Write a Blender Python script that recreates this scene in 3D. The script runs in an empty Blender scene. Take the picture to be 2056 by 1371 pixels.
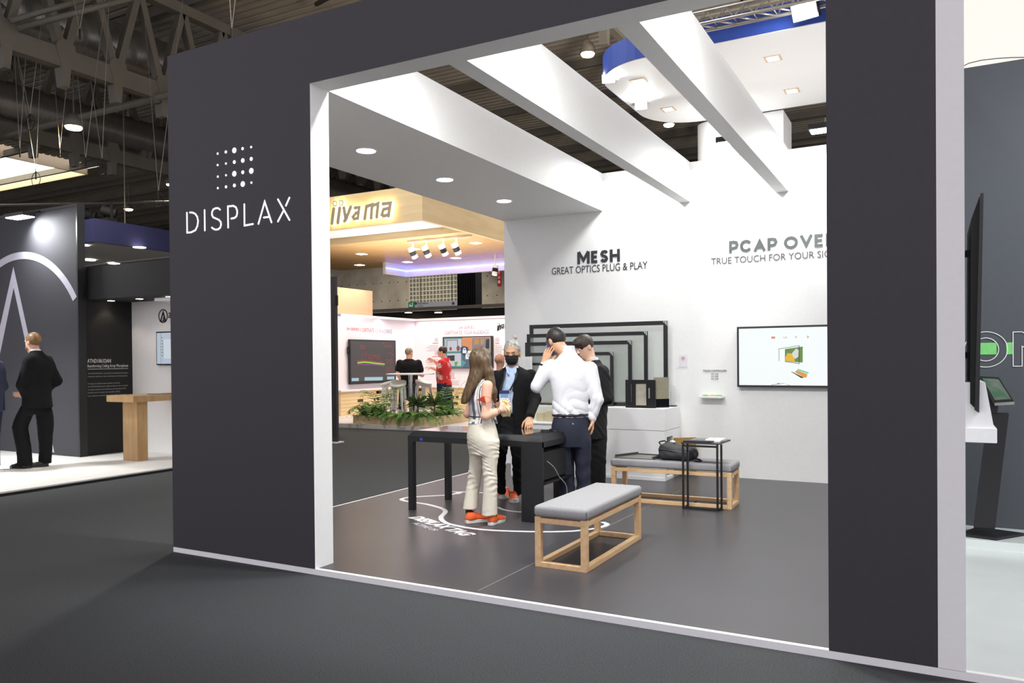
import bpy, bmesh, math, random
import numpy as np
from mathutils import Vector, Matrix
C = bpy.context.scene.collection
SC = bpy.context.scene
random.seed(7)
# ---------------------------------------------------------------- camera
IW, IH = 2056, 1371
FPX, YAW, PITCH, ROLL, CY, EYE = 1565.73, .49516, -.0089, -.00875, 49.34, 1.45
def _axes():
    cy, sy, cp, sp = math.cos(YAW), math.sin(YAW), math.cos(PITCH), math.sin(PITCH)
    r = np.array([cy, sy, 0.]); d = np.array([-sy, cy, 0.]); u = np.array([0, 0, 1.])
    d2 = d*cp+u*sp; u2 = -d*sp+u*cp; cr, sr = math.cos(ROLL), math.sin(ROLL)
    return r*cr+u2*sr, -r*sr+u2*cr, d2
RX, UX, DX = _axes()
EYEP = np.array([0, 0, EYE])
cd = bpy.data.cameras.new('camera'); cam = bpy.data.objects.new('camera', cd); C.objects.link(cam)
cd.sensor_width = 36; cd.sensor_fit = 'HORIZONTAL'; cd.lens = FPX*36/IW
cd.shift_y = CY/IW; cd.clip_start = .05; cd.clip_end = 300
M4 = Matrix.Identity(4)
for i in range(3):
    M4[i][0], M4[i][1], M4[i][2], M4[i][3] = RX[i], UX[i], -DX[i], EYEP[i]
cam.matrix_world = M4
SC.camera = cam
# ---------------------------------------------------------------- world, exposure
w = bpy.data.worlds.new('world'); SC.world = w; w.use_nodes = True
bg = w.node_tree.nodes['Background']; bg.inputs[0].default_value = (.93, .89, .98, 1); bg.inputs[1].default_value = 1.25
vs = SC.view_settings; vs.view_transform = 'Standard'; vs.look = 'None'; vs.gamma = 1; vs.use_curve_mapping = False
vs.exposure = 0.0
SC.cycles.use_denoising = True
SC.cycles.max_bounces = 9; SC.cycles.diffuse_bounces = 7; SC.cycles.glossy_bounces = 3; SC.cycles.transmission_bounces = 4
SC.cycles.transparent_max_bounces = 8; SC.cycles.sample_clamp_indirect = 4; SC.cycles.caustics_reflective = False; SC.cycles.caustics_refractive = False
def area(name, loc, aim, power, sx, sy=None, col=(1, 1, 1), spread=180):
    l = bpy.data.lights.new(name, 'AREA'); l.energy = power; l.color = col; l.size = sx
    l.shape = 'RECTANGLE'; l.size_y = sy or sx; l.spread = math.radians(spread)
    o = bpy.data.objects.new(name, l); C.objects.link(o); o.location = loc
    o.rotation_euler = (Vector(aim)-Vector(loc)).to_track_quat('-Z', 'Y').to_euler(); return o
def spot(name, loc, aim, power, ang=60, col=(1, 1, 1), r=.05, blend=.6):
    l = bpy.data.lights.new(name, 'SPOT'); l.energy = power; l.color = col; l.spot_size = math.radians(ang); l.spot_blend = blend; l.shadow_soft_size = r
    o = bpy.data.objects.new(name, l); C.objects.link(o); o.location = loc
    o.rotation_euler = (Vector(aim)-Vector(loc)).to_track_quat('-Z', 'Y').to_euler(); return o
COOL = (.98, 1, .98); WARM = (1, .78, .5); WARM2 = (1, .86, .66)
BAYS = (-3.17, -2.06, -1.0)
for bx in BAYS:      # the stand's own floodlights: one pair per open bay, at the front header and at the back wall
    area('flood_front', (bx, 4.42, 3.80), (bx, 5.5, 0), 47, .30, .16, COOL, 160)
    area('flood_rear', (bx, 8.95, 3.80), (bx, 8.55, 0), 29, .30, .16, COOL, 165)
# ---------------------------------------------------------------- pixel to place helpers (as on a survey of the photograph)
def ray(px, py): return DX+RX*(px-IW/2)/FPX-UX*(py-IH/2-CY)/FPX
def az(px, py, z): v = ray(px, py); return EYEP+v*(z-EYE)/v[2]
def ay(px, py, y): v = ray(px, py); return EYEP+v*y/v[1]
def ax(px, py, x): v = ray(px, py); return EYEP+v*x/v[0]
# ---------------------------------------------------------------- materials
def lin(c): return tuple(((v/255)/12.92 if v/255 <= .04045 else ((v/255+.055)/1.055)**2.4) for v in c)
MATS = {}
def mat(name, rgb, rough=.6, metal=0, spec=.5, var=.04, scale=30, bump=0, emit=0, alpha=1, trans=0, stretch=(1, 1, 1), rgb2=None, detail=3, coat=0):
    if name in MATS: return MATS[name]
    m = bpy.data.materials.new(name); m.use_nodes = True; nt = m.node_tree; b = nt.nodes['Principled BSDF']; L = nt.links.new
    c = lin(rgb)+(1,); b.inputs['Roughness'].default_value = rough; b.inputs['Metallic'].default_value = metal
    b.inputs['Specular IOR Level'].default_value = spec
    if coat: b.inputs['Coat Weight'].default_value = coat; b.inputs['Coat Roughness'].default_value = .15
    tc = nt.nodes.new('ShaderNodeTexCoord'); mp = nt.nodes.new('ShaderNodeMapping'); mp.inputs['Scale'].default_value = stretch
    L(tc.outputs['Object'], mp.inputs['Vector'])
    n = nt.nodes.new('ShaderNodeTexNoise'); n.inputs['Scale'].default_value = scale; n.inputs['Detail'].default_value = detail
    L(mp.outputs[0], n.inputs['Vector'])
    r = nt.nodes.new('ShaderNodeValToRGB'); e = r.color_ramp.elements
    c2 = lin(rgb2)+(1,) if rgb2 else tuple(min(1, v*(1+var)) for v in c[:3])+(1,)
    c1 = c if rgb2 else tuple(v*(1-var) for v in c[:3])+(1,)
    e[0].position, e[1].position = .35, .65; e[0].color, e[1].color = c1, c2
    L(n.outputs['Fac'], r.inputs['Fac']); L(r.outputs[0], b.inputs['Base Color'])
    if bump:
        bp = nt.nodes.new('ShaderNodeBump'); bp.inputs['Strength'].default_value = bump; bp.inputs['Distance'].default_value = .01
        L(n.outputs['Fac'], bp.inputs['Height']); L(bp.outputs[0], b.inputs['Normal'])
    if emit:
        L(r.outputs[0], b.inputs['Emission Color']); b.inputs['Emission Strength'].default_value = emit
    if trans: b.inputs['Transmission Weight'].default_value = trans; b.inputs['IOR'].default_value = 1.1
    if alpha < 1: b.inputs['Alpha'].default_value = alpha
    m.diffuse_color = c; MATS[name] = m; return m
def stripes(name, stops, axis=0, period=.1, rough=.7):
    """fabric with a repeating colour sequence along one object axis"""
    m = bpy.data.materials.new(name); m.use_nodes = True; nt = m.node_tree; b = nt.nodes['Principled BSDF']; L = nt.links.new
    b.inputs['Roughness'].default_value = rough
    tc = nt.nodes.new('ShaderNodeTexCoord'); s = nt.nodes.new('ShaderNodeSeparateXYZ'); L(tc.outputs['Object'], s.inputs[0])
    d = nt.nodes.new('ShaderNodeMath'); d.operation = 'DIVIDE'; d.inputs[1].default_value = period; L(s.outputs[axis], d.inputs[0])
    f = nt.nodes.new('ShaderNodeMath'); f.operation = 'FRACT'; L(d.outputs[0], f.inputs[0])
    r = nt.nodes.new('ShaderNodeValToRGB'); r.color_ramp.interpolation = 'CONSTANT'; e = r.color_ramp.elements
    e[0].position = 0; e[0].color = lin(stops[0][1])+(1,); e[1].position = stops[1][0]; e[1].color = lin(stops[1][1])+(1,)
    for p, c in stops[2:]: k = e.new(p); k.color = lin(c)+(1,)
    L(f.outputs[0], r.inputs[0]); L(r.outputs[0], b.inputs['Base Color']); MATS[name] = m; return m
def lampmat(name, rgb, s):
    if name in MATS: return MATS[name]
    m = bpy.data.materials.new(name); m.use_nodes = True; nt = m.node_tree; b = nt.nodes['Principled BSDF']
    b.inputs['Base Color'].default_value = (.02, .02, .02, 1) if s < 1.6 else (.8, .8, .8, 1); b.inputs['Emission Color'].default_value = lin(rgb)+(1,); b.inputs['Emission Strength'].default_value = s
    MATS[name] = m; return m
def wood(name, a, b_, stretch, rough=.5, scale=6): return mat(name, a, rough, rgb2=b_, scale=scale, stretch=stretch, detail=8)
# ---------------------------------------------------------------- mesh building
class MB:
    def __init__(s, off=None): s.v = []; s.f = []; s.m = []; s.o = Vector(off.location) if off is not None else Vector((0, 0, 0)); s.cm = 0
    def add(s, vs_, fs):
        n = len(s.v); s.v += [tuple(Vector(p)-s.o) for p in vs_]; s.f += [tuple(i+n for i in f) for f in fs]; s.m += [s.cm]*len(fs); return s
    def box(s, x0, x1, y0, y1, z0, z1):
        return s.add([(x, y, z) for z in (z0, z1) for y in (y0, y1) for x in (x0, x1)], [(0, 2, 3, 1), (4, 5, 7, 6), (0, 1, 5, 4), (2, 6, 7, 3), (0, 4, 6, 2), (1, 3, 7, 5)])
    def bar(s, p, q, wd, ht=None, up=(0, 0, 1)):
        p, q = Vector(p), Vector(q); d = (q-p).normalized(); u = Vector(up)
        if abs(d.dot(u)) > .99: u = Vector((0, 1, 0))
        r = d.cross(u).normalized(); u = r.cross(d); a, b = r*wd/2, u*(ht or wd)/2
        vs_ = [p-a-b, p+a-b, p+a+b, p-a+b, q-a-b, q+a-b, q+a+b, q-a+b]
        return s.add(vs_, [(0, 1, 2, 3), (7, 6, 5, 4), (0, 4, 5, 1), (1, 5, 6, 2), (2, 6, 7, 3), (3, 7, 4, 0)])
    def tube(s, path, r, n=8, cap=True):
        path = [Vector(p) for p in path]; R = r if isinstance(r, (list, tuple)) else [r]*len(path); rings = []; pr = None
        for i, p in enumerate(path):
            d = (path[min(i+1, len(path)-1)]-path[max(i-1, 0)])
            d = d.normalized() if d.length > 1e-9 else Vector((0, 0, 1))
            if pr is None: pr = d.orthogonal().normalized()
            pr = (pr-d*pr.dot(d)); pr = pr.normalized() if pr.length > 1e-6 else d.orthogonal().normalized(); q = d.cross(pr)
            rings.append([p+(pr*math.cos(2*math.pi*k/n)+q*math.sin(2*math.pi*k/n))*R[i] for k in range(n)])
        vs_ = [x for g in rings for x in g]; fs = []
        for i in range(len(path)-1):
            for k in range(n): fs.append((i*n+k, i*n+(k+1) % n, (i+1)*n+(k+1) % n, (i+1)*n+k))
        if cap: fs += [tuple(range(n-1, -1, -1)), tuple((len(path)-1)*n+k for k in range(n))]
        return s.add(vs_, fs)
    def cyl(s, p, q, r, n=20, r2=None): return s.tube([p, q], [r, r if r2 is None else r2], n)
    def prism(s, poly, vec):
        n = len(poly); a = [Vector(p) for p in poly]; b = [p+Vector(vec) for p in a]
        return s.add(a+b, [tuple(range(n-1, -1, -1)), tuple(range(n, 2*n))]+[(i, (i+1) % n, n+(i+1) % n, n+i) for i in range(n)])
    def quad(s, *p): return s.add(p, [tuple(range(len(p)))])
    def mi(s, i): s.cm = i; return s
def tag(o, label=None, cat=None, group=None, kind=None):
    if label: o['label'] = label
    if cat: o['category'] = cat
    if group: o['group'] = group
    if kind: o['kind'] = kind
    return o
def obj(name, mb, m, parent=None, bevel=0, smooth=False, label=None, kind=None):
    me = bpy.data.meshes.new(name); me.from_pydata(mb.v, [], mb.f); me.update()
    bm = bmesh.new(); bm.from_mesh(me); bmesh.ops.recalc_face_normals(bm, faces=bm.faces); bm.to_mesh(me); bm.free()
    for k in (m if isinstance(m, (list, tuple)) else [m]): me.materials.append(k)
    me.polygons.foreach_set('material_index', mb.m)
    if smooth: me.polygons.foreach_set('use_smooth', [True]*len(me.polygons))
    o = bpy.data.objects.new(name, me); C.objects.link(o)
    if parent: o.parent = parent
    if bevel:
        b = o.modifiers.new('bevel', 'BEVEL'); b.width = bevel; b.segments = 2; b.limit_method = 'ANGLE'
    if label: o['label'] = label
    if kind: o['kind'] = kind
    return o
def struct(name, mb, m, label=None, **k):
    o = obj(name, mb, m, **k); o['kind'] = 'structure'; o['label'] = label or name.replace('_', ' '); return o
def thing(name, loc, label, cat, group=None, rotz=0):
    o = bpy.data.objects.new(name, None); C.objects.link(o); o.location = loc; o.rotation_euler = (0, 0, rotz); o.empty_display_size = .05
    bpy.context.view_layer.update()
    return tag(o, label, cat, group)
def copy_thing(o, loc, label=None, rotz=None, group=None):
    def rec(x, par):
        c = x.copy(); C.objects.link(c); c.parent = par
        for ch in [k for k in bpy.data.objects if k.parent == x]: rec(ch, c)
        return c
    c = rec(o, None); c.location = loc
    if rotz is not None: c.rotation_euler = (0, 0, rotz)
    if label: c['label'] = label
    if group: c['group'] = group
    return c
def flat(name, polys, frame, m, parent=None, lift=.002, thick=.002):
    """thin applied shapes; polys in (a,b) on a plane; frame=(origin, ea, eb) world; built relative to parent"""
    o0, ea, eb = [Vector(x) for x in frame]; n = ea.cross(eb).normalized(); mb = MB(parent)
    for p in polys: kk = getattr(p, 'k', 0)*min(.0003, thick*.3); mb.prism([o0+ea*a+eb*b+n*(lift+kk) for a, b in p], n*thick)
    return obj(name, mb, m, parent)
def text(name, s, frame, a0, a1, b0, b1, m, parent=None, bold=0, shear=0, lift=.002, thick=.0015):
    """lettering fitted to the rectangle a0..a1 x b0..b1 of a plane"""
    cu = bpy.data.curves.new(name, 'FONT'); cu.body = s; cu.offset = bold; cu.shear = shear; cu.resolution_u = 3; cu.extrude = .01
    t = bpy.data.objects.new(name+'_t', cu); C.objects.link(t); bpy.context.view_layer.update()
    me = bpy.data.meshes.new_from_object(t.evaluated_get(bpy.context.evaluated_depsgraph_get())); bpy.data.objects.remove(t)
    n = len(me.vertices); co = np.empty(n*3); me.vertices.foreach_get('co', co); co = co.reshape(-1, 3)
    lo, hi = co.min(0), co.max(0); o0, ea, eb = [np.array(x, float) for x in frame]; nn = np.cross(ea, eb); nn /= np.linalg.norm(nn)
    a = a0+(co[:, 0]-lo[0])/(hi[0]-lo[0])*(a1-a0); b = b0+(co[:, 1]-lo[1])/(hi[1]-lo[1])*(b1-b0); d = lift+(co[:, 2]-lo[2])/.02*thick
    P = o0+a[:, None]*ea+b[:, None]*eb+d[:, None]*nn
    if parent: P = P-np.array(parent.location)
    me.vertices.foreach_set('co', P.ravel()); me.update(); me.materials.clear(); me.materials.append(m); me.name = name
    o = bpy.data.objects.new(name, me); C.objects.link(o); o.parent = parent; return o
BL_ = dict(M=(1.2, [[(0, 0), (0, 1)], [(0, 1), (.5, .3), (1, 1)], [(1, 1), (1, 0)]]), E=(.72, [[(1, 0), (0, 0), (0, 1), (1, 1)], [(0, .5), (.9, .5)]]), H=(.95, [[(0, 0), (0, 1)], [(1, 0), (1, 1)], [(0, .5), (1, .5)]]), L=(.7, [[(0, 1), (0, 0), (1, 0)]]),
 S=(.78, [[(.95, .82), (.8, .97), (.5, 1), (.2, .95), (.05, .77), (.2, .58), (.5, .5), (.8, .42), (.95, .23), (.8, .05), (.5, 0), (.2, .03), (.02, .2)]]), P=(.78, [[(0, 0), (0, 1)], [(.05, 1), (.55, 1), (.85, .95), (1, .73), (.85, .5), (.55, .44), (.05, .44)]]),
 R=(.82, [[(0, 0), (0, 1)], [(.05, 1), (.55, 1), (.85, .95), (1, .73), (.85, .5), (.55, .44), (.05, .44)], [(.5, .44), (1, 0)]]), C=(.95, [[(.95, .78), (.75, .95), (.5, 1), (.2, .92), (.03, .7), (0, .5), (.03, .3), (.2, .08), (.5, 0), (.75, .05), (.95, .22)]]),
 O=(1.08, [[(.5+.5*math.sin(k*.3927), .5+.5*math.cos(k*.3927)) for k in range(16)]+[(.5, 1.)]]), A=(1.0, [[(0, 0), (.5, 1), (1, 0)], [(.2, .32), (.8, .32)]]), V=(1.0, [[(0, 1), (.5, 0), (1, 1)]]), Y=(.9, [[(0, 1), (.5, .45), (1, 1)], [(.5, .45), (.5, 0)]]))
BL_[' '] = (.25, [])
def block(name, s, frame, a0, a1, b0, b1, m, parent, wd=.2):
    """heavy sans capitals drawn as ribbons, cap height b0..b1"""
    H = b1-b0; w_ = wd*H; n = sum(BL_[c][0] for c in s); gap = .15*n/len(s); sc = (a1-a0)/(n+gap*(len(s)-1)); x = a0; pl = []
    for c in s:
        cw, st = BL_[c]; L = cw*sc
        for q in st:
            lo, hi = (.5, .5) if c in 'SCO' or (c in 'EL' and len(q) > 2) else (0, .5) if c in 'PR' and len(q) > 2 else (0, .9) if c == 'A' and len(q) > 2 else (.9, 0) if c == 'V' else (0, 0)
            pl += stroke([(x+w_/2+p*(L-w_), b0+lo*w_+v*(H-(lo+hi)*w_)) for p, v in q], w_, False)
        x += L+gap*sc
    return flat(name, pl, frame, m, parent, .002, .002)
def FY(y): return ((0, y, 0), (1, 0, 0), (0, 0, 1))          # plane facing the viewer (-y); a=x, b=z
def FX(x): return ((x, 0, 0), (0, 1, 0), (0, 0, 1))          # plane facing +x; a=y, b=z
def rect(a0, a1, b0, b1): return [(a0, b0), (a1, b0), (a1, b1), (a0, b1)]
def disc(a, b, r, n=20, e=1): return [(a+r*math.cos(2*math.pi*k/n), b+r*e*math.sin(2*math.pi*k/n)) for k in range(n)]
class Poly(list): k = 0
_lay = [0]
def stroke(pts, wd, round_=True):
    """ribbon along a polyline as non-overlapping mitred pieces with round ends"""
    P = [np.array(p[:2], float) for p in pts]; closed = np.linalg.norm(P[0]-P[-1]) < 1e-6 and len(P) > 3; h = wd/2; out = []; _lay[0] += 1; n = len(P)
    D = [(b-a)/(np.linalg.norm(b-a)+1e-12) for a, b in zip(P, P[1:])]; N = [np.array([-d[1], d[0]]) for d in D]; Ls = []
    for i in range(n):
        if closed and i in (0, n-1): a, b = N[-1], N[0]
        else: a, b = N[max(i-1, 0)], N[min(i, n-2)]
        m = a+b; q = m@m; Ls.append(m*(2/q)*h if q > .35 else m/(math.sqrt(q)+1e-9)*h*1.6)
    for i in range(n-1): out.append([P[i]-Ls[i], P[i+1]-Ls[i+1], P[i+1]+Ls[i+1], P[i]+Ls[i]])
    if round_ and not closed:
        for p, d, nn in ((P[0], -D[0], N[0]), (P[-1], D[-1], N[-1])): out.append([p+(nn*math.cos(t)+d*math.sin(t))*h for t in np.linspace(0, math.pi, 8)])
    r = []
    for o in out: q = Poly([tuple(x) for x in o]); q.k = _lay[0] % 5; r.append(q)
    return r
def crm(pts, n=6):
    P = [Vector(p).to_3d() if len(p) == 2 else Vector(p) for p in pts]; out = []
    for i in range(len(P)-1):
        a, b, c, d = P[max(i-1, 0)], P[i], P[i+1], P[min(i+2, len(P)-1)]
        for k in range(n):
            t = k/n; out.append(.5*((2*b)+(c-a)*t+(2*a-5*b+4*c-d)*t*t+(3*b-a-3*c+d)*t**3))
    out.append(P[-1]); return out
def pxy(pts, y, org, sc):
    r = []
    for u, v in pts: p = ay(org[0]+u/sc, org[1]+v/sc, y); r.append((p[0], p[2]))
    return r
def pxx(pts, x, org=(0, 0), sc=1):
    r = []
    for u, v in pts: p = ax(org[0]+u/sc, org[1]+v/sc, x); r.append((p[1], p[2]))
    return r
WHITE = mat('white_paint', (243, 243, 242), .55, var=.01)
CHAR = mat('charcoal_vinyl', (62, 60, 65), .55, var=.03, spec=.35)
BLACK = mat('black_satin', (22, 22, 24), .4, var=.05)
BLACKM = mat('black_matte', (20, 20, 21), .8, var=.08)
WHITEP = mat('white_laminate', (238, 238, 238), .35, var=.01)
LETTER = lampmat('sign_glow', (255, 252, 250), 1.25)
INK = mat('dark_vinyl_lettering', (44, 46, 50), .35)
INKS = mat('grey_silver_lettering', (96, 101, 102), .5, metal=.1, var=.15, scale=4)
INKL = mat('grey_lettering', (95, 95, 95), .5)
CHROME = mat('polished_steel', (200, 200, 200), .2, metal=1)
SCREENG = mat('black_glass', (14, 15, 20), .06, var=.02, spec=.6)
LEAF = mat('fern_green', (68, 112, 38), .5, rgb2=(104, 150, 58), scale=9)
# ================================================================ SETTING
K = .038                 # raised stand floor
XL, XO, XR, XS, XE = -5.117, -3.69, -.445, .015, .125
Y0, Y1, YB = 4.0, 4.183, 9.279
ZO, ZB, ZT = 3.32, 3.795, 3.775
CARPET = mat('hall_carpet', (58, 60, 62), .95, spec=.1, rgb2=(80, 82, 84), scale=150, bump=.3, detail=5)
VINYL = mat('grey_vinyl_floor', (70, 68, 71), .33, spec=.16, var=.02, scale=3)
struct('floor', MB().box(-60, 16, -14, 46, -.2, 0), CARPET, 'dark grey hall carpet')
struct('stand_floor', MB().box(XL+.02, .02, Y0+.03, YB, .004, K), VINYL, 'glossy grey vinyl floor of the stand')
sm = MB().box(XL, XE+3, Y0, Y0+.03, 0, K+.001); sm.box(XL, XL+.02, Y0+.03, YB, 0, K+.001); struct('trim_1', sm, WHITE, 'white edge strip around the stand floor')
gap = mat('seam_line', (150, 150, 150), .5)
s1, s2 = az(960, 1186, K), az(1365, 985, K)
struct('trim_2', MB().bar(s1+np.array([0, 0, .0005]), s2+np.array([0, 0, .0005]), .004, .001), gap, 'thin welded seam in the grey vinyl floor')
# front frame wall: charcoal outside, white in the reveals and inside
f = MB(); f.cm = 0
for (a, b, c, d) in ((XL, XO, K, ZT), (XR, XS, K, ZT), (XO, XR, ZO, ZT)): f.quad((a, Y0, c), (b, Y0, c), (b, Y0, d), (a, Y0, d))
f.cm = 1; f.quad((XS, Y0, K), (XE, Y0, K), (XE, Y0, ZT), (XS, Y0, ZT))
for (a, b, c, d) in ((XL, XO, K, ZT), (XR, XE, K, ZT), (XO, XR, ZO, ZT)): f.quad((a, Y1, c), (a, Y1, d), (b, Y1, d), (b, Y1, c))
f.quad((XO, Y0, K), (XO, Y1, K), (XO, Y1, ZO), (XO, Y0, ZO)); f.quad((XR, Y0, K), (XR, Y0, ZO), (XR, Y1, ZO), (XR, Y1, K))
f.quad((XO, Y0, ZO), (XO, Y1, ZO), (XR, Y1, ZO), (XR, Y0, ZO)); f.quad((XL, Y0, ZT), (XE, Y0, ZT), (XE, Y1, ZT), (XL, Y1, ZT))
f.quad((XE, Y0, K), (XE, Y1, K), (XE, Y1, ZT), (XE, Y0, ZT)); f.cm = 0; f.quad((XL, Y0, K), (XL, Y0, ZT), (XL, Y1, ZT), (XL, Y1, K))
me = obj('wall_front', f, [CHAR, WHITE]); tag(me, 'charcoal front wall with a wide open portal and white reveals', kind='structure')
struct('wall_back', MB().box(XL, XE-.02, YB, YB+.12, 0, ZB), WHITE, 'white back wall of the stand')
struct('wall_right', MB().box(XS, XE, Y1, 7.2, 0, ZT), WHITE, 'white partition towards the neighbouring stand')
WCEIL = WHITE
c = MB().box(XL, XO+.006, Y1, YB, ZO, ZB); struct('ceiling', c, WCEIL, 'white lowered ceiling panel over the left of the stand')
struct('trim_3', MB().box(-2.692, -2.559, Y1, YB, ZO, ZB), WHITE, 'white ceiling beam nearest the lowered ceiling')
struct('trim_4', MB().box(-1.567, -1.432, Y1, YB, ZO, ZB), WHITE, 'second white ceiling beam from the lowered ceiling')
struct('trim_5', MB().box(-.445, -.31, Y1, YB, ZO, ZB), WHITE, 'white ceiling beam against the right front pillar')
# hall
CONC = mat('bare_concrete', (170, 160, 142), .9, rgb2=(192, 182, 164), scale=1.3, detail=8)
CLAD = mat('dark_wall_cladding', (92, 84, 74), .8, var=.1, scale=2)
YH = 38
h = MB().box(-60, 16, YH, YH+.4, 0, 8.2); h.cm = 1; h.box(-60, 16, YH+.1, YH+.4, 8.2, 13.5)
h.cm = 2
for r in range(3):
    for q in range(40): h.box(-38.2+q*.62, -38.14+q*.62, YH-.01, YH, 3.9+r*1.1, 3.96+r*1.1)
tag(obj('wall_back', h, [CONC, CLAD, BLACKM]), 'bare concrete end wall of the exhibition hall', kind='structure')
hw = MB()
hw.box(-60.4, -60, -14, YH, 0, 13); struct('wall_left', hw, CLAD, 'dark far side wall of the hall')
ROOF = mat('roof_decking', (180, 173, 161), .8, var=.06, scale=2)
ZR = 11.2
p = MB(); ys = np.arange(-4, YH+.2, .30)
for a in ys:
    pr_ = [(a, ZR), (a+.17, ZR), (a+.20, ZR+.1), (a+.27, ZR+.1), (a+.30, ZR)]
    for (q0, z0), (q1, z1) in zip(pr_, pr_[1:]):
        for x0, x1 in ((-60, -46), (-36.5, -9.2), (-6.8, 14)): p.quad((x0, q0, z0), (x1, q0, z0), (x1, q1, z1), (x0, q1, z1))
        for x0, x1, b0, b1 in ((-46, -36.5, 16, 24.4), (-9.2, -6.8, 14, 21)):
            if not b0 < a < b1: p.quad((x0, q0, z0), (x1, q0, z0), (x1, q1, z1), (x0, q1, z1))
tag(obj('ceiling', p, ROOF), 'ribbed metal roof decking of the hall', kind='structure')
SKYL = lampmat('skylight_daylight', (255, 246, 228), 4)
g = MB().box(-41.5, -37.4, 16, 24.4, ZR+.2, ZR+.25).box(-46, -41.5, 16, 24.4, ZR+.2, ZR+.25); tag(obj('window_1', g, SKYL), 'bright daylight roof window at far left', kind='structure')
lg = mat('skylight_curb', (225, 205, 170), .7)
g = MB()
for x0, x1, b0, b1 in ((-46, -37.4, 16, 24.4), (-9.2, -6.8, 14, 21)):
    g.box(x0-.1, x0, b0, b1, ZR-.3, ZR+.6); g.box(x1, x1+.1, b0, b1, ZR-.3, ZR+.6); g.box(x0, x1, b0-.1, b0, ZR-.3, ZR+.6); g.box(x0, x1, b1, b1+.1, ZR-.3, ZR+.6)
struct('trim_6', g, lg, 'pale upstands around the roof windows')
tag(obj('window_2', MB().box(-9.2, -6.8, 14, 21, ZR+.6, ZR+.65), lampmat('skylight_warm', (255, 226, 190), 1.0)), 'roof window above the white beams', kind='structure')
STEEL = mat('painted_roof_steel', (112, 108, 98), .55, var=.06, scale=4)
DUCT = mat('galvanised_duct', (150, 150, 146), .35, metal=.75, var=.1, scale=3, stretch=(1, 8, 1))
SLING = mat('steel_wire', (150, 145, 135), .4, metal=.5)
def truss(x, z, y0, y1, label, bay=1.26, ht=2.3, s=.2):
    t = thing('roof_truss', (x, y0, z), label, 'truss', 'roof trusses along the hall')
    obj('bottom_chord', MB(t).bar((x, y0, z), (x, y1, z), s*1.2, s*2.1), STEEL, t); obj('top_chord', MB(t).bar((x, y0, z+ht), (x, y1, z+ht), s*1.3, s*1.3), STEEL, t)
    m = MB(t); n = int((y1-y0)/bay)
    for i in range(n):
        a = y0+i*bay
        m.bar((x, a, z), (x, a+bay/2, z+ht), s, s*.8); m.bar((x, a+bay/2, z+ht), (x, a+bay, z), s, s*.8)
        if i < 9: obj('gusset_plate', MB(t).prism([(x-s*.675, a+dy, z+dz) for dy, dz in ((-.23, .2), (-.19, .33), (-.10, .41), (.10, .41), (.19, .33), (.23, .2), (.11, -.2), (.065, -.62), (-.065, -.62), (-.11, -.2))], (s*1.35, 0, 0)), STEEL, t)
    obj('web', m, STEEL, t); return t
truss(-17.0, 8.2, 5.55, 34, 'grey steel roof truss at top left, nearest of the trusses')
truss(-23.6, 8.2, 6.2, 36, 'dark roof truss behind the nearest one, above the second air duct')
truss(-6.2, 8.8, 12, 37, 'roof truss seen between the white ceiling beams', s=.14)
truss(-.8, 8.8, 12, 37, 'roof truss seen at the upper right behind the blue canopy', s=.14)
def duct(x, z, y0, y1, r, label, noz):
    t = thing('air_duct', (x, y0, z), label, 'duct', 'round ventilation ducts')
    m = MB(t); k = int((y1-y0)/.22); pth = [(x, y0+i*(y1-y0)/k, z) for i in range(k+1)]
    m.tube(pth, [r*(1+.012*(i % 2)) for i in range(k+1)], 28); obj('duct_tube', m, DUCT, t, smooth=True)
    for q in noz:
        n = Vector((.74, -.42, -.52)).normalized(); c0 = Vector((x, q, z))+n*r*.93; e = obj('air_nozzle', MB(t).tube([c0, c0+n*.13, c0+n*.13, c0+n*.02], [.24, .2, .14, .12], 20, False), DUCT, t, smooth=True)
        obj('nozzle_throat', MB(t).cyl(c0+n*.02, c0+n*.03, .13), BLACKM, e)
duct(-18.05, 9.3, 6.2, 34, .64, 'shiny ribbed round air duct with nozzles at top left', (9.75, 11.05, 12.3, 13.6, 15))
duct(-23.9, 9.1, 6.2, 36, .62, 'dark round air duct beyond the nearest truss', ())
q = MB(); r2 = MB()
for i, yy in enumerate(np.arange(8, YH, 3.1)): q.box(-60, 14, yy, yy+.14, ZR-.3, ZR-.02)
struct('trim_7', q, STEEL, 'roof purlins under the decking')
t = thing('steel_pipe', (-20, 12.9, 8), 'long grey pipe crossing under the left roof trusses', 'pipe'); obj('pipe_run', MB(t).tube([(-40, 12.9, 8), (-9, 12.9, 8)], .09, 12), STEEL, t, smooth=True)
for k in (-17, -20.5, -24): obj('coupling', MB(t).cyl((k-.1, 12.9, 8), (k+.1, 12.9, 8), .12), STEEL, t)
for i, (a, b, lb) in enumerate((((-16.7, 9.3, 8.5), tuple(az(185, -5, 9.3)), 'thin diagonal brace tube at the top left corner'), ((-16.7, 9.45, 8.4), tuple(az(268, -5, 9.3)), 'lower diagonal brace tube at the top left corner'), ((-36, 18, 8.1), (-18, 26, 8.0), 'long dark tie rod sloping across below the left duct'), ((-14.5, 16, 11), (-9.5, 13, 9.6), 'slanting brace tube above the charcoal wall'), ((-12, 15, 11), (-8.6, 13.6, 9.9), 'second slanting brace tube above the charcoal wall'))):
    m = MB().tube([a, b], .06, 8); tag(obj('brace_tube', m, STEEL, smooth=True), lb, 'brace', 'slanting roof brace tubes')
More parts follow.
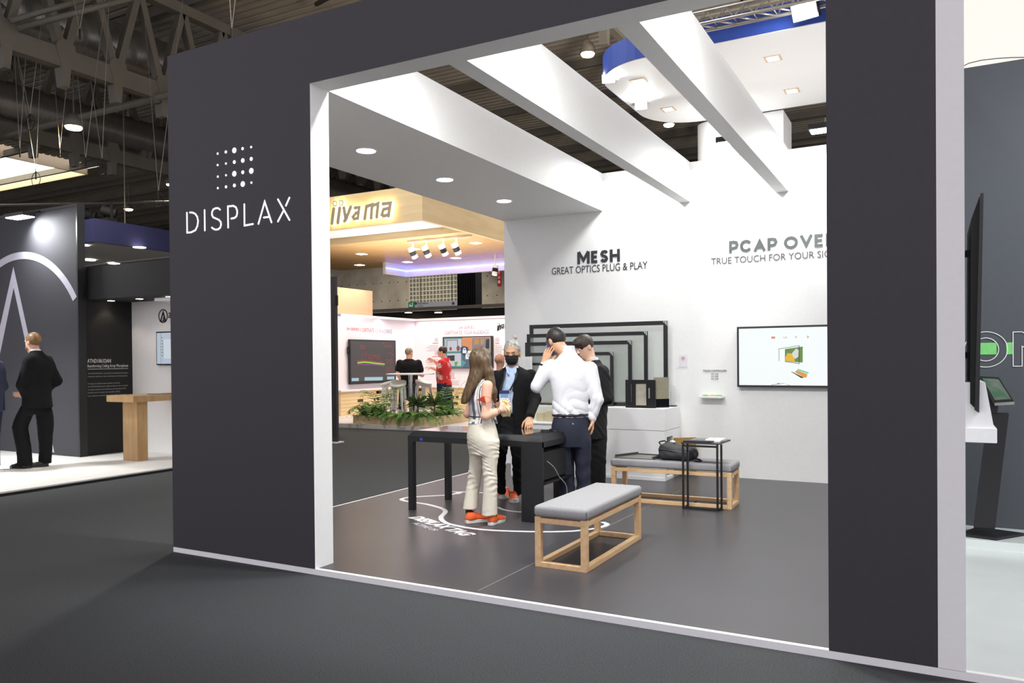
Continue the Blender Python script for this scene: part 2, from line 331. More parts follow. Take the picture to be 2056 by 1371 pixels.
# hall ceiling lamps
HL = lampmat('hall_lamp_glow', (255, 214, 150), 24)
for (px, py, r, lb) in ((148, 255, .2, 'warm hall lamp glowing under the left truss'), (258, 420, .2, 'small warm hall lamp over the dark blue canopy'), (341, 370, .14, 'warm hall lamp at the edge of the charcoal wall'), (1180, 108, .17, 'warm hall lamp above the second white beam'), (1343, 250, .17, 'warm hall lamp below the white canopy corner')):
    P = az(px, py, 7.2 if px == 148 else 8.9); t = thing('hall_lamp', P, lb, 'lamp', 'warm hall ceiling lamps')
    obj('reflector', MB().tube([(0, 0, .32), (0, 0, .2), (0, 0, .0)], [.07, .16, r+.03], 20), STEEL, t, smooth=True)
    obj('lamp_glass', MB().tube([(0, 0, .0), (0, 0, -.05), (0, 0, -.08)], [r, r*.85, r*.3], 20), HL, t, smooth=True)
    spot('hall_beam', (P[0], P[1], P[2]-.12), (P[0], P[1], 0), 650, 150, (1, .9, .76), .2, .5)
    obj('suspension_rod', MB().cyl((0, 0, .3), (0, 0, ZR+.03-P[2]), .012, 6), STEEL, t)
for lx, ly, lp in ((-7.6, 8.6, 1500), (-3, 2.5, 300), (-25, 31, 1700), (-14, 27, 900)): spot('added_hall_fill', (lx, ly, 9.2), (lx-.8, ly+1, 0), lp, 150, (1, .94, .84), .25, .5)  # added fill lights without fixtures, brightening the plywood canopy and concrete wall
# rigging wires
RW = random.Random(3)
for i, (px, py, z) in enumerate(((40, 300, 6.4), (72, 345, 6.0), (172, 318, 6.2), (205, 320, 6.1), (120, 300, 6.6), (60, 230, 7.0), (160, 60, 8), (318, 385, 5.4), (465, 60, 6.2))):
    b = Vector(az(px, py, z)); t = thing('rigging_wire', b, ('leftmost', 'third', 'sixth', 'seventh', 'fourth', 'second', 'fifth', 'eighth', 'ninth and rightmost')[i]+' thin steel rigging sling from the left under the hall roof', 'wire', 'rigging wires under the roof')
    m = MB()
    for s in (-1, 1): m.tube([(0, 0, 0), (s*RW.uniform(.15, 1.1), RW.uniform(-.3, .3), 10.9-b.z)], .006, 5)
    obj('sling', m, SLING, t); obj('hook', MB().tube([(0, 0, .02), (0, 0, -.18)], .016, 6), BLACKM, t)
    if i % 2: obj('coil', MB().tube([(.17*math.sin(a*.35), 0, -.18+.17*math.cos(a*.35)) for a in range(19)], .008, 5), BLACKM, t)
# ================================================================ THE STAND
V3 = lambda p: tuple(float(x) for x in p)
# --- illuminated sign on the charcoal wall
sg = thing('wall_sign', V3(ay(480, 400, Y0)), 'illuminated white DISPLAX letters and dot grid on the charcoal wall', 'sign')
LT = dict(D=[[(240, 952), (270, 953), (300, 968), (323, 1000), (333, 1050), (325, 1108), (302, 1155), (252, 1180), (208, 1183), (205, 955)]],
 I=[[(408, 925), (411, 1158)]], S=[[(585, 920), (565, 903), (540, 902), (510, 915), (494, 945), (493, 980), (507, 1008), (540, 1022), (572, 1036), (593, 1060), (598, 1090), (588, 1125), (565, 1145), (535, 1149), (510, 1140), (492, 1125)]],
 P=[[(679, 1125), (676, 883), (738, 876), (768, 893), (781, 925), (783, 958), (776, 992), (755, 1014), (715, 1022)]], L=[[(863, 858), (865, 1102), (962, 1084)]],
 A=[[(1025, 1082), (1097, 830), (1175, 1065)], [(1088, 1010), (1145, 1003)]], X=[[(1250, 802), (1382, 1038)], [(1250, 1055), (1315, 930)], [(1340, 873), (1380, 783)]])
for k, st in LT.items():
    pl = []
    for s in st: pl += stroke(pxy(s, Y0, (340, 260), 5.713), .0125)
    flat('letter', pl, FY(Y0), LETTER, sg, .001, .003)
DS = [((557, 277, .0085), (651, 258, .011), (748, 240, .02), (843, 220, .011), (941, 202, .0085)), ((557, 408, .0083), (652, 391, .0083), (748, 374, .0132), (845, 356, .016), (942, 338, .0137)),
      ((559, 541, .0083), (653, 525, .008), (748, 508, .02), (845, 491, .0132), (943, 475, .0205)), ((559, 673, .0083), (653, 658, .0108), (749, 642, .0132), (845, 626, .02), (944, 610, .0085))]
for row in DS:
    for u, v, r in row: (a, b), = pxy([(u, v)], Y0, (340, 260), 5.713); flat('dot', [disc(a, b, r, 20)], FY(Y0), LETTER, sg, .001, .003)
# --- lowered ceiling downlights
DLG = lampmat('downlight_glow', (246, 250, 255), 7)
for px, py, hw_, lb in ((735, 302, 21, 'round white downlight nearest the portal in the lowered ceiling'), (893, 360, 18, 'middle round white downlight of the lowered ceiling'), (1012, 403, 16, 'round white downlight nearest the back wall in the lowered ceiling')):
    P = az(px, py, ZO); r = float(np.linalg.norm(az(px+hw_, py, ZO)-az(px-hw_, py, ZO))/2)
    t = thing('downlight', V3(P), lb, 'lamp', 'downlights in the lowered ceiling'); obj('trim_ring', MB().tube([(0, 0, 0), (0, 0, -.006), (0, 0, -.006), (0, 0, 0)], [r*1.08, r*1.05, r*.9, r*.9], 28, False), WHITE, t)
    obj('diffuser', MB().cyl((0, 0, -.001), (0, 0, -.008), r*.92, 28), DLG, t); spot('downlight_beam', (P[0], P[1], P[2]-.03), (P[0], P[1], 0), 30, 120, COOL, .08, .8)
# --- the stand's floodlights
FLG = lampmat('flood_glow', (245, 250, 255), 30)
for i, bx in enumerate(BAYS):
    for fr in (0, 1):
        yy, wy = (8.95, YB+.06) if fr == 0 else (4.42, Y0+.09)
        t = thing('floodlight', (bx if not(i == 1 and fr == 0) else -1.98, yy, 3.87), ('floodlight on the %s in the %s' % (('back wall top', 'portal header')[fr], ('first bay beside the lowered ceiling', 'middle bay between the two white beams', 'bay beside the right pillar')[i])), 'lamp', 'floodlights over the open bays')
        obj('housing', MB().box(-.17, .17, -.1, .1, 0, .06), BLACKM, t, .01); obj('lamp_glass', MB().box(-.15, .15, -.08, .08, -.012, 0), FLG, t)
        s = 1 if fr == 0 else -1; obj('bracket', MB().tube([(0, 0, .06), (0, 0, .12), (0, s*abs(wy-yy), .12), (0, s*abs(wy-yy), -.09)], .012, 8), STEEL, t)
# --- vinyl lettering on the back wall
def fitpx(name, s, y, pl, pr_, ptop, m, par, bold=0):
    a, b, c = ay(*pl, y), ay(*pr_, y), ay(*ptop, y); return text(name, s, FY(y), a[0], b[0], (a[2]+b[2])/2, c[2], m, par, bold)
t = thing('wall_lettering', V3(ay(1202, 530, YB)), 'dark MESH heading with GREAT OPTICS PLUG & PLAY below it', 'lettering', 'lettering on the white back wall')
e0, e1 = ay(1159.5, 530.5, YB), ay(1245, 525, YB); block('heading', 'MESH', FY(YB), e0[0], e1[0], (e0[2]+e1[2])/2, (ay(1159.5, 505.5, YB)[2]+ay(1245, 500, YB)[2])/2, INK, t, .24); fitpx('subtitle', 'GREAT OPTICS PLUG & PLAY', YB, (1108, 551), (1300, 540.5), (1204, 531), INK, t)
t = thing('wall_lettering', V3(ay(1560, 500, YB)), 'silver grey PCAP OVERLAY heading half hidden by the right pillar', 'lettering', 'lettering on the white back wall')
e0, e1 = ay(1464, 508.5, YB), ay(1655, 497, YB); wd = (e1[0]-e0[0])*1.527
block('heading', 'PCAP OVERLAY', FY(YB), e0[0], e0[0]+wd, e0[2], ay(1464, 484, YB)[2], INKS, t, .22)
e0 = ay(1428, 531.5, YB); text('subtitle', 'TRUE TOUCH FOR YOUR SIGNAGE', FY(YB), e0[0], e0[0]+(ay(1652, 517, YB)[0]-e0[0])*1.285, e0[2], ay(1428, 518.5, YB)[2], INKL, t)
t = thing('wall_lettering', V3(ay(1435, 750, YB)), 'small TOUCH CONTROLLERS caption above the white wall shelf', 'lettering', 'lettering on the white back wall')
fitpx('heading', 'TOUCH CONTROLLERS', YB, (1411.5, 747), (1459, 746.3), (1435, 742.3), INK, t, .012)
for i, s in enumerate(('CH 130', 'CH 262', 'CH 334')): fitpx('model_line', s, YB, (1428, 752.3+i*4.9), (1442, 752+i*4.9), (1435, 748.8+i*4.9), INKL, t)
c = thing('info_card', V3(ay(1372, 733, YB)), 'small white information card with a red line stuck on the back wall', 'card')
p0, p1 = ay(1363.5, 736, YB), ay(1380.5, 712, YB); obj('paper', MB(c).box(p0[0], p1[0], YB-.004, YB, p0[2], p1[2]), mat('card_paper', (232, 230, 236), .6), c)
flat('red_heading', [rect(p0[0]+.028, p1[0]-.028, p0[2]+.097, p0[2]+.105)], FY(YB-.004), mat('red_print', (214, 92, 74), .6), c, .0005, .001)
flat('grey_lines', [rect(p0[0]+.035, p1[0]-.035, p0[2]+.083, p0[2]+.086), rect(p0[0]+.035, p1[0]-.035, p0[2]+.115, p0[2]+.118)], FY(YB-.004), INKL, c, .0005, .001)
# --- wall television
TVY = 9.2
tv = thing('wall_television', (-1.39, YB, 1.45), 'large black framed screen showing a white product page on the back wall', 'television')
x0, x1, z0, z1 = -2.0, -.76, 1.105, 1.80
obj('casing', MB(tv).box(x0, x1, TVY+.004, YB, z0, z1), BLACK, tv, .006)
m = MB(tv); b_ = .022; m.box(x0, x1, TVY-.004, TVY+.004, z0, z0+b_); m.box(x0, x1, TVY-.004, TVY+.004, z1-b_, z1); m.box(x0, x0+b_, TVY-.004, TVY+.004, z0+b_, z1-b_); m.box(x1-b_, x1, TVY-.004, TVY+.004, z0+b_, z1-b_)
obj('bezel', m, BLACK, tv)
scr = obj('screen', MB(tv).box(x0+b_, x1-b_, TVY, TVY+.004, z0+b_, z1-b_), lampmat('white_screen', (248, 254, 254), .93), tv)
def em(n, c, s=.85): return lampmat(n, c, s)
def tvp(name, polys, m): return flat(name, [pxy(p, TVY, (1460, 630), 6.855) for p in polys], FY(TVY), m, scr, .0006, .0006)
def rebase(o):   # parts of a part: keep them where they were built
    o.location = -Vector(o.parent.parent.location) if False else (0, 0, 0)
def sub(o, root):
    me = o.data
    for v in me.vertices: v.co -= Vector(root.location)
    return o
sub(tvp('page_icon', [[(608, 312), (660, 312), (660, 342), (608, 342)]], em('icon_orange', (238, 140, 110))), tv)
sub(tvp('page_icon', [[(765, 315), (775, 318), (790, 330), (785, 338)], [(795, 310), (822, 335), (815, 338), (792, 316)], [(795, 335), (818, 308), (822, 314), (800, 338)]], em('icon_red', (236, 160, 135))), tv)
sub(tvp('page_icon', [[(932, 318), (950, 303), (958, 306), (940, 325)], [(940, 332), (962, 312), (966, 320), (948, 336)]], MATS['icon_red']), tv)
sub(tvp('page_icon', [[(1105, 298), (1118, 302), (1126, 325), (1112, 336), (1097, 328)]], em('icon_rose', (236, 170, 160))), tv)
sub(tvp('product_picture', [[(795, 485), (1040, 450), (1040, 670), (795, 655)]], em('picture_green', (96, 140, 48))), tv)
q = tvp('flower', [[(800, 600), (830, 540), (880, 545), (925, 580), (932, 655), (800, 652)]], em('picture_yellow', (240, 190, 40))); sub(q, tv)
for v in q.data.vertices: v.co.y -= .0012
q = tvp('butterfly_wing', [[(890, 545), (950, 475), (985, 500), (980, 590), (940, 620), (905, 590)]], em('picture_wing', (225, 228, 220))); sub(q, tv)
for v in q.data.vertices: v.co.y -= .0018
q = tvp('panel_outline', [[(710, 480), (992, 434), (992, 440), (714, 486)], [(710, 480), (716, 480), (718, 650), (712, 650)], [(988, 434), (996, 434), (996, 690), (988, 690)], [(795, 652), (992, 682), (992, 690), (795, 658)]], em('picture_line', (60, 66, 62), .5)); sub(q, tv)
for v in q.data.vertices: v.co.y -= .0024
sub(tvp('circuit_picture', [[(930, 800), (960, 775), (1105, 830), (1090, 880), (1040, 870)]], em('picture_orange', (232, 160, 60))), tv)
q = tvp('circuit_edge', [[(882, 790), (1060, 880), (1020, 884), (885, 800)]], em('picture_black', (30, 30, 30), .3)); sub(q, tv)
q = tvp('circuit_top', [[(975, 756), (1128, 806), (1112, 824), (962, 775)]], em('picture_mint', (130, 215, 175))); sub(q, tv)
sub(tvp('sketch_line', [[(608, 975), (780, 953), (783, 957), (612, 980)], [(780, 953), (866, 985), (828, 990), (850, 984)], [(685, 960), (720, 953), (720, 962), (690, 966)]], MATS['picture_black']), tv)
# --- wall shelf with boards
a, b = ay(1407, 797, YB), ay(1459, 797, YB); sh = thing('wall_shelf', (float((a[0]+b[0])/2), YB, .985), 'small white floating shelf under the touch controllers caption', 'shelf')
obj('shelf_board', MB(sh).box(-2.44, -2.165, YB-.14, YB, .972, .995), WHITEP, sh, .003); obj('wall_rail', MB(sh).box(-2.40, -2.2, YB-.1, YB, .955, .972), WHITEP, sh)
for i, (xx, cc, lb) in enumerate(((-2.375, (64, 150, 70), 'left green circuit board lying on the white wall shelf'), (-2.29, (160, 170, 60), 'yellowish middle circuit board lying on the white wall shelf'), (-2.215, (50, 160, 80), 'right green circuit board lying on the white wall shelf'))):
    t = thing('circuit_board', (xx, YB-.07, .9953), lb, 'circuit board', 'circuit boards on the shelf'); obj('board', MB().box(-.036, .036, -.03, .03, 0, .006), mat('pcb%d' % i, cc, .4), t)
    for k in range(4): obj('chip', MB().box(-.03+k*.016, -.02+k*.016, -.012, .012, .006, .013), mat('chip_cream', (220, 214, 170), .5), t)
    obj('connector', MB().box(-.03, .03, .016, .026, .006, .02), mat('connector_white', (225, 225, 215), .5), t)
# --- white cabinet
cb = thing('display_cabinet', (-3.6, 8.95, 0), 'long white sideboard carrying the glass sensor frames', 'cabinet')
cx0, cx1, cy0, cy1, ct, cj = -4.62, -2.70, 8.66, 9.27, .865, .61
obj('upper_unit', MB(cb).box(cx0, cx1, cy0, cy1, cj+.004, ct), WHITEP, cb, .003)
m = MB(cb); m.box(cx0, cx1, cy0, 8.74, K, cj); m.box(cx0, -3.3, 8.74, cy1, K, cj); m.box(-3.3, cx1, 8.97, cy1, K, cj); m.box(-3.3, cx1, 8.74, 8.97, .535, cj); m.box(-3.3, cx1, 8.74, 8.97, K, .07)
obj('lower_unit', m, WHITEP, cb); obj('plinth', MB(cb).box(cx0, -2.72, cy0-.01, cy0, K, .075), WHITEP, cb); obj('compartment_shade', MB(cb).box(-3.29, -2.76, 8.742, 8.968, .072, .533), BLACKM, cb)  # black box paints the shade inside the open compartment
MDF = mat('raw_brown_board', (158, 128, 72), .8, var=.1, scale=40)
d = obj('cabinet_door', MB(cb).bar((-2.692, 8.99, .29), (-2.476, 9.15, .29), .018, .43), MDF, cb, label='raw brown board door standing open'); obj('hinge', MB(cb).box(-2.70, -2.68, 8.965, 8.985, .44, .47), CHROME, d)
# --- nested sensor frames
PANE = mat('sensor_glass', (214, 222, 216), .12, alpha=.24, var=.02)
TABM = stripes('corner_tab', [(0, (235, 235, 235)), (.5, (40, 40, 45))], 0, .02)
FR = [(-4.655, -2.80, 1.895, 9.12, .05, 'largest glass sensor frame, rearmost of the nested frames'), (-4.665, -3.03, 1.772, 9.06, .045, 'second largest glass sensor frame in the nested row'), (-4.66, -3.21, 1.664, 9.0, .045, 'third glass sensor frame of the nested row'),
      (-4.60, -3.425, 1.528, 8.94, .04, 'fourth glass sensor frame, seen beside the dark suited man'), (-4.60, -3.75, 1.40, 8.89, .03, 'small glass sensor frame left behind the man on the phone'), (-4.52, -3.80, 1.19, 8.845, .028, 'smallest glass sensor frame at the front of the nested row')]
for x0, x1, zt, yy, bw, lb in FR:
    t = thing('sensor_frame', ((x0+x1)/2, yy, ct), lb, 'frame', 'nested glass sensor frames'); z0 = ct+.001; L_ = bw*(1.6 if zt == 1.664 else 1)
    m = MB(t); m.box(x0, x0+L_, yy-.01, yy+.01, z0, zt); m.box(x1-bw, x1, yy-.01, yy+.01, z0, zt); m.box(x0+L_, x1-bw, yy-.01, yy+.01, zt-bw, zt); m.box(x0+L_, x1-bw, yy-.01, yy+.01, z0, z0+bw)
    obj('black_border', m, BLACK, t); obj('glass_pane', MB(t).box(x0+L_, x1-bw, yy-.003, yy+.003, z0+bw, zt-bw), PANE, t)
    c = bw*1.25; obj('corner_tab', MB(t).prism([(x1-c, yy-.0105, zt-.002), (x1-.002, yy-.0105, zt-c), (x1-.002, yy-.0105, zt-.002)], (0, -.001, 0)), TABM, t)
# small samples in front
t = thing('display_sample', (-3.015, 8.75, ct), 'small thick black framed display sample facing the room on the sideboard', 'display sample', 'display samples on the sideboard')
m = MB(t); z0 = ct+.001
for b in ((-3.20, -3.075, z0, 1.195), (-2.945, -2.835, z0, 1.195), (-3.075, -2.945, 1.15, 1.195), (-3.075, -2.945, z0, z0+.03)): m.box(b[0], b[1], 8.74, 8.765, b[2], b[3])
obj('black_border', m, BLACK, t, label='wide glossy black border'); obj('glass_pane', MB(t).box(-3.075, -2.945, 8.75, 8.757, z0+.03, 1.15), mat('sample_glass', (205, 198, 180), .15, rgb2=(150, 148, 140), scale=4), t)
obj('silver_strip', MB(t).box(-3.13, -3.122, 8.7385, 8.74, .93, 1.14), CHROME, t); obj('label_strip', MB(t).box(-2.918, -2.90, 8.7385, 8.74, .98, 1.10), mat('label_grey', (140, 142, 145), .5), t)
t = thing('display_sample', (-2.78, 8.86, ct), 'mirror backed sample panel leaning at the right end of the sideboard', 'display sample', 'display samples on the sideboard')
obj('mirror_panel', MB(t).bar((-2.87, 8.80, 1.045), (-2.735, 8.93, 1.045), .012, .355), mat('champagne_mirror', (214, 205, 180), .12, metal=.6), t); obj('dark_base', MB(t).bar((-2.863, 8.794, .92), (-2.728, 8.924, .92), .006, .10), SCREENG, t)
t = thing('acrylic_stand', (-2.75, 9.15, ct), 'clear acrylic holder on a black foot at the cabinet end', 'holder'); obj('foot', MB(t).box(-2.79, -2.71, 9.1, 9.2, ct+.001, ct+.013), BLACK, t); obj('clear_pane', MB(t).box(-2.785, -2.715, 9.145, 9.15, ct+.013, 1.12), mat('clear_acrylic', (230, 235, 235), .05, alpha=.25), t)
t = thing('ribbed_panel', (-4.55, 8.8, ct), 'white ribbed panel standing at the left end of the sideboard', 'panel'); m = MB(t); m.box(-4.62, -4.48, 8.80, 8.84, ct+.001, 1.48)
for k in range(7): m.box(-4.615+k*.02, -4.603+k*.02, 8.79, 8.80, ct+.003, 1.478)
obj('panel_body', m, WHITEP, t)
# plinth with acrylic case at the left
t = thing('display_plinth', (-4.2, 8.45, K), 'low white plinth under the acrylic case behind the touch table', 'plinth'); obj('plinth_body', MB(t).box(-4.5, -3.75, 8.28, 8.62, K, .68), WHITEP, t, .004); obj('plinth_top', MB(t).box(-4.52, -3.73, 8.26, 8.64, .68, .70), WHITEP, t, .003)
t = thing('acrylic_case', (-4.12, 8.45, .70), 'clear acrylic case with yellow parts behind the man in the white shirt', 'case'); ac = mat('acrylic_walls', (232, 240, 225), .05, alpha=.28)
m = MB(t); z0 = .701; m.box(-4.34, -3.82, 8.33, 8.336, z0, .885); m.box(-4.34, -3.82, 8.57, 8.576, z0, .885); m.box(-4.34, -4.334, 8.336, 8.57, z0, .885); m.box(-3.826, -3.82, 8.336, 8.57, z0, .885); m.box(-4.34, -3.82, 8.33, 8.576, .885, .89); obj('case_walls', m, ac, t)
for k, xx in enumerate((-4.22, -4.1, -3.99)): tag(obj('sample_block', MB().box(xx, xx+.085, 8.42, 8.5, .702, .80+.02*(k % 2)), mat('amber_block', (196, 150, 50), .4, var=.15)), ('left', 'middle', 'right')[k]+' amber yellow block inside the acrylic case', 'block', 'amber blocks in the acrylic case')
# --- benches
BEECH = wood('beech_wood', (226, 192, 148), (214, 174, 128), (3, .6, 3), .5, 9)
FELT = mat('light_grey_felt', (158, 157, 159), .95, spec=.1, rgb2=(147, 146, 148), scale=160, bump=.15)
def bench(loc, rot, L, lb):
    t = thing('upholstered_bench', loc, lb, 'bench', 'light grey benches', rot); W_, s, h = .38, .043, .342; X, Y = W_/2, L/2
    for sx in (-1, 1):
        for sy in (-1, 1): obj('leg', MB().box(sx*X-(s if sx > 0 else 0), sx*X+(s if sx < 0 else 0), sy*Y-(s if sy > 0 else 0), sy*Y+(s if sy < 0 else 0), 0, h), BEECH, t, .002)
    for z in (0, h-s):
        for sx in (-1, 1): a = sx*X-(s if sx > 0 else 0); obj('long_rail', MB().box(a, a+s, -Y+s, Y-s, z, z+s*.8), BEECH, t, .002)
        for sy in (-1, 1): a = sy*Y-(s if sy > 0 else 0); obj('end_rail', MB().box(-X+s, X-s, a, a+s, z, z+s*.8), BEECH, t, .002)
    c = obj('cushion', MB().box(-X-.008, X+.008, -Y-.008, Y+.008, h, h+.076), FELT, t, 0, True); b = c.modifiers.new('bevel', 'BEVEL'); b.width = .026; b.segments = 5
    for sx in (-1, 1):
        for sy in (-1, 1):
            n = 9; obj('corner_stitch', MB().tube([(sx*(X+.002+.003*((-1)**k)), sy*(Y+.002-.003*((-1)**k)), h+.004+k*.0065) for k in range(n)], .0013, 4), BLACKM, c)
    return t
bench((-2.2, 5.277, K), 0, 1.094, 'light grey upholstered bench with beech frame standing in the foreground')
b2 = bench((-2.235, 7.47, K), math.radians(-88.2), 1.17, 'light grey upholstered bench behind the side table, carrying the backpack')
# --- side table
t = thing('side_table', (-1.9, 7.36, K), 'tall thin black metal side table in front of the rear bench', 'table'); s = .017; zt = .648
m = MB(t)
for xx, yy in ((-2.06, 7.165), (-1.745, 7.18), (-2.03, 7.215), (-1.72, 7.23)): obj('post', MB(t).box(xx-s/2, xx+s/2, yy-s/2, yy+s/2, K, zt), BLACK, t)
for a, b in (((-2.06, 7.165), (-1.745, 7.18)), ((-2.03, 7.215), (-1.72, 7.23)), ((-2.06, 7.165), (-2.045, 7.54)), ((-1.745, 7.18), (-1.73, 7.55))): obj('floor_bar', MB(t).bar((a[0], a[1], K+s/2), (b[0], b[1], K+s/2), s), BLACK, t)
obj('front_bar', MB(t).bar((-2.06, 7.165, zt-.02), (-1.745, 7.18, zt-.02), s), BLACK, t)
obj('table_top', MB(t).prism([(-2.075, 7.15, zt), (-1.73, 7.165, zt), (-1.71, 7.56, zt), (-2.06, 7.55, zt)], (0, 0, .014)), mat('dark_grey_top', (52, 54, 58), .4), t)
zt += .0145
t = thing('keyboard', (-1.9, 7.22, zt), 'flat black perforated control board at the front of the side table', 'keyboard'); obj('board', MB(t).prism([(-2.06, 7.165, zt), (-1.80, 7.175, zt), (-1.795, 7.26, zt), (-2.055, 7.25, zt)], (0, 0, .012)), BLACK, t)
for k in range(14): obj('key', MB(t).box(-2.045+k*.0172, -2.033+k*.0172, 7.19, 7.205, zt+.012, zt+.016), mat('key_grey', (95, 98, 104), .5), t); obj('key', MB(t).box(-2.045+k*.0172, -2.033+k*.0172, 7.215, 7.23, zt+.012, zt+.016), MATS['key_grey'], t)
t = thing('tablet', (-1.95, 7.4, zt), 'dark grey tablet lying at the back of the side table', 'tablet'); obj('tablet_body', MB(t).box(-2.03, -1.905, 7.30, 7.5, zt, zt+.009), mat('tablet_grey', (74, 78, 78), .35), t, .002); obj('tablet_screen', MB(t).box(-2.02, -1.915, 7.31, 7.49, zt+.009, zt+.0095), SCREENG, t)
t = thing('brochure_stack', (-1.8, 7.42, zt), 'stack of white brochures with an orange cover mark on the side table', 'brochures')
for k in range(4): obj('brochure', MB(t).prism([(-1.895+k*.003, 7.29+k*.004, zt+k*.0045), (-1.745+k*.003, 7.285+k*.003, zt+k*.0045), (-1.735-k*.002, 7.50, zt+k*.0045), (-1.885, 7.505, zt+k*.0045)], (0, 0, .004)), mat('paper_white', (236, 234, 232), .6), t)
obj('cover_mark', MB(t).box(-1.865, -1.82, 7.42, 7.47, zt+.0176, zt+.0182), mat('orange_print', (226, 130, 92), .6), t)
# --- dark display bezel on the rear bench
BZ = .4585
t = thing('screen_bezel', (-2.62, 7.47, BZ), 'dark grey metal screen bezel lying on the left of the rear bench', 'bezel'); gm = mat('bezel_grey', (104, 104, 98), .45, var=.05)
obj('flat_panel', MB(t).prism([(-2.80, 7.30, BZ), (-2.40, 7.33, BZ), (-2.30, 7.60, BZ), (-2.66, 7.64, BZ)], (0, 0, .008)), gm, t)
dk = mat('bezel_edge', (62, 62, 58), .45)
obj('edge_strip', MB(t).bar((-2.79, 7.32, BZ+.018), (-2.66, 7.62, BZ+.018), .012, .028), dk, t); obj('edge_strip', MB(t).bar((-2.66, 7.63, BZ+.012), (-2.32, 7.60, BZ+.012), .01, .012), dk, t); obj('edge_strip', MB(t).bar((-2.40, 7.35, BZ+.016), (-2.32, 7.58, BZ+.016), .012, .02), dk, t)
# --- touch table
TB = mat('table_black', (25, 26, 29), .38, var=.05, scale=60, spec=.45)
t = thing('touch_table', (-3.65, 6.32, K), 'long black interactive touch table with a wide pedestal at its right end', 'table')
x0, x1, xp, y0, y1 = -4.355, -2.945, -3.15, 5.985, 6.66; zt, zb, za = .785, .737, .687
m = MB(t); cI = .045
m.add([(x0, y0, za), (x1, y0, za), (x1, y1, za), (x0, y1, za), (x0, y0, zb), (x1, y0, zb), (x1, y1, zb), (x0, y1, zb), (x0+cI, y0+cI, zt), (x1-.02, y0+cI, zt), (x1-.02, y1-cI, zt), (x0+cI, y1-cI, zt)],
      [(3, 2, 1, 0), (0, 1, 5, 4), (1, 2, 6, 5), (2, 3, 7, 6), (3, 0, 4, 7), (4, 5, 9, 8), (5, 6, 10, 9), (6, 7, 11, 10), (7, 4, 8, 11), (8, 9, 10, 11)])
obj('table_body', m, TB, t)
obj('touch_screen', MB(t).box(x0+cI+.02, xp, y0+cI+.015, y1-cI-.015, zt, zt+.0015), mat('table_glass', (18, 21, 32), .04, spec=.9, var=.02, coat=.6), t)
for yy in (y0, y1-.055): obj('leg', MB(t).box(x0, x0+.055, yy, yy+.055, K, za), TB, t, .002)
obj('pedestal_front', MB(t).box(xp, x1, y0-.003, y0+.03, K, zb-.001), TB, t, .002); obj('pedestal_back', MB(t).box(xp, x1, y1-.03, y1, K, za), TB, t, .002); obj('pedestal_side', MB(t).box(xp, xp+.02, y0+.03, y1-.03, .36, za), TB, t)
pc = obj('computer_bay', MB(t).box(xp+.025, x1-.02, y0+.04, y1-.06, .40, .64), BLACKM, t); obj('bay_shelf', MB(t).box(xp+.02, x1+.01, y0+.03, y1-.03, .365, .385), BLACK, t)
obj('cable', MB(t).tube(crm([(-2.955, 6.1, .56), (-2.93, 6.18, .50), (-2.925, 6.25, .43), (-2.935, 6.3, .40), (-2.92, 6.42, .30), (-2.93, 6.45, .18), (-2.91, 6.44, .10), (-2.95, 6.4, K+.006)]), .004, 6), mat('grey_cable', (170, 170, 172), .5), t, smooth=True)
obj('edge_seam', MB(t).box(xp-.002, xp+.001, y0-.0008, y0, za, zb), BLACKM, t); obj('blue_sticker', MB(t).box(-4.215, -4.185, y0-.001, y0, .70, .722), mat('blue_sticker', (40, 84, 190), .4), t)
for k, (xx, yy, r, lb) in enumerate(((-3.095, 6.36, .045, 'front black touch puck on the right end of the touch table'), (-3.06, 6.47, .048, 'rear black touch puck on the right end of the touch table'))):
    q = thing('touch_puck', (xx, yy, .785), lb, 'puck', 'black pucks on the touch table'); obj('puck_base', MB().cyl((0, 0, .0002), (0, 0, .008), r, 28), BLACK, q); obj('puck_top', MB().cyl((0, 0, .009), (0, 0, .022), r*.93, 28), BLACK, q); obj('light_ring', MB().cyl((0, 0, .008), (0, 0, .009), r*.97, 28), CHROME, q)
q = thing('power_adapter', (-2.985, 6.35, K), 'small black power adapter on the floor beside the pedestal', 'adapter'); obj('adapter_body', MB().box(-.03, .03, -.02, .02, 0, .035), BLACKM, q, .006); obj('adapter_lead', MB().tube(crm([(.03, 0, .015), (.06, .02, .005), (.07, .08, .004)]), .004, 6), BLACKM, q)
# --- floor graphics
FG = mat('white_floor_vinyl', (228, 226, 232), .35)
def fl(pts, w_, nm, n=5, par=None):
    P = [az(780+u/3.954, 930+v/3.954, K) for u, v in pts]; P = crm(P, n); return stroke([(p.x, p.y) for p in P], w_)
fg = thing('floor_graphic', V3(az(960, 1030, K)), 'white looping outline and DISPLAX TAG lettering printed on the floor', 'floor graphic')
FL = ((0, 0, K), (1, 0, 0), (0, 1, 0))
flat('outline', fl([(900, 237), (760, 235), (650, 231), (570, 228), (535, 240), (500, 248), (430, 255), (300, 262), (190, 268), (125, 277), (104, 288), (130, 299), (200, 310), (300, 325), (380, 345), (430, 362), (452, 382), (440, 402), (418, 425), (425, 452), (470, 478), (560, 500), (680, 520), (830, 533), (1000, 540), (1200, 544), (1350, 543), (1500, 536), (1640, 518), (1715, 498), (1735, 483), (1705, 470)], .045, 'o', 6), FL, FG, fg, .0006, .0004)
flat('inner_loop', fl([(500, 225), (560, 228), (575, 234), (550, 243)], .03, 'i')+fl([(870, 350), (905, 366), (970, 379), (1080, 388), (1200, 388), (1330, 375), (1400, 350)], .035, 'i')+fl([(760, 235), (860, 238), (930, 245), (975, 256), (960, 270)], .035, 'i'), FL, FG, fg, .0006, .0004)
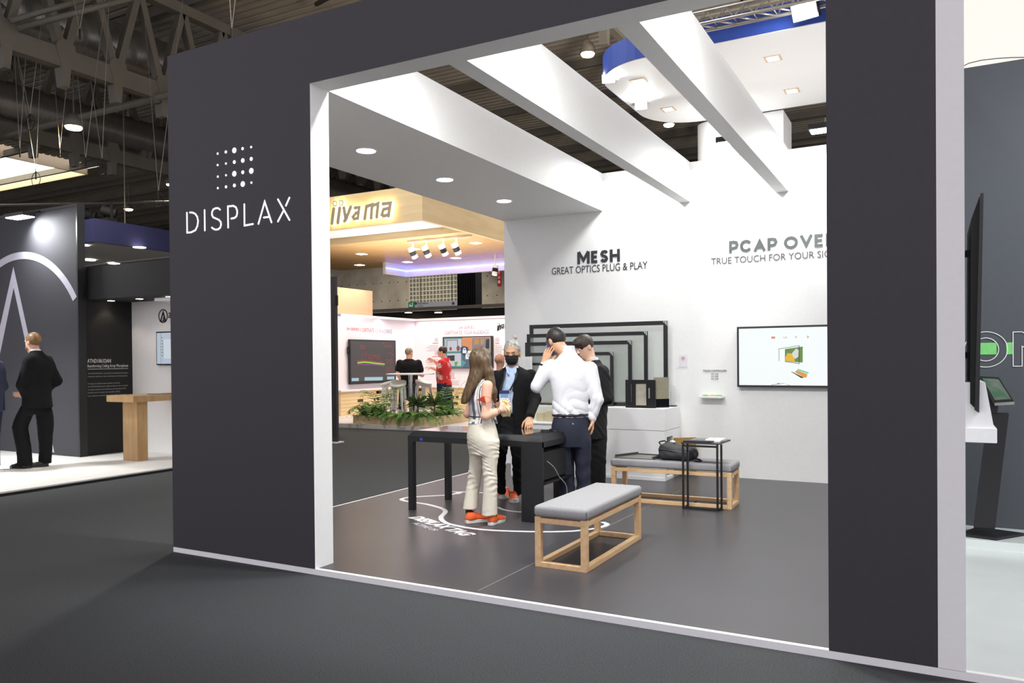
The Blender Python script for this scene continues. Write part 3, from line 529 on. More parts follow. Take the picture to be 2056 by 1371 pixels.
A, B = az(818, 1039, K), az(931, 1077, K); ea = (B-A)/np.linalg.norm(B-A); eb = np.cross((0, 0, 1), ea); LN = float(np.linalg.norm(B-A))
text('graphic_title', 'DISPLAX TAG', (A, ea, eb), 0, LN, 0, .13, FG, fg, .05, .3, .0008, .0005)
A2 = az(826, 1050.5, K); text('graphic_subtitle', 'ACTIVE OR', (A2, ea, eb), 0, LN*.40, 0, .055, FG, fg, 0, .3, .0008, .0005)
# ================================================================ NEIGHBOURING STANDS
BIRCH = wood('birch_plywood', (232, 210, 168), (222, 196, 150), (.3, .3, 2.5), .5, 3)
OAKC = wood('oak_ceiling', (226, 190, 136), (212, 172, 116), (.3, 3, 3), .45, 6)
PANELW = mat('white_print_panel', (232, 226, 233), .5, var=.01)
# --- iiyama stand: platform, canopy, corner walls
PX, PY = -12.826, 18.0
it = MB().box(-14, -5.8, 13.1, 20.5, 0, .09); struct('stand_floor', it, mat('pale_platform', (226, 222, 220), .4, rgb2=(206, 203, 204), scale=2), 'pale platform of the wooden stand in the background')
cn = thing('wooden_canopy', (-9.113, 13.1, 4.29), 'pale plywood canopy with backlit iiyama sign over the background stand', 'canopy')
m = MB(cn); m.box(-14, -9.113, 13.1, 13.2, 4.29, 5.01); m.box(-9.213, -9.113, 13.2, 21, 4.29, 5.01); obj('fascia', m, BIRCH, cn)
obj('white_soffit', MB(cn).box(-14, -9.213, 13.2, 14.9, 4.46, 4.5), WHITE, cn); obj('wood_ceiling', MB(cn).box(-16.5, -9.213, 14.9, 19.2, 4.3, 4.48), OAKC, cn); obj('step_edge', MB(cn).box(-14, -9.213, 14.87, 14.9, 4.3, 4.46), BIRCH, cn)
m = MB(cn); m.box(-13.97, -9.213, 19.2, 19.3, 3.95, 4.3); m.box(-14.07, -13.97, 18.2, 19.3, 3.95, 4.3); obj('rear_fascia', m, WHITE, cn)
m = MB(cn); m.box(-13.96, -9.22, 19.17, 19.2, 4.12, 4.14); m.box(-13.97, -13.94, 18.2, 19.17, 4.12, 4.14); obj('light_strip', m, lampmat('blue_led', (70, 95, 255), 9), cn, label='glowing blue light strip')
area('blue_strip_light', (-11.6, 19.05, 4.12), (-11.6, 19.2, 4.0), 4, 4.4, .05, (.35, .3, 1)); area('blue_strip_light_2', (-9.9, 15.2, 4.44), (-9.3, 15.2, 4.5), 3, .5, .2, (.35, .3, 1))
m = MB(cn)
for px, py in ((726, 510), (832, 500), (915, 518), (818, 526), (722, 532), (955, 488)):
    P = az(px, py, 4.3); obj('recessed_lamp', MB(cn).box(P[0]-.11, P[0]+.11, P[1]-.11, P[1]+.11, 4.293, 4.299), lampmat('warm_recess', (255, 240, 215), 9), cn); spot('recess_beam', (P[0], P[1], 4.25), (P[0], P[1], 0), 60, 110, WARM2, .06)
il = thing('wall_sign', (-10.6, 13.1, 4.6), 'backlit grey iiyama letters on the plywood canopy fascia', 'sign')
ORG, SCL = (640, 330), 4.421
SIGNG = mat('sign_letter_grey', (172, 158, 140), .5); GLOW = lampmat('sign_backlight', (255, 240, 150), 38)
def ilogo(par, y, pts, sc, org, m, th, lift, grow=0, wid=1.0):
    """italic rounded lettering with two linked dots, given by its strokes"""
    for nm, st, w_ in pts:
        pl = []
        for s in st: pl += stroke(pxy(s, y, org, sc), w_*wid+grow)
        flat(nm, pl, FY(y), m, par, lift, th)
IY = [('letter', [[(150, 400), (133, 525)]], .085), ('letter', [[(203, 395), (185, 518)]], .085), ('letter', [[(238, 390), (256, 490)], [(300, 382), (262, 480), (245, 505)]], .078),
      ('letter', [[(335, 390), (375, 385), (362, 485)], [(345, 440), (318, 470), (330, 488), (358, 480)], [(345, 435), (368, 430)]], .066), ('letter', [[(440, 375), (424, 485)], [(440, 378), (490, 360), (480, 478)], [(490, 372), (543, 352), (530, 470)]], .072),
      ('letter', [[(585, 355), (650, 348), (634, 462)], [(590, 405), (575, 450), (592, 462), (625, 452)], [(595, 402), (640, 392)]], .072),
      ('dot', [[(160+16*math.cos(a*math.pi/6), 353+22*math.sin(a*math.pi/6)) for a in range(13)]], .022), ('dot', [[(214+16*math.cos(a*math.pi/6), 346+22*math.sin(a*math.pi/6)) for a in range(13)]], .022)]
ilogo(il, 13.1, IY, SCL, ORG, SIGNG, .018, .045)
gl = obj('backlight', MB(il).box(-11.42, -9.98, 13.092, 13.096, 4.415, 4.42), GLOW, il) if 0 else None
for nm, st, w_ in IY:
    pl = []
    for s in st: pl += stroke(pxy(s, 13.1, ORG, SCL), max(.012, w_-.02))
    flat('back_glow', pl, FY(13.1), GLOW, il, .034, .006)
# spotlights on their track
t = thing('spotlight_track', (-10.9, 15.06, 4.28), 'white ceiling track carrying four spotlights under the wooden canopy', 'track'); a, b = az(818, 486, 4.27), az(947, 473.7, 4.27); obj('rail', MB(t).bar(a, b, .05, .04), WHITE, t)
def tspot(P, aim, lb, g='track spotlights under the wooden canopy'):
    t = thing('track_spotlight', V3(P), lb, 'spotlight', g); d = (Vector(aim)-Vector(P)).normalized(); c = Vector((0, 0, -.26))
    obj('stem', MB().tube([(0, 0, .03 if P[2] > 4.2 else .2), c], .014, 6), WHITE, t); obj('housing', MB().cyl(c-d*.13, c+d*.13, .075, 18), WHITE, t, smooth=False); obj('band', MB().cyl(c-d*.05, c+d*.05, .079, 18), BLACKM, t); obj('lens', MB().cyl(c+d*.13, c+d*.135, .06, 18), lampmat('spot_lens', (255, 235, 205), 8), t)
for (px, py), lb in zip(((829, 486), (856, 483), (890, 479.5), (916, 477)), ('leftmost', 'second', 'third', 'rightmost')):
    P = az(px, py, 4.25); tspot(P, (P[0]+.5, P[1]+2.2, .8), lb+' of the four white and black track spotlights')
P = az(994, 523, 4.1); tspot(P, (P[0]-.3, P[1]-.6, .5), 'single spotlight hanging near the blue light strip')
for i, (tx, ty, tz) in enumerate(((-12.6, 16.2, 1.4), (-11, 17.9, 1.4), (-10, 17.9, 1.5), (-8, 17.9, 1.5))): spot('track_beam', (tx*.4-6.4, 15, 4.0), (tx, ty, tz), 25, 60, (1, .95, .9), .05)
# corner walls
WZ0, WZ1 = .69, 2.593
m = MB(); m.box(PX-.12, PX, 14.75, PY+.12, WZ0, WZ1); struct('partition_wall', m, PANELW, 'white lit side wall of the wooden stand'); struct('partition_wall', MB().box(PX, -5.9, PY, PY+.12, WZ0, WZ1), PANELW, 'white lit rear wall of the wooden stand')
m = MB(); m.box(PX, PX+.14, 14.75, PY, WZ1-.06, WZ1); m.box(PX+.14, -5.9, PY-.14, PY, WZ1-.06, WZ1); struct('trim_8', m, PANELW, 'light trough along the top of the white corner wall')
area('trough_light', (PX+.1, 16.4, WZ1-.08), (PX+.02, 16.4, 1.5), 14, .05, 3.2, (1, .97, 1)); area('trough_light_2', (-9.4, PY-.1, WZ1-.08), (-9.4, PY-.02, 1.5), 26, 6.5, .05, (1, .97, 1)); area('added_stand_fill', (-10.6, 15.6, 4.24), (-10.6, 15.6, 0), 110, 3, 1.6, (1, .93, .84)); area('added_stand_fill_2', (-10.9, 15.2, 2.0), (-10.9, 14.9, 5), 110, 2.5, 1.5, (1, .93, .86), 160)  # last two are added fills under the canopy; the upward one imitates platform bounce
nb = MB(); nb.box(PX-.1, PX+.10, 14.75, PY, .09, WZ0); nb.box(PX+.10, -5.9, PY-.10, PY+.1, .09, WZ0)
struct('trim_9', nb, BIRCH, 'plywood block base below the white corner wall')
rw = random.Random(11); nk = MB(); gr = MB()
for i in range(16):
    a = 14.85+rw.random()*2.9; z = .13+int(rw.random()*6)*.09; l = rw.choice((.07, .09, .22)); nk.box(PX+.10, PX+.102, a, a+l, z, z+.075)
for i in range(24):
    a = PX+.2+rw.random()*5; z = .13+int(rw.random()*6)*.09; l = rw.choice((.07, .09, .22)); nk.box(a, a+l, PY-.102, PY-.10, z, z+.075)
for k in range(1, 7):
    z = .115+k*.09-.01; gr.box(PX+.10, PX+.1012, 14.75, PY, z, z+.008); gr.box(PX+.1, -5.9, PY-.1012, PY-.10, z, z+.008)
struct('trim_10', nk, mat('niche_brown', (70, 50, 30), .8), 'dark niches in the plywood block base'); struct('trim_11', gr, mat('joint_tan', (172, 138, 92), .7), 'joints between the plywood blocks')
ledge = MB(); ledge.box(PX, PX+.16, 14.7, PY, WZ0, WZ0+.04); ledge.box(PX+.16, -5.9, PY-.16, PY, WZ0, WZ0+.04); struct('trim_12', ledge, PANELW, 'white ledge between corner wall and plywood base')
RED, ROSE, VIOL, GREYT = mat('print_red', (206, 66, 74), .6), mat('print_rose', (214, 108, 116), .6), mat('print_violet', (150, 128, 158), .6), mat('print_grey', (176, 170, 182), .6)
def fx(s, x, px0, px1, py0, py1, m, par, nm='words', bold=0):
    a, b, c = ax(px0, py1, x), ax(px1, py1, x), ax(px0, py0, x); return text(nm, s, FX(x), a[1], b[1], a[2], c[2], m, par, bold, lift=.003)
def fy(s, y, px0, px1, py0, py1, m, par, nm='words', bold=0):
    a, b, c = ay(px0, py1, y), ay(px1, py1, y), ay((px0+px1)/2, py0, y); return text(nm, s, FY(y), a[0], b[0], (a[2]+ay(px1, py1, y)[2])/2, c[2], m, par, bold, lift=.003)
t = thing('wall_lettering', (PX, 15.5, 2.1), 'slim 04 SERIES | CAPTIVATE YOUR AUDIENCE line above the drawn-on screen', 'lettering', 'slogans on the white corner wall')
fx('04 SERIES |', PX, 696, 724, 657, 664.5, RED, t); fx('CAPTIVATE', PX, 727, 751, 658, 666.5, ROSE, t); fx('YOUR AUDIENCE', PX, 753, 787, 660, 668, VIOL, t)
t = thing('wall_lettering', (-11, PY, 2.2), 'two line 04 SERIES CAPTIVATE YOUR AUDIENCE slogan above the colourful screen', 'lettering', 'slogans on the white corner wall')
fy('04 SERIES', PY, 921, 953, 653.5, 660.5, RED, t); fy('CAPTIVATE', PY, 893, 928, 664, 671.5, ROSE, t); fy('YOUR AUDIENCE', PY, 931, 981.5, 662.5, 670.5, VIOL, t)
t = thing('wall_sign', (-9.6, PY, 2.3), 'small black iiyama logo beside the slogan on the white wall', 'sign')
LG = [(nm, [[(999+(u-133)*.0507, 663.5+(v-525)*.075-(u-133)*.008) for u, v in s] for s in st], w_*.62) for nm, st, w_ in IY]
for nm, st, w_ in LG:
    pl = []
    for s in st: pl += stroke(pxy(s, PY, (0, 0), 1), w_*.62)
    flat(nm, pl, FY(PY), BLACK, t, .003, .003)
t = thing('info_text', (-10.5, PY, 1.5), 'small grey feature paragraphs with red captions around the colourful screen', 'lettering')
for (px0, px1, yy, n, al) in ((855, 880, 690, 4, 1), (853, 880, 717, 4, 1), (995, 1012, 690, 5, 0), (905, 925, 760, 4, 0)):
    a0, a1 = ay(px0, yy, PY), ay(px1, yy, PY); q = (a1[0]-a0[0])*.45
    flat('caption', [rect(a1[0]-q, a1[0], a0[2], a0[2]+.02) if al else rect(a0[0], a0[0]+q, a0[2], a0[2]+.02)], FY(PY), ROSE, t, .003, .001)
    rr = random.Random(px0); flat('paragraph', [(lambda l: rect(a1[0]-l, a1[0], a0[2]-.07-k*.045, a0[2]-.055-k*.045) if al else rect(a0[0], a0[0]+l, a0[2]-.07-k*.045, a0[2]-.055-k*.045))((a1[0]-a0[0])*rr.uniform(.7, 1)) for k in range(n)], FY(PY), GREYT, t, .003, .001)
    c = a1[0]-.06 if al else a0[0]+.06; flat('icon', [rect(c-.05, c+.05, a0[2]+.05, a0[2]+.06), rect(c-.05, c+.05, a0[2]+.14, a0[2]+.15), rect(c-.05, c-.04, a0[2]+.06, a0[2]+.14), rect(c+.04, c+.05, a0[2]+.06, a0[2]+.14), disc(c, a0[2]+.1, .018, 8)], FY(PY), VIOL, t, .003, .001)
# drawn-on interactive screen (left wall)
s1 = thing('interactive_screen', (PX, 16.2, 1.4), 'large dark interactive screen with red and green handwriting on the left white wall', 'screen')
ya, yb, za_, zb_ = ax(703, 700, PX+.1)[1], ax(794.5, 700, PX+.1)[1], ax(703, 772, PX+.1)[2], ax(703, 681, PX+.1)[2]
SX = PX+.1
obj('casing', MB(s1).box(PX+.03, SX-.012, ya, yb, za_, zb_), BLACK, s1, .008); obj('wall_mount', MB(s1).box(PX, PX+.03, 15.9, 16.5, 1.2, 1.7), BLACKM, s1); obj('display', MB(s1).box(SX-.012, SX-.006, ya+.03, yb-.03, za_+.07, zb_-.03), lampmat('dark_display', (72, 68, 70), .55), s1)
m = MB(s1); m.box(SX-.012, SX, ya, yb, za_, za_+.07); m.box(SX-.012, SX, ya, yb, zb_-.03, zb_); m.box(SX-.012, SX, ya, ya+.03, za_+.07, zb_-.03); m.box(SX-.012, SX, yb-.03, yb, za_+.07, zb_-.03); obj('bezel', m, BLACK, s1)
obj('side_handle', MB(s1).tube([(SX-.05, ya-.005, 1.62), (SX-.05, ya-.05, 1.63), (SX-.05, ya-.05, 1.78), (SX-.05, ya-.005, 1.79)], .014, 6), BLACK, s1)
def draw(nm, strokes, w_, m):
    pl = []
    for s in strokes: pl += stroke(pxx([(650+u/4.571, 600+v/4.571) for u, v in s], SX-.006), w_, True)
    return flat(nm, pl, FX(SX-.006), m, s1, .001, .001)
INR, ING, INP = lampmat('ink_red', (178, 58, 54), .7), lampmat('ink_green', (160, 220, 60), .9), lampmat('ink_purple', (150, 60, 150), .7)
def inf(cx, cy, a, b): return [(cx+a*math.sin(t_*.35), cy+b*math.sin(t_*.7)) for t_ in range(19)]
draw('red_scribble', [inf(356, 442, 20, 16), inf(600, 573, 26, 18), inf(600, 645, 28, 22)], .012, INR)
draw('red_scribble', [[(345, 500), (347, 545)], [(360, 495), (362, 545)], [(375, 490), (390, 525)], [(400, 490), (378, 560)], [(425, 505), (408, 520), (415, 550), (432, 540), (430, 505), (435, 555)], [(445, 555), (447, 505), (462, 520), (463, 552), (472, 515), (485, 530), (486, 555)], [(512, 505), (492, 520), (497, 552), (512, 540), (512, 505), (518, 560), (522, 565)]], .012, INR)
draw('red_scribble', [[(540, 405), (562, 402)], [(550, 405), (548, 445)], [(566, 425), (560, 440), (572, 442), (574, 425), (566, 425)], [(580, 425), (583, 442), (592, 440), (592, 422)], [(605, 420), (598, 440), (608, 442)], [(612, 405), (612, 445), (622, 428), (624, 448)], [(640, 440), (632, 480)], [(590, 490), (592, 502), (600, 490), (603, 502)], [(625, 490), (615, 500), (628, 502)], inf(637, 518, 5, 5)], .010, INR)
draw('red_line', [[(305, 570), (350, 566), (400, 568), (470, 576), (540, 582)]], .026, INR); draw('green_line', [[(312, 587), (370, 580), (420, 584), (480, 592), (556, 599)]], .034, ING); draw('purple_line', [[(312, 602), (400, 602), (480, 604), (552, 615)]], .026, INP)
TBX = lampmat('toolbar_blue', (176, 212, 226), .8)
for u0, u1, v0, v1 in ((256, 321, 727, 755), (375, 541, 718, 750), (581, 648, 713, 740)): flat('toolbar', [pxx([(650+u/4.571, 600+v/4.571) for u, v in ((u0, v1), (u1, v1-2), (u1, v0-2), (u0, v0))], SX-.006)], FX(SX-.006), TBX, s1, .001, .001)
# colourful wall screen (back wall)
s2 = thing('wall_screen', (-10.9, PY, 1.6), 'colourful screen with teal and orange panels and a padlock shield on the white wall', 'screen'); SY = PY-.08
p0, p1 = ay(889, 739.5, SY), ay(988, 674, SY); obj('casing', MB(s2).box(p0[0], p1[0], SY, PY, p0[2], p1[2]), BLACK, s2, .008)
def sp(nm, polys, m, k=0): return flat(nm, [pxy(p, SY, (840, 640), 6.232) for p in polys], FY(SY), m, s2, .002+.0015*k, .001)
sp('teal_field', [[(315, 240), (910, 225), (910, 612), (315, 612)]], lampmat('scr_teal', (92, 150, 150), .75)); sp('orange_field', [[(560, 232), (900, 224), (900, 420), (700, 420), (545, 330), (545, 250)]], lampmat('scr_orange', (232, 150, 92), .85), 1); sp('navy_field', [[(545, 440), (910, 420), (910, 610), (560, 610)]], lampmat('scr_navy', (86, 110, 134), .75), 1); sp('teal_triangle', [[(545, 515), (600, 548), (545, 600)]], lampmat('scr_teal2', (100, 170, 165), .75), 2)
LB = lampmat('scr_light', (214, 214, 224), .8); DK = lampmat('scr_dark', (40, 40, 58), .6); SK = lampmat('scr_rose', (150, 90, 90), .6)
sp('classroom_picture', [[(335, 258), (540, 250), (540, 405), (335, 410)]], LB, 2); sp('picture_board', [[(355, 268), (495, 262), (495, 268), (361, 274), (361, 345), (355, 350)], [(489, 262), (495, 262), (495, 340), (489, 340)]], DK, 3); sp('picture_people', [disc(350, 375, 16, 10, 1.5), disc(405, 375, 16, 10, 1.5), disc(500, 370, 22, 10, 1.6)], SK, 3)
sp('meeting_picture', [[(675, 245), (890, 235), (890, 400), (675, 400)]], lampmat('scr_room', (150, 146, 160), .7), 2); sp('picture_panels', [[(700, 255), (760, 252), (760, 320), (700, 322)], [(780, 250), (825, 248), (825, 318), (780, 320)]], lampmat('scr_amber', (210, 150, 80), .8), 3); sp('picture_figure', [[(850, 260), (890, 250), (890, 370), (840, 380)]], DK, 3)
sp('office_picture', [[(360, 435), (535, 430), (535, 590), (380, 590)]], LB, 2); sp('picture_monitor', [[(365, 460), (455, 455), (455, 525), (365, 528)]], DK, 3); sp('picture_green', [[(450, 540), (500, 535), (480, 590), (460, 590)]], lampmat('scr_green', (110, 190, 80), .7), 3)
sp('shield', [[(528, 360), (578, 340), (626, 358), (622, 420), (578, 468), (532, 425)]], lampmat('scr_shield', (38, 56, 110), .7), 4); sp('padlock', [[(556, 392), (602, 390), (602, 430), (556, 430)], [(562, 372), (570, 362), (588, 362), (596, 372), (596, 392), (588, 392), (586, 374), (572, 374), (570, 392), (562, 392)]], lampmat('scr_white', (245, 245, 245), .9), 5); sp('basket_tile', [[(592, 400), (675, 398), (675, 504), (592, 504)]], MATS['scr_white'], 4); sp('basket_icon', [stroke([(612, 445), (664, 443)], 5, False)[0], stroke([(618, 450), (624, 480)], 5, False)[0], stroke([(658, 448), (654, 480)], 5, False)[0], stroke([(624, 480), (654, 480)], 5, False)[0], stroke([(636, 442), (636, 425)], 5, False)[0]], DK, 5)
# high table and stools
t = thing('high_table', (-10.31, 14.3, .09), 'round white bar table between the polo shirt man and the planter', 'table'); obj('table_top', MB().cyl((0, 0, 1.035), (0, 0, 1.06), .54, 40), WHITEP, t); obj('column', MB().cyl((0, 0, .02), (0, 0, 1.035), .045, 16), CHROME, t); obj('foot_plate', MB().cyl((0, 0, 0), (0, 0, .02), .28, 30), CHROME, t)
tag(obj('paper_sheet', MB().box(-10.45, -10.1, 14.2, 14.4, 1.1502, 1.154), mat('paper_sheet', (240, 236, 228), .6)), 'white paper lying on the round bar table', 'paper')
SHELL = mat('white_moulded_shell', (232, 230, 228), .35)
def stool(x, y, rz):
    t = thing('bar_stool', (x, y, .09), 'white', 'stool', 'white bar stools', rz); m = MB(); n = 20; rows = []
    prof = [(0, .82), (.10, .815), (.17, .835), (.21, .87), (.20, .80), (.12, .77), (0, .765)]
    vs_ = [(r*math.cos(2*math.pi*k/n), r*.85*math.sin(2*math.pi*k/n), z+(.05*math.cos(2*math.pi*k/n) if r > .05 else 0)) for r, z in prof[1:-1] for k in range(n)]
    fs = [(i*n+k, i*n+(k+1) % n, (i+1)*n+(k+1) % n, (i+1)*n+k) for i in range(len(prof)-3) for k in range(n)]+[tuple(range(n)), tuple(range((len(prof)-3)*n, (len(prof)-2)*n))]
    obj('seat', m.add(vs_, fs), SHELL, t, smooth=True)
    for k in range(4):
        a = math.pi/4+k*math.pi/2; c, s = math.cos(a), math.sin(a); obj('leg', MB().tube(crm([(c*.13, s*.11, .80), (c*.16, s*.15, .70), (c*.17, s*.17, .4), (c*.23, s*.23, 0)], 4), [.04]*4+[.035]*4+[.024]*5, 8), SHELL, t, smooth=True)
    obj('foot_ring', MB().tube([(.19*math.cos(k*.3142), .19*math.sin(k*.3142), .25) for k in range(21)], .012, 6), CHROME, t); return t
for P, rz, lb in ((ay(783, 820, 14.5), .3, 'white bar stool at the left of the round bar table'), (ay(800, 820, 13.95), 1.9, 'white bar stool in front of the round bar table'), (ay(851, 820, 14.7), 3.0, 'white bar stool right of the bar table, between the two men')):
    stool(float(P[0]), float(P[1]), rz)['label'] = lb
# planter
pl = thing('planter_box', (-9.06, 13.2, .09), 'low L-shaped plywood planter box along the platform edge', 'planter'); SOIL = mat('potting_soil', (58, 42, 30), .95, bump=.5)
m = MB(pl); m.box(-11.05, -9.06, 13.2, 13.23, .09, .272); m.box(-11.05, -9.06-.38, 13.52, 13.55, .09, .272); m.box(-11.05, -11.02, 13.23, 13.52, .09, .272); m.box(-9.09, -9.06, 13.23, 15.2, .09, .272); m.box(-9.44, -9.41, 13.55, 15.2, .09, .272); m.box(-9.41, -9.09, 15.17, 15.2, .09, .272); obj('box_boards', m, BIRCH, pl)
m = MB(pl); m.box(-11.02, -9.09, 13.23, 13.52, .10, .24); m.box(-9.41, -9.09, 13.52, 15.17, .10, .24); obj('soil', m, SOIL, pl)
def leafquad(mb, a, b, w_, up):
    a, b = Vector(a), Vector(b); d = b-a; s = d.cross(Vector(up)); s = s.normalized()*w_ if s.length > 1e-6 else Vector((w_, 0, 0)); mid = a+d*.4; mb.add([a, mid-s, b, mid+s], [(0, 1, 2, 3)])
def frond(mb, base, ang, L_, rise, droop, lw, n=13, leafw=.011):
    c, s = math.cos(ang), math.sin(ang); P = []
    for i in range(n+1):
        q = i/n; r = L_*(q*.85); z = rise*L_*(1-(1-q)**2)-droop*L_*q*q; P.append(Vector((base[0]+c*r, base[1]+s*r, base[2]+z)))
    mb.tube(P[::2], .003, 4, False)
    for i in range(1, n+1):
        d = (P[i]-P[i-1]).normalized(); sd = d.cross(Vector((0, 0, 1))); sd = sd.normalized() if sd.length > .01 else Vector((-s, c, 0)); l = lw*math.sin(math.pi*min(.97, .18+.8*i/n))**.8
        for k in (-1, 1): leafquad(mb, P[i], P[i]+sd*k*l+d*l*.45-Vector((0, 0, l*.15)), leafw, sd.cross(d))
def fern(P, seed, n, L_, rise, droop, lw, lb, grp='plants in the plywood planter', leafw=.014, nm='potted_fern'):
    r = random.Random(seed); t = thing(nm, V3(P), lb, 'plant', grp); m = MB()
    for k in range(n): frond(m, (r.uniform(-.04, .04), r.uniform(-.04, .04), 0), k*2.4+r.uniform(-.3, .3), L_*r.uniform(.65, 1.1), rise*r.uniform(.6, 1.3), droop*r.uniform(.6, 1.4), lw*r.uniform(.8, 1.2), leafw=leafw)
    obj('fronds', m, LEAF, t); obj('root_crown', MB().tube([(0, 0, -.01), (0, 0, .05)], [.05, .02], 8), SOIL, t); return t
fz = .24
for i, (x, y, L_, rise, lb) in enumerate(((-10.85, 13.36, .52, .75, 'spreading fern at the left end of the planter'), (-10.6, 13.42, .46, .8, 'upright fern second from the left end of the planter'), (-10.3, 13.34, .42, .5, 'low fern in front of the white stools'), (-10.0, 13.38, .44, .45, 'drooping fern near the middle of the planter'), (-9.72, 13.34, .44, .5, 'fern beside the left dracaena stem'), (-9.45, 13.36, .48, .45, 'fern spilling over the front planter corner'), (-9.22, 13.36, .5, .5, 'fern at the outer corner of the planter'), (-9.25, 13.8, .48, .6, 'fern behind the corner along the side planter'), (-9.25, 14.25, .5, .6, 'fern farthest along the side planter'))):
    fern((x, y, fz), 20+i, 22, L_, rise, .55, .085, lb)
fern((-10.45, 13.4, fz), 50, 9, .85, 1.0, .45, .17, 'tall feathery palm left of the white stools', leafw=.012, nm='potted_palm'); fern((-9.25, 14.05, fz), 51, 9, .8, 1.0, .45, .16, 'feathery palm behind the planter corner near the brown haired woman', leafw=.012, nm='potted_palm')
for i, (px, lb) in enumerate(((838, 'spiky dracaena below the round bar table'), (872, 'spiky dracaena in front of the man in the red shirt'))):
    P = ay(px, 835, 13.42); t = thing('potted_dracaena', (float(P[0]), 13.42, fz), lb, 'plant', 'plants in the plywood planter'); r = random.Random(i+90); obj('stem', MB().tube([(0, 0, -.01), (.01, 0, .2), (0, .01, .32)], [.02, .017, .014], 8), mat('stem_brown', (112, 92, 56), .8), t); m = MB()
    for k in range(46):
        a = k*2.4; e = r.uniform(.1, 1.25); l = r.uniform(.26, .40); b = Vector((0, 0, .22+.12*k/46)); d = Vector((math.cos(a)*math.cos(e), math.sin(a)*math.cos(e), math.sin(e))); mid = b+d*l*.55; tip = b+d*l*.95+Vector((0, 0, -.10*math.cos(e))); s = d.cross(Vector((0, 0, 1))).normalized()*.009; m.add([b-s*.6, b+s*.6, mid+s, tip, mid-s], [(0, 1, 2, 3, 4)])
    obj('leaves', m, mat('dracaena_green', (48, 76, 34), .45, rgb2=(74, 104, 48), scale=8), t)
# --- things behind the wooden stand
struct('partition_wall', MB().box(-13.72, -13.6, 15.65, 17.12, 0, 3.36), mat('peach_panel', (240, 206, 170), .6), 'warm peach panel behind the white corner wall'); spot('peach_beam', (-13.2, 16.3, 4.2), (-13.6, 16.35, 2.2), 42, 70, WARM2, .05)
m = MB(); m.box(-24, -9, 25, 25.1, 0, 3.35); struct('partition_wall', m, BLACKM, 'black booth wall far behind the wooden stand')
fr = thing('lighting_rail', (-17, 24.8, 3.4), 'grey rail along the top of the far black booth', 'rail'); obj('rail_bar', MB(fr).bar((-20.5, 24.85, 3.42), (-12, 24.85, 3.42), .1, .12), STEEL, fr)
for i, (px, lb) in enumerate(((820, 'left lamp shining on the far black booth wall'), (880, 'right lamp shining on the far black booth wall'))):
    P = ay(px, 627.5, 24.6); t = thing('booth_lamp', V3(P), lb, 'lamp', 'lamps on the far black booth'); obj('lamp_head', MB().cyl((0, 0, 0), (0, 0, .07), .16, 18), STEEL, t); obj('lamp_glass', MB().cyl((0, 0, -.01), (0, 0, 0), .14, 18), lampmat('booth_glow', (255, 244, 200), 12), t); obj('arm', MB().tube([(0, 0, .04), (0, 24.85-P[1], .1), (0, 24.85-P[1], 3.42-P[2])], .02, 6), STEEL, t); spot('booth_beam', (P[0], P[1], P[2]-.05), (P[0], P[1]+.3, 1.5), 60, 110, (1, .95, .75), .05)
cu = MB(); cw0, cw1 = ay(919, 600, 27)[0], ay(960, 600, 27)[0]
for k in range(9): a = cw0+(cw1-cw0)*k/9; cu.add([(a, 27, 0), (a+(cw1-cw0)/18, 26.88, 0), (a+(cw1-cw0)/9, 27, 0), (a, 27, 6.2), (a+(cw1-cw0)/18, 26.88, 6.2), (a+(cw1-cw0)/9, 27, 6.2)], [(0, 1, 4, 3), (1, 2, 5, 4)])
cu.box(cw0, cw1, 27, 27.3, 0, 6.2); tag(obj('black_curtain', cu, mat('curtain_black', (24, 24, 30), .9)), 'tall pleated black curtain under the wooden canopy', 'curtain')
gw0, gw1 = ay(823, 602, YH-.05), ay(918.5, 541, YH-.05); gb = MB(); n = 14; gwid = (gw1[0]-gw0[0])/n; nz = 8
GZ0, GZ1 = 4.75, 7.0
gm_ = MB(); gm_.box(gw0[0], gw1[0], YH-.05, YH, GZ0, GZ1); wd_ = obj('window_3', gm_, mat('glass_block', (112, 110, 98), .3, rgb2=(132, 128, 114), scale=2)); tag(wd_, 'glass block window in the concrete end wall', kind='structure')
gg = MB()
for k in range(n+1): gg.box(gw0[0]+k*gwid-.028, gw0[0]+k*gwid+.028, YH-.09, YH-.05, GZ0, GZ1)
for k in range(nz+2): gg.box(gw0[0], gw1[0], YH-.085, YH-.05, GZ0+k*.25-.028, GZ0+k*.25+.028)
o = obj('glazing_grid', gg, mat('grid_mortar', (222, 214, 190), .7), wd_); o.parent = wd_
t = thing('direction_sign', (-19.8, 30, 4), 'long white hall direction sign with blue arrows over the far booth', 'sign'); p0, p1 = ay(833, 621, 30), ay(918, 603, 30); obj('sign_panel', MB(t).box(p0[0], p1[0], 30, 30.08, p0[2], p1[2]), mat('sign_white', (226, 226, 228), .4), t); BL = mat('sign_blue', (52, 72, 140), .5)
fy('Altres Pavellons', 30, 839, 860, 607, 610.5, BL, t); fy('Sortides', 30, 839, 850, 612.5, 615.5, BL, t)
for px, s in ((835, -1), (910, 1)): c = ay(px, 609, 30); flat('arrow', [disc(c[0], c[2], .07, 14)], FY(30), BL, t, .003, .002)
struct('trim_13', MB().tube([(p0[0]+.3, 30.04, p1[2]), (p0[0]+.3, 30.04, 11)], .02, 6).tube([(p1[0]-.3, 30.04, p1[2]), (p1[0]-.3, 30.04, 11)], .02, 6), STEEL, 'hanger rods of the direction sign')
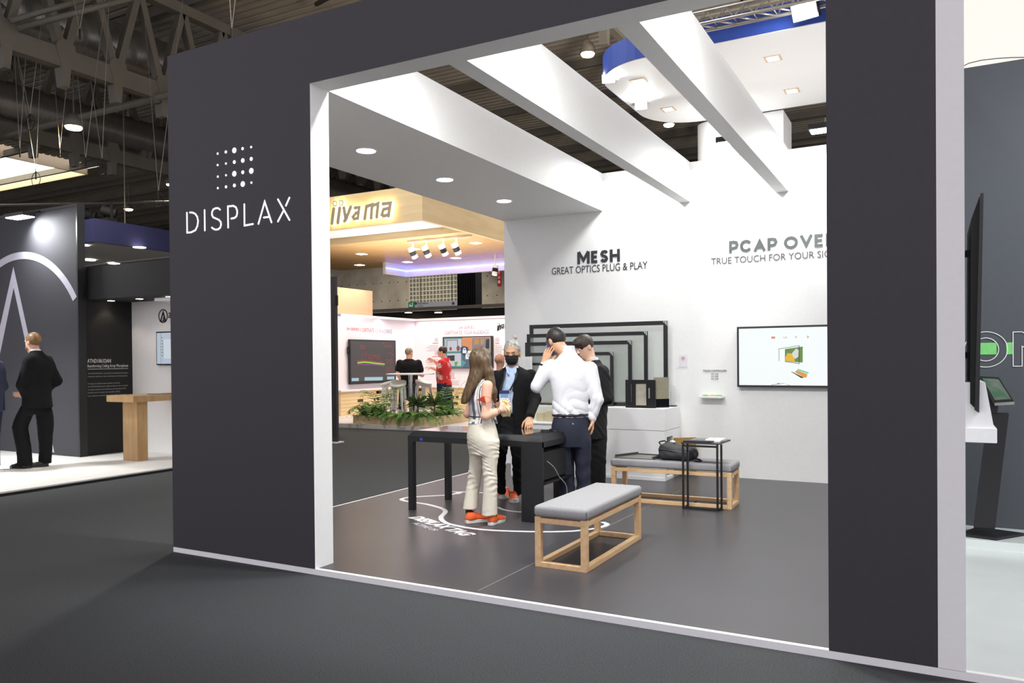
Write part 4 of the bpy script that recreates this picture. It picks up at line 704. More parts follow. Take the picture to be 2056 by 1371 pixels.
t = thing('exit_sign', (-21.5, 30, 3.9), 'green emergency exit sign beside the white direction sign', 'sign'); p0, p1 = ay(820, 619, 30), ay(832.4, 606, 30); obj('sign_panel', MB(t).box(p0[0], p1[0], 30, 30.06, p0[2], p1[2]), lampmat('exit_green', (24, 104, 60), .7), t); W_ = lampmat('exit_white', (235, 245, 238), .9); c = ((p0[0]+p1[0])/2, (p0[2]+p1[2])/2)
flat('running_figure', [disc(c[0]+.05, c[1]+.07, .022, 8)]+stroke([(c[0]+.05, c[1]+.04), (c[0]+.03, c[1]-.02), (c[0]+.07, c[1]-.07)], .018)+stroke([(c[0]+.03, c[1]-.02), (c[0]-.01, c[1]-.07)], .018), FY(30), W_, t, .003, .002); flat('arrow', stroke([(c[0]-.08, c[1]+.06), (c[0]-.08, c[1]-.05)], .02)+stroke([(c[0]-.11, c[1]-.02), (c[0]-.08, c[1]-.06), (c[0]-.05, c[1]-.02)], .02), FY(30), W_, t, .003, .002)
p0, p1 = ay(998.5, 575, 30), ay(1005.5, 541, 30); t = thing('hanging_sign', (float(p0[0]), 30, float(p0[2])), 'narrow red vertical sign with white letters under the canopy edge', 'sign'); obj('sign_panel', MB(t).box(p0[0], p1[0], 30, 30.06, p0[2], p1[2]), mat('sign_red', (170, 34, 34), .5), t); c = (p0[0]+p1[0])/2
for k, ch in enumerate('TOI'): text('words', ch, FY(30), c-.045, c+.045, p1[2]-.2-k*.2, p1[2]-.08-k*.2, MATS['sign_white'], t, .03)
struct('trim_14', MB().tube([(c, 30.03, p1[2]), (c, 30.03, 11)], .015, 6), STEEL, 'hanger rod of the red sign')
t = thing('banner_stand', (-9.7, 10.62, 0), 'dark charcoal banner panel on a white foot behind the portal jamb', 'banner'); obj('panel', MB(t).box(-10.15, -9.245, 10.60, 10.66, .02, 2.93), CHAR, t); obj('foot', MB(t).box(-10.2, -9.2, 10.52, 10.74, 0, .02), WHITEP, t); obj('clip', MB(t).box(-9.245, -9.22, 10.61, 10.65, 2.42, 2.60), BLACK, t)
# --- microphone stand at the left
AW = mat('slate_fabric_wall', (58, 58, 64), .8, var=.03, scale=60)
m = MB(); m.box(-22, -8.96, 2.2, 8.2, 0, .046); struct('stand_floor', m, mat('cream_stage', (226, 224, 220), .5, var=.02), 'pale stage floor of the left stand'); struct('trim_15', MB().box(-22, -8.94, 2.18, 8.2, 0, .03), BLACK, 'black edge strip of the left stage')
AY_ = 7.15; struct('partition_wall', MB().box(-20, -11.2, AY_, AY_+.1, .046, 3.78), AW, 'slate grey fabric wall with a giant pale logo')
struct('trim_16', MB().box(-20, -11.2, AY_-.01, AY_+.11, 3.78, 3.82).box(-11.2, -11.17, AY_-.01, AY_+.11, .046, 3.82), BLACK, 'black frame profile around the slate wall')
LV = mat('pale_logo_print', (190, 188, 200), .6)
t = thing('wall_emblem', (-13, AY_, 1.8), 'giant pale circle and A shaped emblem printed on the slate wall', 'emblem')
T_ = ay(40, 506, AY_); R_ = ay(147.4, 580.7, AY_); I_ = ay(40, 520.4, AY_); dx, dz = R_[0]-T_[0], T_[2]-R_[2]; rad = (dx*dx+dz*dz)/(2*dz); cz = T_[2]-rad; rin = rad-(T_[2]-I_[2])
ring = []; NN = 90
for k in range(NN):
    a, b = 2*math.pi*k/NN, 2*math.pi*(k+1)/NN
    q = [(T_[0]+rad*math.sin(a), cz+rad*math.cos(a)), (T_[0]+rad*math.sin(b), cz+rad*math.cos(b)), (T_[0]+rin*math.sin(b), cz+rin*math.cos(b)), (T_[0]+rin*math.sin(a), cz+rin*math.cos(a))]
    if max(p[0] for p in q) < -11.2 and min(p[1] for p in q) > cz-.3: ring.append(q)
flat('ring', ring, FY(AY_), LV, t, .002, .002)
flat('letter_a', [pxy(p, AY_, (0, 0), 1) for p in ([(27.2, 536), (27.8, 577), (-18, 800), (-40, 893), (-52, 892)], [(27.2, 536), (109.5, 908), (99, 907), (27.8, 577)], [(57, 705), (64, 725), (42, 904), (33.5, 903)])], FY(AY_), LV, t, .002, .002)
fl_ = thing('arm_floodlight', V3(ay(40, 436, 6.85)), 'bright floodlight on an arm above the slate wall', 'lamp'); obj('housing', MB().box(-.24, .24, -.1, .1, 0, .05), BLACK, fl_); obj('lamp_glass', MB().box(-.22, .22, -.09, .09, -.01, 0), FLG, fl_); obj('arm', MB().bar((0, 0, .05), (0, .32, .14), .03), BLACK, fl_)
P = fl_.location; area('slate_flood', (P.x, P.y, P.z-.03), (P.x+.25, AY_, 3.15), 34, .4, .15, COOL, 150); area('stage_flood', (-11.6, 4.6, 3.9), (-11.4, 5.2, 0), 90, .4, .4, COOL, 85)
struct('partition_wall', MB().box(-11.3, -11.2, AY_+.1, 8.04, .046, 2.886), BLACKM, 'black side wall of the left stand with microphone text'); struct('partition_wall', MB().box(-11.2, -8.6, 8.04, 8.12, .046, 2.886), WHITE, 'white rear wall of the left stand')
struct('partition_wall', MB().box(-11.2, -8.6, 7.3, 7.4, 2.40, 2.886).box(-11.2, -8.6, 7.4, 8.04, 2.405, 2.47), BLACKM, 'black fascia and ceiling over the left stand')
for px, py, lb in ((223, 600, 'left small downlight in the black ceiling'), (280, 596.5, 'middle small downlight in the black ceiling'), (340, 592, 'right small downlight in the black ceiling')):
    x = ay(px, py, 7.6)[0]; t = thing('downlight', (float(x), 7.6, 2.405), lb+' of the left stand', 'lamp', 'downlights of the left stand'); obj('trim_ring', MB().cyl((0, 0, 0), (0, 0, -.008), .06, 18), BLACK, t); obj('diffuser', MB().cyl((0, 0, -.008), (0, 0, -.012), .05, 18), lampmat('small_glow', (255, 246, 225), 9), t); spot('small_beam', (x, 7.6, 2.36), (x, 7.7, 0), 5, 110, WARM2, .04)
PT = mat('white_print', (205, 205, 206), .6); PTG = mat('grey_print', (150, 150, 150), .6); AX_ = -11.2
t = thing('wall_lettering', (AX_, 7.6, 1.2), 'white ATND1061DAN microphone text on the black side wall', 'lettering')
def fxa(s, px0, px1, py0, py1, m, nm='words', bold=0): return fx(s, AX_, px0, px1, py0, py1, m, t, nm, bold)
fxa('ATND1061DAN', 175, 222.5, 720.5, 728.5, PT, 'heading', .012); fxa('Beamforming Ceiling Array Microphone', 175.5, 257, 731.5, 739.5, PT, 'subtitle')
flat('rule', [pxx([(175.5, 741.6), (257, 740), (257, 739.2), (175.5, 740.6)], AX_)], FX(AX_), PT, t, .003, .001)
for s, x1, yy in (('The ATND1061DAN is a state-of-the-art professional microphone', 257, 748.5), ('solution for conference rooms, boardrooms, and meeting spaces.', 256, 754.5), ('Providing six individual output channels over Dante,', 241, 769), ('the ATND1061DAN can be configured with up to 32 user-defined', 256, 775), ('microphone pickup zones and features powerful onboard DSP,', 253, 781), ('including automix, acoustic echo cancellation (AEC),', 241, 787), ('noise reduction, automatic gain control (AGC), and more.', 253, 793.5)): fxa(s, 176, x1, yy, yy+3.6, PTG, 'text_line')
BY = 8.04; t = thing('wall_sign', (-9.9, BY, 2.2), 'black round emblem and brand name on the white rear wall of the left stand', 'sign'); c = ay(328, 634.5, BY); r1 = (ay(337.2, 634.5, BY)[0]-ay(318.8, 634.5, BY)[0])/2
flat('emblem_ring', [[(c[0]+a*math.cos(q), c[2]+a*math.sin(q)) for a, q in ((r1, k*.2094), (r1, (k+1)*.2094), (r1*.86, (k+1)*.2094), (r1*.86, k*.2094))] for k in range(30)], FY(BY), BLACK, t, .004, .004)
flat('emblem_letter', [pxy(p, BY, (0, 0), 1) for p in ([(328, 623), (328.6, 629), (324, 645), (322, 645)], [(328, 623), (334, 644.5), (331.6, 645), (327.6, 629)], [(328.8, 636), (330, 639), (329, 645), (327, 645)], [(321.5, 644.5), (334.5, 643.5), (334.5, 645), (321.5, 646)])], FY(BY), BLACK, t, .004, .004)
a, b = ay(338.3, 639, BY), ay(338.3, 629, BY); text('words', 'audio-technica', FY(BY), a[0], a[0]+.95, a[2], a[2]+.13, BLACK, t, .01)
t = thing('wall_screen', (-9.8, BY, 1.7), 'small wall screen showing a pale program window on the left stand', 'screen'); p0, p1 = ay(314, 733, BY-.05), ay(314, 666, BY-.05); x0 = p0[0]; obj('casing', MB(t).box(x0, x0+1.05, BY-.05, BY, p0[2], p1[2]), BLACK, t, .005); obj('display', MB(t).box(x0+.02, x0+1.03, BY-.053, BY-.05, p0[2]+.02, p1[2]-.02), lampmat('program_window', (188, 202, 218), .8), t)
flat('window_page', [rect(x0+.13, x0+1.0, p0[2]+.1, p1[2]-.12)], FY(BY-.053), lampmat('program_page', (208, 218, 228), .85), t, .001, .001); flat('window_lines', [rect(x0+.12, x0+.125, p0[2]+.02, p1[2]-.02), rect(x0+.16, x0+.17, p0[2]+.1, p1[2]-.12)]+[rect(x0+.135, x0+.155, p0[2]+.14+k*.045, p0[2]+.155+k*.045) for k in range(7)], FY(BY-.053), mat('program_grey', (120, 128, 140), .6), t, .003, .001)
t = thing('ceiling_microphone', (-9.55, 7.65, 2.405), 'flat white ceiling array microphone under the black fascia', 'microphone'); obj('array_plate', MB().box(-.3, .3, -.22, .22, -.075, -.03), WHITEP, t, .01); obj('mount', MB().box(-.1, .1, -.1, .1, -.03, 0), WHITEP, t)
OAK = wood('oak_blocks', (192, 158, 110), (170, 134, 88), (2, 2, .4), .5, 5)
t = thing('oak_table', (-10.05, 7.3, .046), 'chunky oak bar table on a square leg at the left stand', 'table'); obj('table_top', MB(t).box(-10.33, -9.74, 7.0, 8.0, .895, .985), OAK, t, .004); obj('leg', MB(t).box(-10.245, -9.93, 7.19, 7.36, .046, .895), OAK, t, .004)
t = thing('tablet', (-9.95, 7.5, .985), 'dark tablet lying on the oak bar table', 'tablet'); obj('tablet_body', MB(t).box(-10.05, -9.85, 7.45, 7.75, .9852, .994), SCREENG, t, .002)
# dark blue canopy beyond
bz = 4.668; t = thing('hanging_canopy', (-19.6, 13, bz), 'dark blue hanging canopy with white underside beyond the left stand', 'canopy'); NAVYC = mat('navy_fabric', (44, 48, 92), .8)
obj('fascia', MB(t).box(-27, -19.59, 13, 13.08, bz, 5.29).box(-19.67, -19.59, 13.08, 16.4, bz, 5.29).box(-27, -19.67, 16.32, 16.4, bz, 5.29), NAVYC, t); obj('underside', MB(t).box(-27, -19.67, 13.08, 16.32, bz+.02, bz+.06), WHITE, t); obj('white_rim', MB(t).box(-26.9, -19.67, 13.08, 13.3, bz+.005, bz+.02).box(-19.9, -19.67, 13.3, 16.32, bz+.005, bz+.02).box(-26.9, -19.9, 16.1, 16.32, bz+.005, bz+.02), WHITE, t)
for px, py in ((166, 492), (280, 496.5), (180, 522), (229, 529)): P = az(px, py, bz); obj('downlight_glow', MB(t).cyl((P[0], P[1], bz+.005), (P[0], P[1], bz-.01), .17, 20), lampmat('canopy_glow', (255, 248, 232), 7), t); spot('canopy_beam', (P[0], P[1], bz-.05), (P[0], P[1], 0), 30, 120, WARM2, .08)
struct('trim_17', MB().tube([(-19.6, 13.9, 5.29), (-19.6, 13.9, 11)], .015, 6).tube([(-26, 13.9, 5.29), (-26, 13.9, 11)], .015, 6), STEEL, 'hanger wires of the dark blue canopy')
for i, (px, py, lb) in enumerate(((176, 430, 'left black stage light standing on the dark blue canopy'), (217, 433, 'right black stage light standing on the dark blue canopy'))):
    P = ay(px, py, 13.6); t = thing('stage_light', (float(P[0]), 13.6, 5.29), lb, 'stage light', 'stage lights on the canopy'); obj('yoke', MB().bar((-.16, 0, .1), (-.16, 0, .5), .05).bar((.16, 0, .1), (.16, 0, .5), .05).bar((-.16, 0, .5), (.16, 0, .5), .06), BLACKM, t); obj('head', MB().cyl((-.12, -.1, .34), (.14, .15, .26), .13, 16), BLACKM, t); obj('base_plate', MB().box(-.2, .2, -.14, .14, 0, .1), BLACKM, t)
# --- blue and white canopy above the back wall
BLUE = mat('royal_blue_fabric', (30, 62, 148), .7); zc = 5.6
def rpoly(x0, x1, y0, y1, r):
    P = []
    for k in range(11): a = math.pi/2*k/10; P.append((x0+r-r*math.cos(a), y0+r-r*math.sin(a)))
    P += [(x1, y0), (x1, y1)]
    for k in range(11): a = math.pi/2*k/10; P.append((x0+r-r*math.sin(a), y1-r+r*math.cos(a)))
    return P
t = thing('hanging_canopy', (-1, 12, zc), 'blue rimmed white hanging canopy with rounded corners above the back wall', 'canopy'); P = rpoly(-4.4, 3.5, 10.4, 13.7, .9); PI_ = rpoly(-4.385, 3.485, 10.415, 13.685, .885)
obj('underside', MB(t).prism([(x, y, zc) for x, y in PI_], (0, 0, .05)), WHITE, t)
m = MB(t); n = len(P)
for i in range(n): (xa, ya_), (xb, yb_) = P[i], P[(i+1) % n]; m.quad((xa, ya_, zc+.004), (xb, yb_, zc+.004), (xb, yb_, zc+.34), (xa, ya_, zc+.34))
obj('blue_rim', m, BLUE, t)
for px, py in ((1282, 163), (1342, 219), (1552, 117), (1590, 182)): q = az(px, py, zc); f_ = obj('square_lamp', MB(t).box(q[0]-.11, q[0]+.11, q[1]-.11, q[1]+.11, zc-.008, zc), mat('lamp_frame', (214, 190, 160), .4), t); obj('lamp_glow', MB(t).box(q[0]-.075, q[0]+.075, q[1]-.075, q[1]+.075, zc-.012, zc-.008), lampmat('square_glow', (255, 240, 215), 10), f_)
area('added_canopy_fill', (-1.0, 12, 2.2), (-1.0, 12, 6), 85, 4, 2.5, (1, .96, .93), 150)  # added fill without a fixture, imitating floor bounce on the canopy underside
struct('trim_18', MB().tube([(-3.6, 11.2, zc+.3), (-3.6, 11.2, 11)], .015, 6).tube([(-3.6, 13.2, zc+.3), (-3.6, 13.2, 11)], .015, 6).tube([(1, 12, zc+.05), (1, 12, 11)], .015, 6), STEEL, 'hanger wires of the blue canopy')
for o in list(bpy.data.objects):
    if o.parent and o.name.startswith('lamp_glow') and o.parent.name.startswith('square_lamp'): pass
m = MB().prism([(x, y, 4.7) for x, y in rpoly(-3.72, -2.2, 13.75, 14.6, .3)], (0, 0, .9)).box(-3.6, -2.3, 13.9, 14.4, 0, 4.7); struct('partition_wall', m, WHITE, 'white rounded tower below the blue canopy')
area('tower_light', (-3.2, 12.9, 4.6), (-3.3, 13.8, 5.1), 12, .3, .3, COOL)
def floodth(P, aim, lb, pw, arm, s=.085, aim2=None):
    t = thing('canopy_floodlight', V3(P), lb, 'lamp', 'floodlights around the blue canopy'); d = (Vector(aim)-Vector(P)).normalized(); u = d.orthogonal().normalized()
    obj('housing', MB().bar(-d*.09, (0, 0, 0), s*2.4, s*1.6), BLACK, t); obj('lamp_glass', MB().bar((0, 0, 0), d*.012, s*2.2, s*1.4), FLG, t); obj('arm', MB().tube([-d*.09, Vector(arm)-Vector(P)], .018, 6), STEEL, t)
    area('flood_canopy', Vector(P)+d*.05, aim2 or aim, pw, .3, .2, COOL, 165); return t
q = az(1222, 158, 5.62); floodth(q, (q[0]+.6, q[1]-2, q[2]-1), 'dazzling floodlight at the left front corner of the blue canopy', 12, (q[0]+.25, q[1], 5.8)); q = az(1287, 212, 5.55); floodth(q, (q[0]+.6, q[1]-2, q[2]-1), 'dazzling floodlight at the left rear of the blue canopy', 12, (q[0]+.2, q[1], 5.7))
q = ay(1615, 22, 10.0); floodth(q, (q[0]-.2, 9.2, 5.2), 'big floodlight on the truss in front of the blue canopy rim', 22, (q[0], 10.05, q[2]+.25), .13, (q[0]-.1, 10.6, 5.5)); area('added_roof_fill', (-.6, 12, 6.2), (-1.2, 16, 11), 800, .8, .5, (1, .92, .8), 170)  # last light is an added fill for the roof decking, no fixture
t = thing('lattice_truss', (-1, 10.05, 6.15), 'silver lattice truss in front of the blue canopy rim', 'truss'); a, b = ay(1402, 62, 10.05), ay(1690, 8, 10.05); a[0] -= .4; zt = (a[2]+b[2])/2+.05; AL = mat('aluminium', (170, 165, 158), .35, metal=.8)
for dy, dz in ((-.12, 0), (.12, 0), (0, .2)): obj('chord', MB(t).tube([(-3.4, 10.05+dy, zt+dz), (2.5, 10.05+dy, zt+dz)], .024, 8), AL, t, smooth=True)
m = MB(t)
for k in range(24): x = -3.4+k*.245; m.tube([(x, 9.93, zt), (x+.12, 10.05, zt+.2), (x+.245, 9.93, zt)], .011, 5); m.tube([(x, 10.17, zt), (x+.12, 10.05, zt+.2), (x+.245, 10.17, zt)], .011, 5); m.tube([(x, 9.93, zt), (x+.245, 10.17, zt)], .011, 5)
obj('lattice', m, AL, t, smooth=True); obj('hoist_chain', MB(t).tube([(-2.1, 10.05, zt+.2), (-2.1, 10.05, 11.1)], .02, 6), BLACKM, t)
# --- neighbouring stand at the right edge
RF = mat('white_gloss_floor', (222, 228, 226), .18, var=.02, scale=4)
struct('stand_floor', MB().box(XE, 6, Y0+.03, 7.3, .004, K+.002), RF, 'glossy white floor of the right stand'); struct('trim_19', MB().box(XE, 6, 6.62, 7.15, K+.002, .1), RF, 'low white plinth along the slate wall')
RW_ = 7.15; struct('partition_wall', MB().box(XE, 6, RW_, RW_+.1, .1, 3.717), mat('slate_paint', (72, 77, 83), .6, var=.02), 'slate grey wall of the right stand')
WL = mat('outline_white', (226, 228, 228), .5); t = thing('wall_lettering', (.45, RW_, 1.45), 'white outlined letters ON crossed by a green band on the slate wall', 'lettering')
oc = ay(1979, 701.4, RW_); orx = ay(2023, 701, RW_)[0]-oc[0]; orz = ay(1979, 666, RW_)[2]-oc[2]; irx = ay(2005, 701, RW_)[0]-oc[0]; irz = ay(1979, 678.3, RW_)[2]-oc[2]
el = lambda rx, rz: [(oc[0]+rx*math.cos(k*.1309), oc[2]+rz*math.sin(k*.1309)) for k in range(49)]
G_ = mat('band_green', (120, 204, 116), .5); z0, z1 = ay(1990, 711.6, RW_)[2], ay(1990, 688, RW_)[2]; nx = ay(2034, 700, RW_)[0]
inn = math.sqrt(max(0, 1-((z1-z0)/2/irz)**2))*irx; out = orx*.985
flat('green_band', [rect(oc[0]-inn, oc[0]+inn*.98, z0, z1), [(oc[0]+out*math.sqrt(1-((z0-oc[2])/orz)**2), z0), (nx, z0), (nx, z1), (oc[0]+out*math.sqrt(1-((z1-oc[2])/orz)**2), z1)]], FY(RW_), G_, t, .002, .002)
flat('letter_outline', stroke(el(orx, orz), .006, False), FY(RW_), WL, t, .005, .002); flat('letter_outline', stroke(el(irx, irz), .006, False), FY(RW_), WL, t, .005, .002)
nz0, nz1 = ay(2034, 735, RW_)[2], ay(2034, 666.5, RW_)[2]; sw = ay(2052, 700, RW_)[0]-nx; NW = .36
flat('letter_outline', stroke([(nx, nz0), (nx, nz1), (nx+sw, nz1), (nx+NW-sw, nz0+.11), (nx+NW-sw, nz1), (nx+NW, nz1), (nx+NW, nz0), (nx+NW-sw, nz0), (nx+sw, nz1-.11), (nx+sw, nz0), (nx, nz0)], .006, False), FY(RW_), WL, t, .005, .002)
struct('partition_wall', MB().box(-.1, 6, 7.9, 8.0, 3.4, 6.5), lampmat('backlit_fabric', (255, 247, 238), 1.0), 'glowing white fabric box above the slate wall')
struct('trim_20', MB().tube([(float(ay(px, py, 7.89)[0]), 7.89, float(ay(px, py, 7.89)[2])) for px, py in ((1930, 135), (1945, 127), (1970, 121), (2000, 117.5), (2030, 115.5), (2060, 115), (2100, 116))], .004, 6), INKL, 'thin curved seam on the glowing fabric box')
area('right_stand_flood', (2.2, 5.2, 3.9), (1.2, 6.6, .6), 75, .5, .5, COOL, 150)
TY = 5.6
def xz(l, y): return [(float(ay(px, py, y)[0]), y, float(ay(px, py, y)[2])) for px, py in l]
t = thing('mounted_screen', (.25, TY, 1.7), 'tall black screen seen edge-on, mounted on the white partition', 'television'); obj('front_casing', MB(t).prism(xz([(1968, 388), (1975, 387), (1966, 829), (1957, 823)], TY), (0, .75, 0)), BLACK, t); obj('rear_casing', MB(t).prism(xz([(1950, 440), (1968, 390), (1958, 820), (1948, 810)], TY+.03), (0, .68, 0)), BLACKM, t)
obj('blue_reflection', MB(t).prism(xz([(1968.8, 572), (1971.4, 572), (1970, 645), (1966, 645)], TY-.002), (0, .001, 0)), mat('blue_edge', (34, 70, 160), .3), t, label='blue screen reflection painted on the edge') if 0 else None  # disabled strip that paints the blue screen reflection onto the casing edge
for z in (1.45, 2.1): obj('mount_arm', MB(t).bar((XE, TY+.2, z), (.24, TY+.2, z), .05, .04), BLACKM, t)
obj('mount_plate', MB(t).box(XE, XE+.03, TY+.05, TY+.5, 1.2, 2.3), BLACKM, t)
t = thing('wall_counter', (.23, TY, .95), 'white wedge shaped counter on the partition of the right stand', 'counter'); obj('counter_box', MB(t).box(XE, .343, TY, TY+.6, .909, 1.0), WHITEP, t, .004); obj('sloped_top', MB(t).prism([(XE, TY+.06, 1.0), (.33, TY+.06, 1.0), (.285, TY+.06, 1.28), (XE, TY+.06, 1.28)], (0, .5, 0)), WHITEP, t)
KY = 6.72; t = thing('touch_kiosk', (.38, KY, .1), 'black slanted touch kiosk with tilted tablet on the white plinth', 'kiosk'); obj('base_plate', MB(t).prism([(.16, KY-.02, .1), (.40, KY-.075, .1), (.60, KY+.2, .1), (.3, KY+.3, .1)], (0, 0, .02)), BLACK, t)
c0 = xz([(1955, 1060), (1998, 1062), (2026, 830), (1985, 830)], KY); obj('column', MB(t).prism(c0, (0, .1, 0)), BLACK, t, .004)
tp = xz([(1968, 768), (1996, 830), (2036, 826), (2010, 772)], KY); a, b, c, d = tp
top = [(a[0], KY+.16, 1.27), (b[0], KY-.06, 1.08), (c[0], KY-.03, 1.09), (d[0], KY+.2, 1.26)]; obj('tablet', MB(t).prism(top, (0, .012, .02)), BLACK, t); ins = [tuple(Vector(p)*.82+(Vector(top[0])+Vector(top[1])+Vector(top[2])+Vector(top[3]))/4*.18+Vector((0, .012, .0225))) for p in top]; obj('neck', MB(t).bar((.345, KY+.06, 1.02), (.36, KY+.07, 1.17), .14, .06), BLACK, t)
obj('tablet_screen', MB(t).quad(*ins), mat('kiosk_display', (120, 116, 112), .2, rgb2=(70, 100, 80), scale=8), t)
# ================================================================ PEOPLE: smooth blended volumes, surfaced on a fine grid
A_ = np.array
def nrm(v): v = np.asarray(v, float); return v/np.linalg.norm(v)
def cone(a, b, ra, rb=None):
    a, b = A_(a, float), A_(b, float); rb = ra if rb is None else rb; d = b-a; L2 = max(d@d, 1e-12); R = max(ra, rb)
    def f(P): t = np.clip((P-a)@d/L2, 0, 1); return np.linalg.norm(P-a-t[:, None]*d, axis=1)-(ra+(rb-ra)*t)
    return f, np.minimum(a, b)-R, np.maximum(a, b)+R
def ell(c, r, fwd=(0, -1, 0), up=(0, 0, 1)):
    c, r = A_(c, float), A_(r, float); f_ = nrm(fwd); s_ = nrm(np.cross(f_, up)); u_ = np.cross(s_, f_); M = np.stack([s_, f_, u_]); R = r.max()
    def f(P): q = (P-c)@M.T; k0 = np.linalg.norm(q/r, axis=1); k1 = np.linalg.norm(q/(r*r), axis=1)+1e-9; return k0*(k0-1)/k1
    return f, c-R, c+R
def loft(rows, yaw=-math.pi/2):
    rows = sorted(rows); T = A_(rows, float); z = T[:, 0]; zz = np.linspace(z[0], z[-1], 90); Q = []
    for j in range(1, 5):
        m = np.gradient(T[:, j], z) if len(z) > 2 else np.full(len(z), (T[-1, j]-T[0, j])/(z[-1]-z[0])); i = np.clip(np.searchsorted(z, zz)-1, 0, len(z)-2); h = z[i+1]-z[i]; t = (zz-z[i])/h
        Q.append((2*t**3-3*t**2+1)*T[i, j]+(t**3-2*t**2+t)*h*m[i]+(-2*t**3+3*t**2)*T[i+1, j]+(t**3-t**2)*h*m[i+1])
    cf, sf = math.cos(yaw), math.sin(yaw); R = max(T[:, 3].max(), T[:, 4].max())*1.1
    def f(P):
        c = [np.interp(P[:, 2], zz, q) for q in Q]; dx, dy = P[:, 0]-c[0], P[:, 1]-c[1]
        s_, f_ = dx*sf-dy*cf, dx*cf+dy*sf; a, b = np.maximum(c[2], .004), np.maximum(c[3], .004)
        k0 = np.sqrt((s_/a)**2+(f_/b)**2); k1 = np.sqrt((s_/a**2)**2+(f_/b**2)**2)+1e-6
        return np.maximum(k0*(k0-1)/k1, np.maximum(P[:, 2]-z[-1], z[0]-P[:, 2]))
    return f, A_([T[:, 1].min()-R, T[:, 2].min()-R, z[0]]), A_([T[:, 1].max()+R, T[:, 2].max()+R, z[-1]])
def half(n, p):
    n, p = nrm(n), A_(p, float); return (lambda P: (P-p)@n), None, None
def ev(ops, P, disp=None):
    D = None
    for op, (f, _, _), k in ops:
        d = f(P)
        if D is None: D = d
        elif op == '+': h = np.maximum(k-np.abs(D-d), 0)/k; D = np.minimum(D, d)-h*h*k*.25
        elif op == '-': d = -d; h = np.maximum(k-np.abs(D-d), 0)/k; D = np.maximum(D, d)+h*h*k*.25
        else: h = np.maximum(k-np.abs(D-d), 0)/k; D = np.maximum(D, d)+h*h*k*.25
    return D+disp(P) if disp else D
def surf(ops, vox, disp=None):
    lo = np.min([p[1] for o, p, k in ops if o == '+'], 0)-3*vox; hi = np.max([p[2] for o, p, k in ops if o == '+'], 0)+3*vox
    S = 4; nb = np.ceil((hi-lo)/(vox*S)).astype(int)+1; n = nb*S; bi = np.stack(np.meshgrid(*[np.arange(q) for q in nb], indexing='ij'), -1).reshape(-1, 3)
    cd_ = ev(ops, lo+(bi*S+(S-1)/2)*vox); D = np.repeat(np.repeat(np.repeat(np.where(cd_ < 0, -1., 1.).reshape(nb), S, 0), S, 1), S, 2).astype(np.float32)
    kb = bi[np.abs(cd_) < S*vox*2.0]; off = np.stack(np.meshgrid(*[np.arange(S)]*3, indexing='ij'), -1).reshape(-1, 3); id_ = (kb[:, None]*S+off[None]).reshape(-1, 3)
    D[id_[:, 0], id_[:, 1], id_[:, 2]] = ev(ops, lo+id_*vox, disp)
    I = D < 0; nx, ny, nz = n; cnt = np.zeros((nx-1, ny-1, nz-1), np.int8)
    for a in (0, 1):
        for b in (0, 1):
            for c in (0, 1): cnt += I[a:nx-1+a, b:ny-1+b, c:nz-1+c]
    act = (cnt > 0) & (cnt < 8); cell = np.argwhere(act); idx = -np.ones(cnt.shape, np.int64); idx[act] = np.arange(len(cell))
    pos = np.zeros((len(cell), 3)); wt = np.zeros(len(cell)); cs = [(a, b, c) for a in (0, 1) for b in (0, 1) for c in (0, 1)]
    for i, p in enumerate(cs):
        for q in cs[i+1:]:
            if sum(abs(x-y) for x, y in zip(p, q)) != 1: continue
            v0 = D[cell[:, 0]+p[0], cell[:, 1]+p[1], cell[:, 2]+p[2]]; v1 = D[cell[:, 0]+q[0], cell[:, 1]+q[1], cell[:, 2]+q[2]]; m = (v0 < 0) != (v1 < 0)
            t = np.where(m, v0/np.where(m, v0-v1, 1), 0)[:, None]; pos += np.where(m[:, None], A_(p)+t*(A_(q)-A_(p)), 0); wt += m
    V = lo+(cell+pos/wt[:, None])*vox; F = []
    for ax_ in range(3):
        o1, o2 = [(1, 2), (2, 0), (0, 1)][ax_]; sl0 = [slice(1, -1)]*3; sl1 = [slice(1, -1)]*3; sl0[ax_] = slice(0, -1); sl1[ax_] = slice(1, None)
        a, b = I[tuple(sl0)], I[tuple(sl1)]; e = np.argwhere(a != b)
        if not len(e): continue
        ins = a[e[:, 0], e[:, 1], e[:, 2]]; g = e.copy(); g[:, o1] += 1; g[:, o2] += 1
        def ix(d1, d2): h = g.copy(); h[:, o1] -= d1; h[:, o2] -= d2; return idx[h[:, 0], h[:, 1], h[:, 2]]
        Qd = np.stack([ix(1, 1), ix(0, 1), ix(0, 0), ix(1, 0)], 1); Qd[~ins] = Qd[~ins][:, ::-1]; F.append(Qd)
    F = np.concatenate(F); return V, F[(F >= 0).all(1)]
def blob(name, ops, m, parent, vox=.0065, disp=None, label=None, relax=1):
    V, F = surf(ops, vox, disp)
    for _ in range(relax):
        acc = np.zeros_like(V); c = np.zeros(len(V))
        for i in range(4): np.add.at(acc, F[:, i], V[F[:, (i+1) % 4]]+V[F[:, (i+3) % 4]]); np.add.at(c, F[:, i], 2)
        V = V*.5+.5*acc/np.maximum(c, 1)[:, None]
    me = bpy.data.meshes.new(name); me.vertices.add(len(V)); me.vertices.foreach_set('co', V.ravel()); me.loops.add(len(F)*4); me.loops.foreach_set('vertex_index', F.ravel().astype(np.int32))
    me.polygons.add(len(F)); me.polygons.foreach_set('loop_start', np.arange(0, len(F)*4, 4, dtype=np.int32)); me.polygons.foreach_set('loop_total', np.full(len(F), 4, np.int32)); me.update(calc_edges=True); me.validate()
    me.polygons.foreach_set('use_smooth', [True]*len(me.polygons)); me.materials.append(m); o = bpy.data.objects.new(name, me); C.objects.link(o); o.parent = parent
    if label: o['label'] = label
    return o
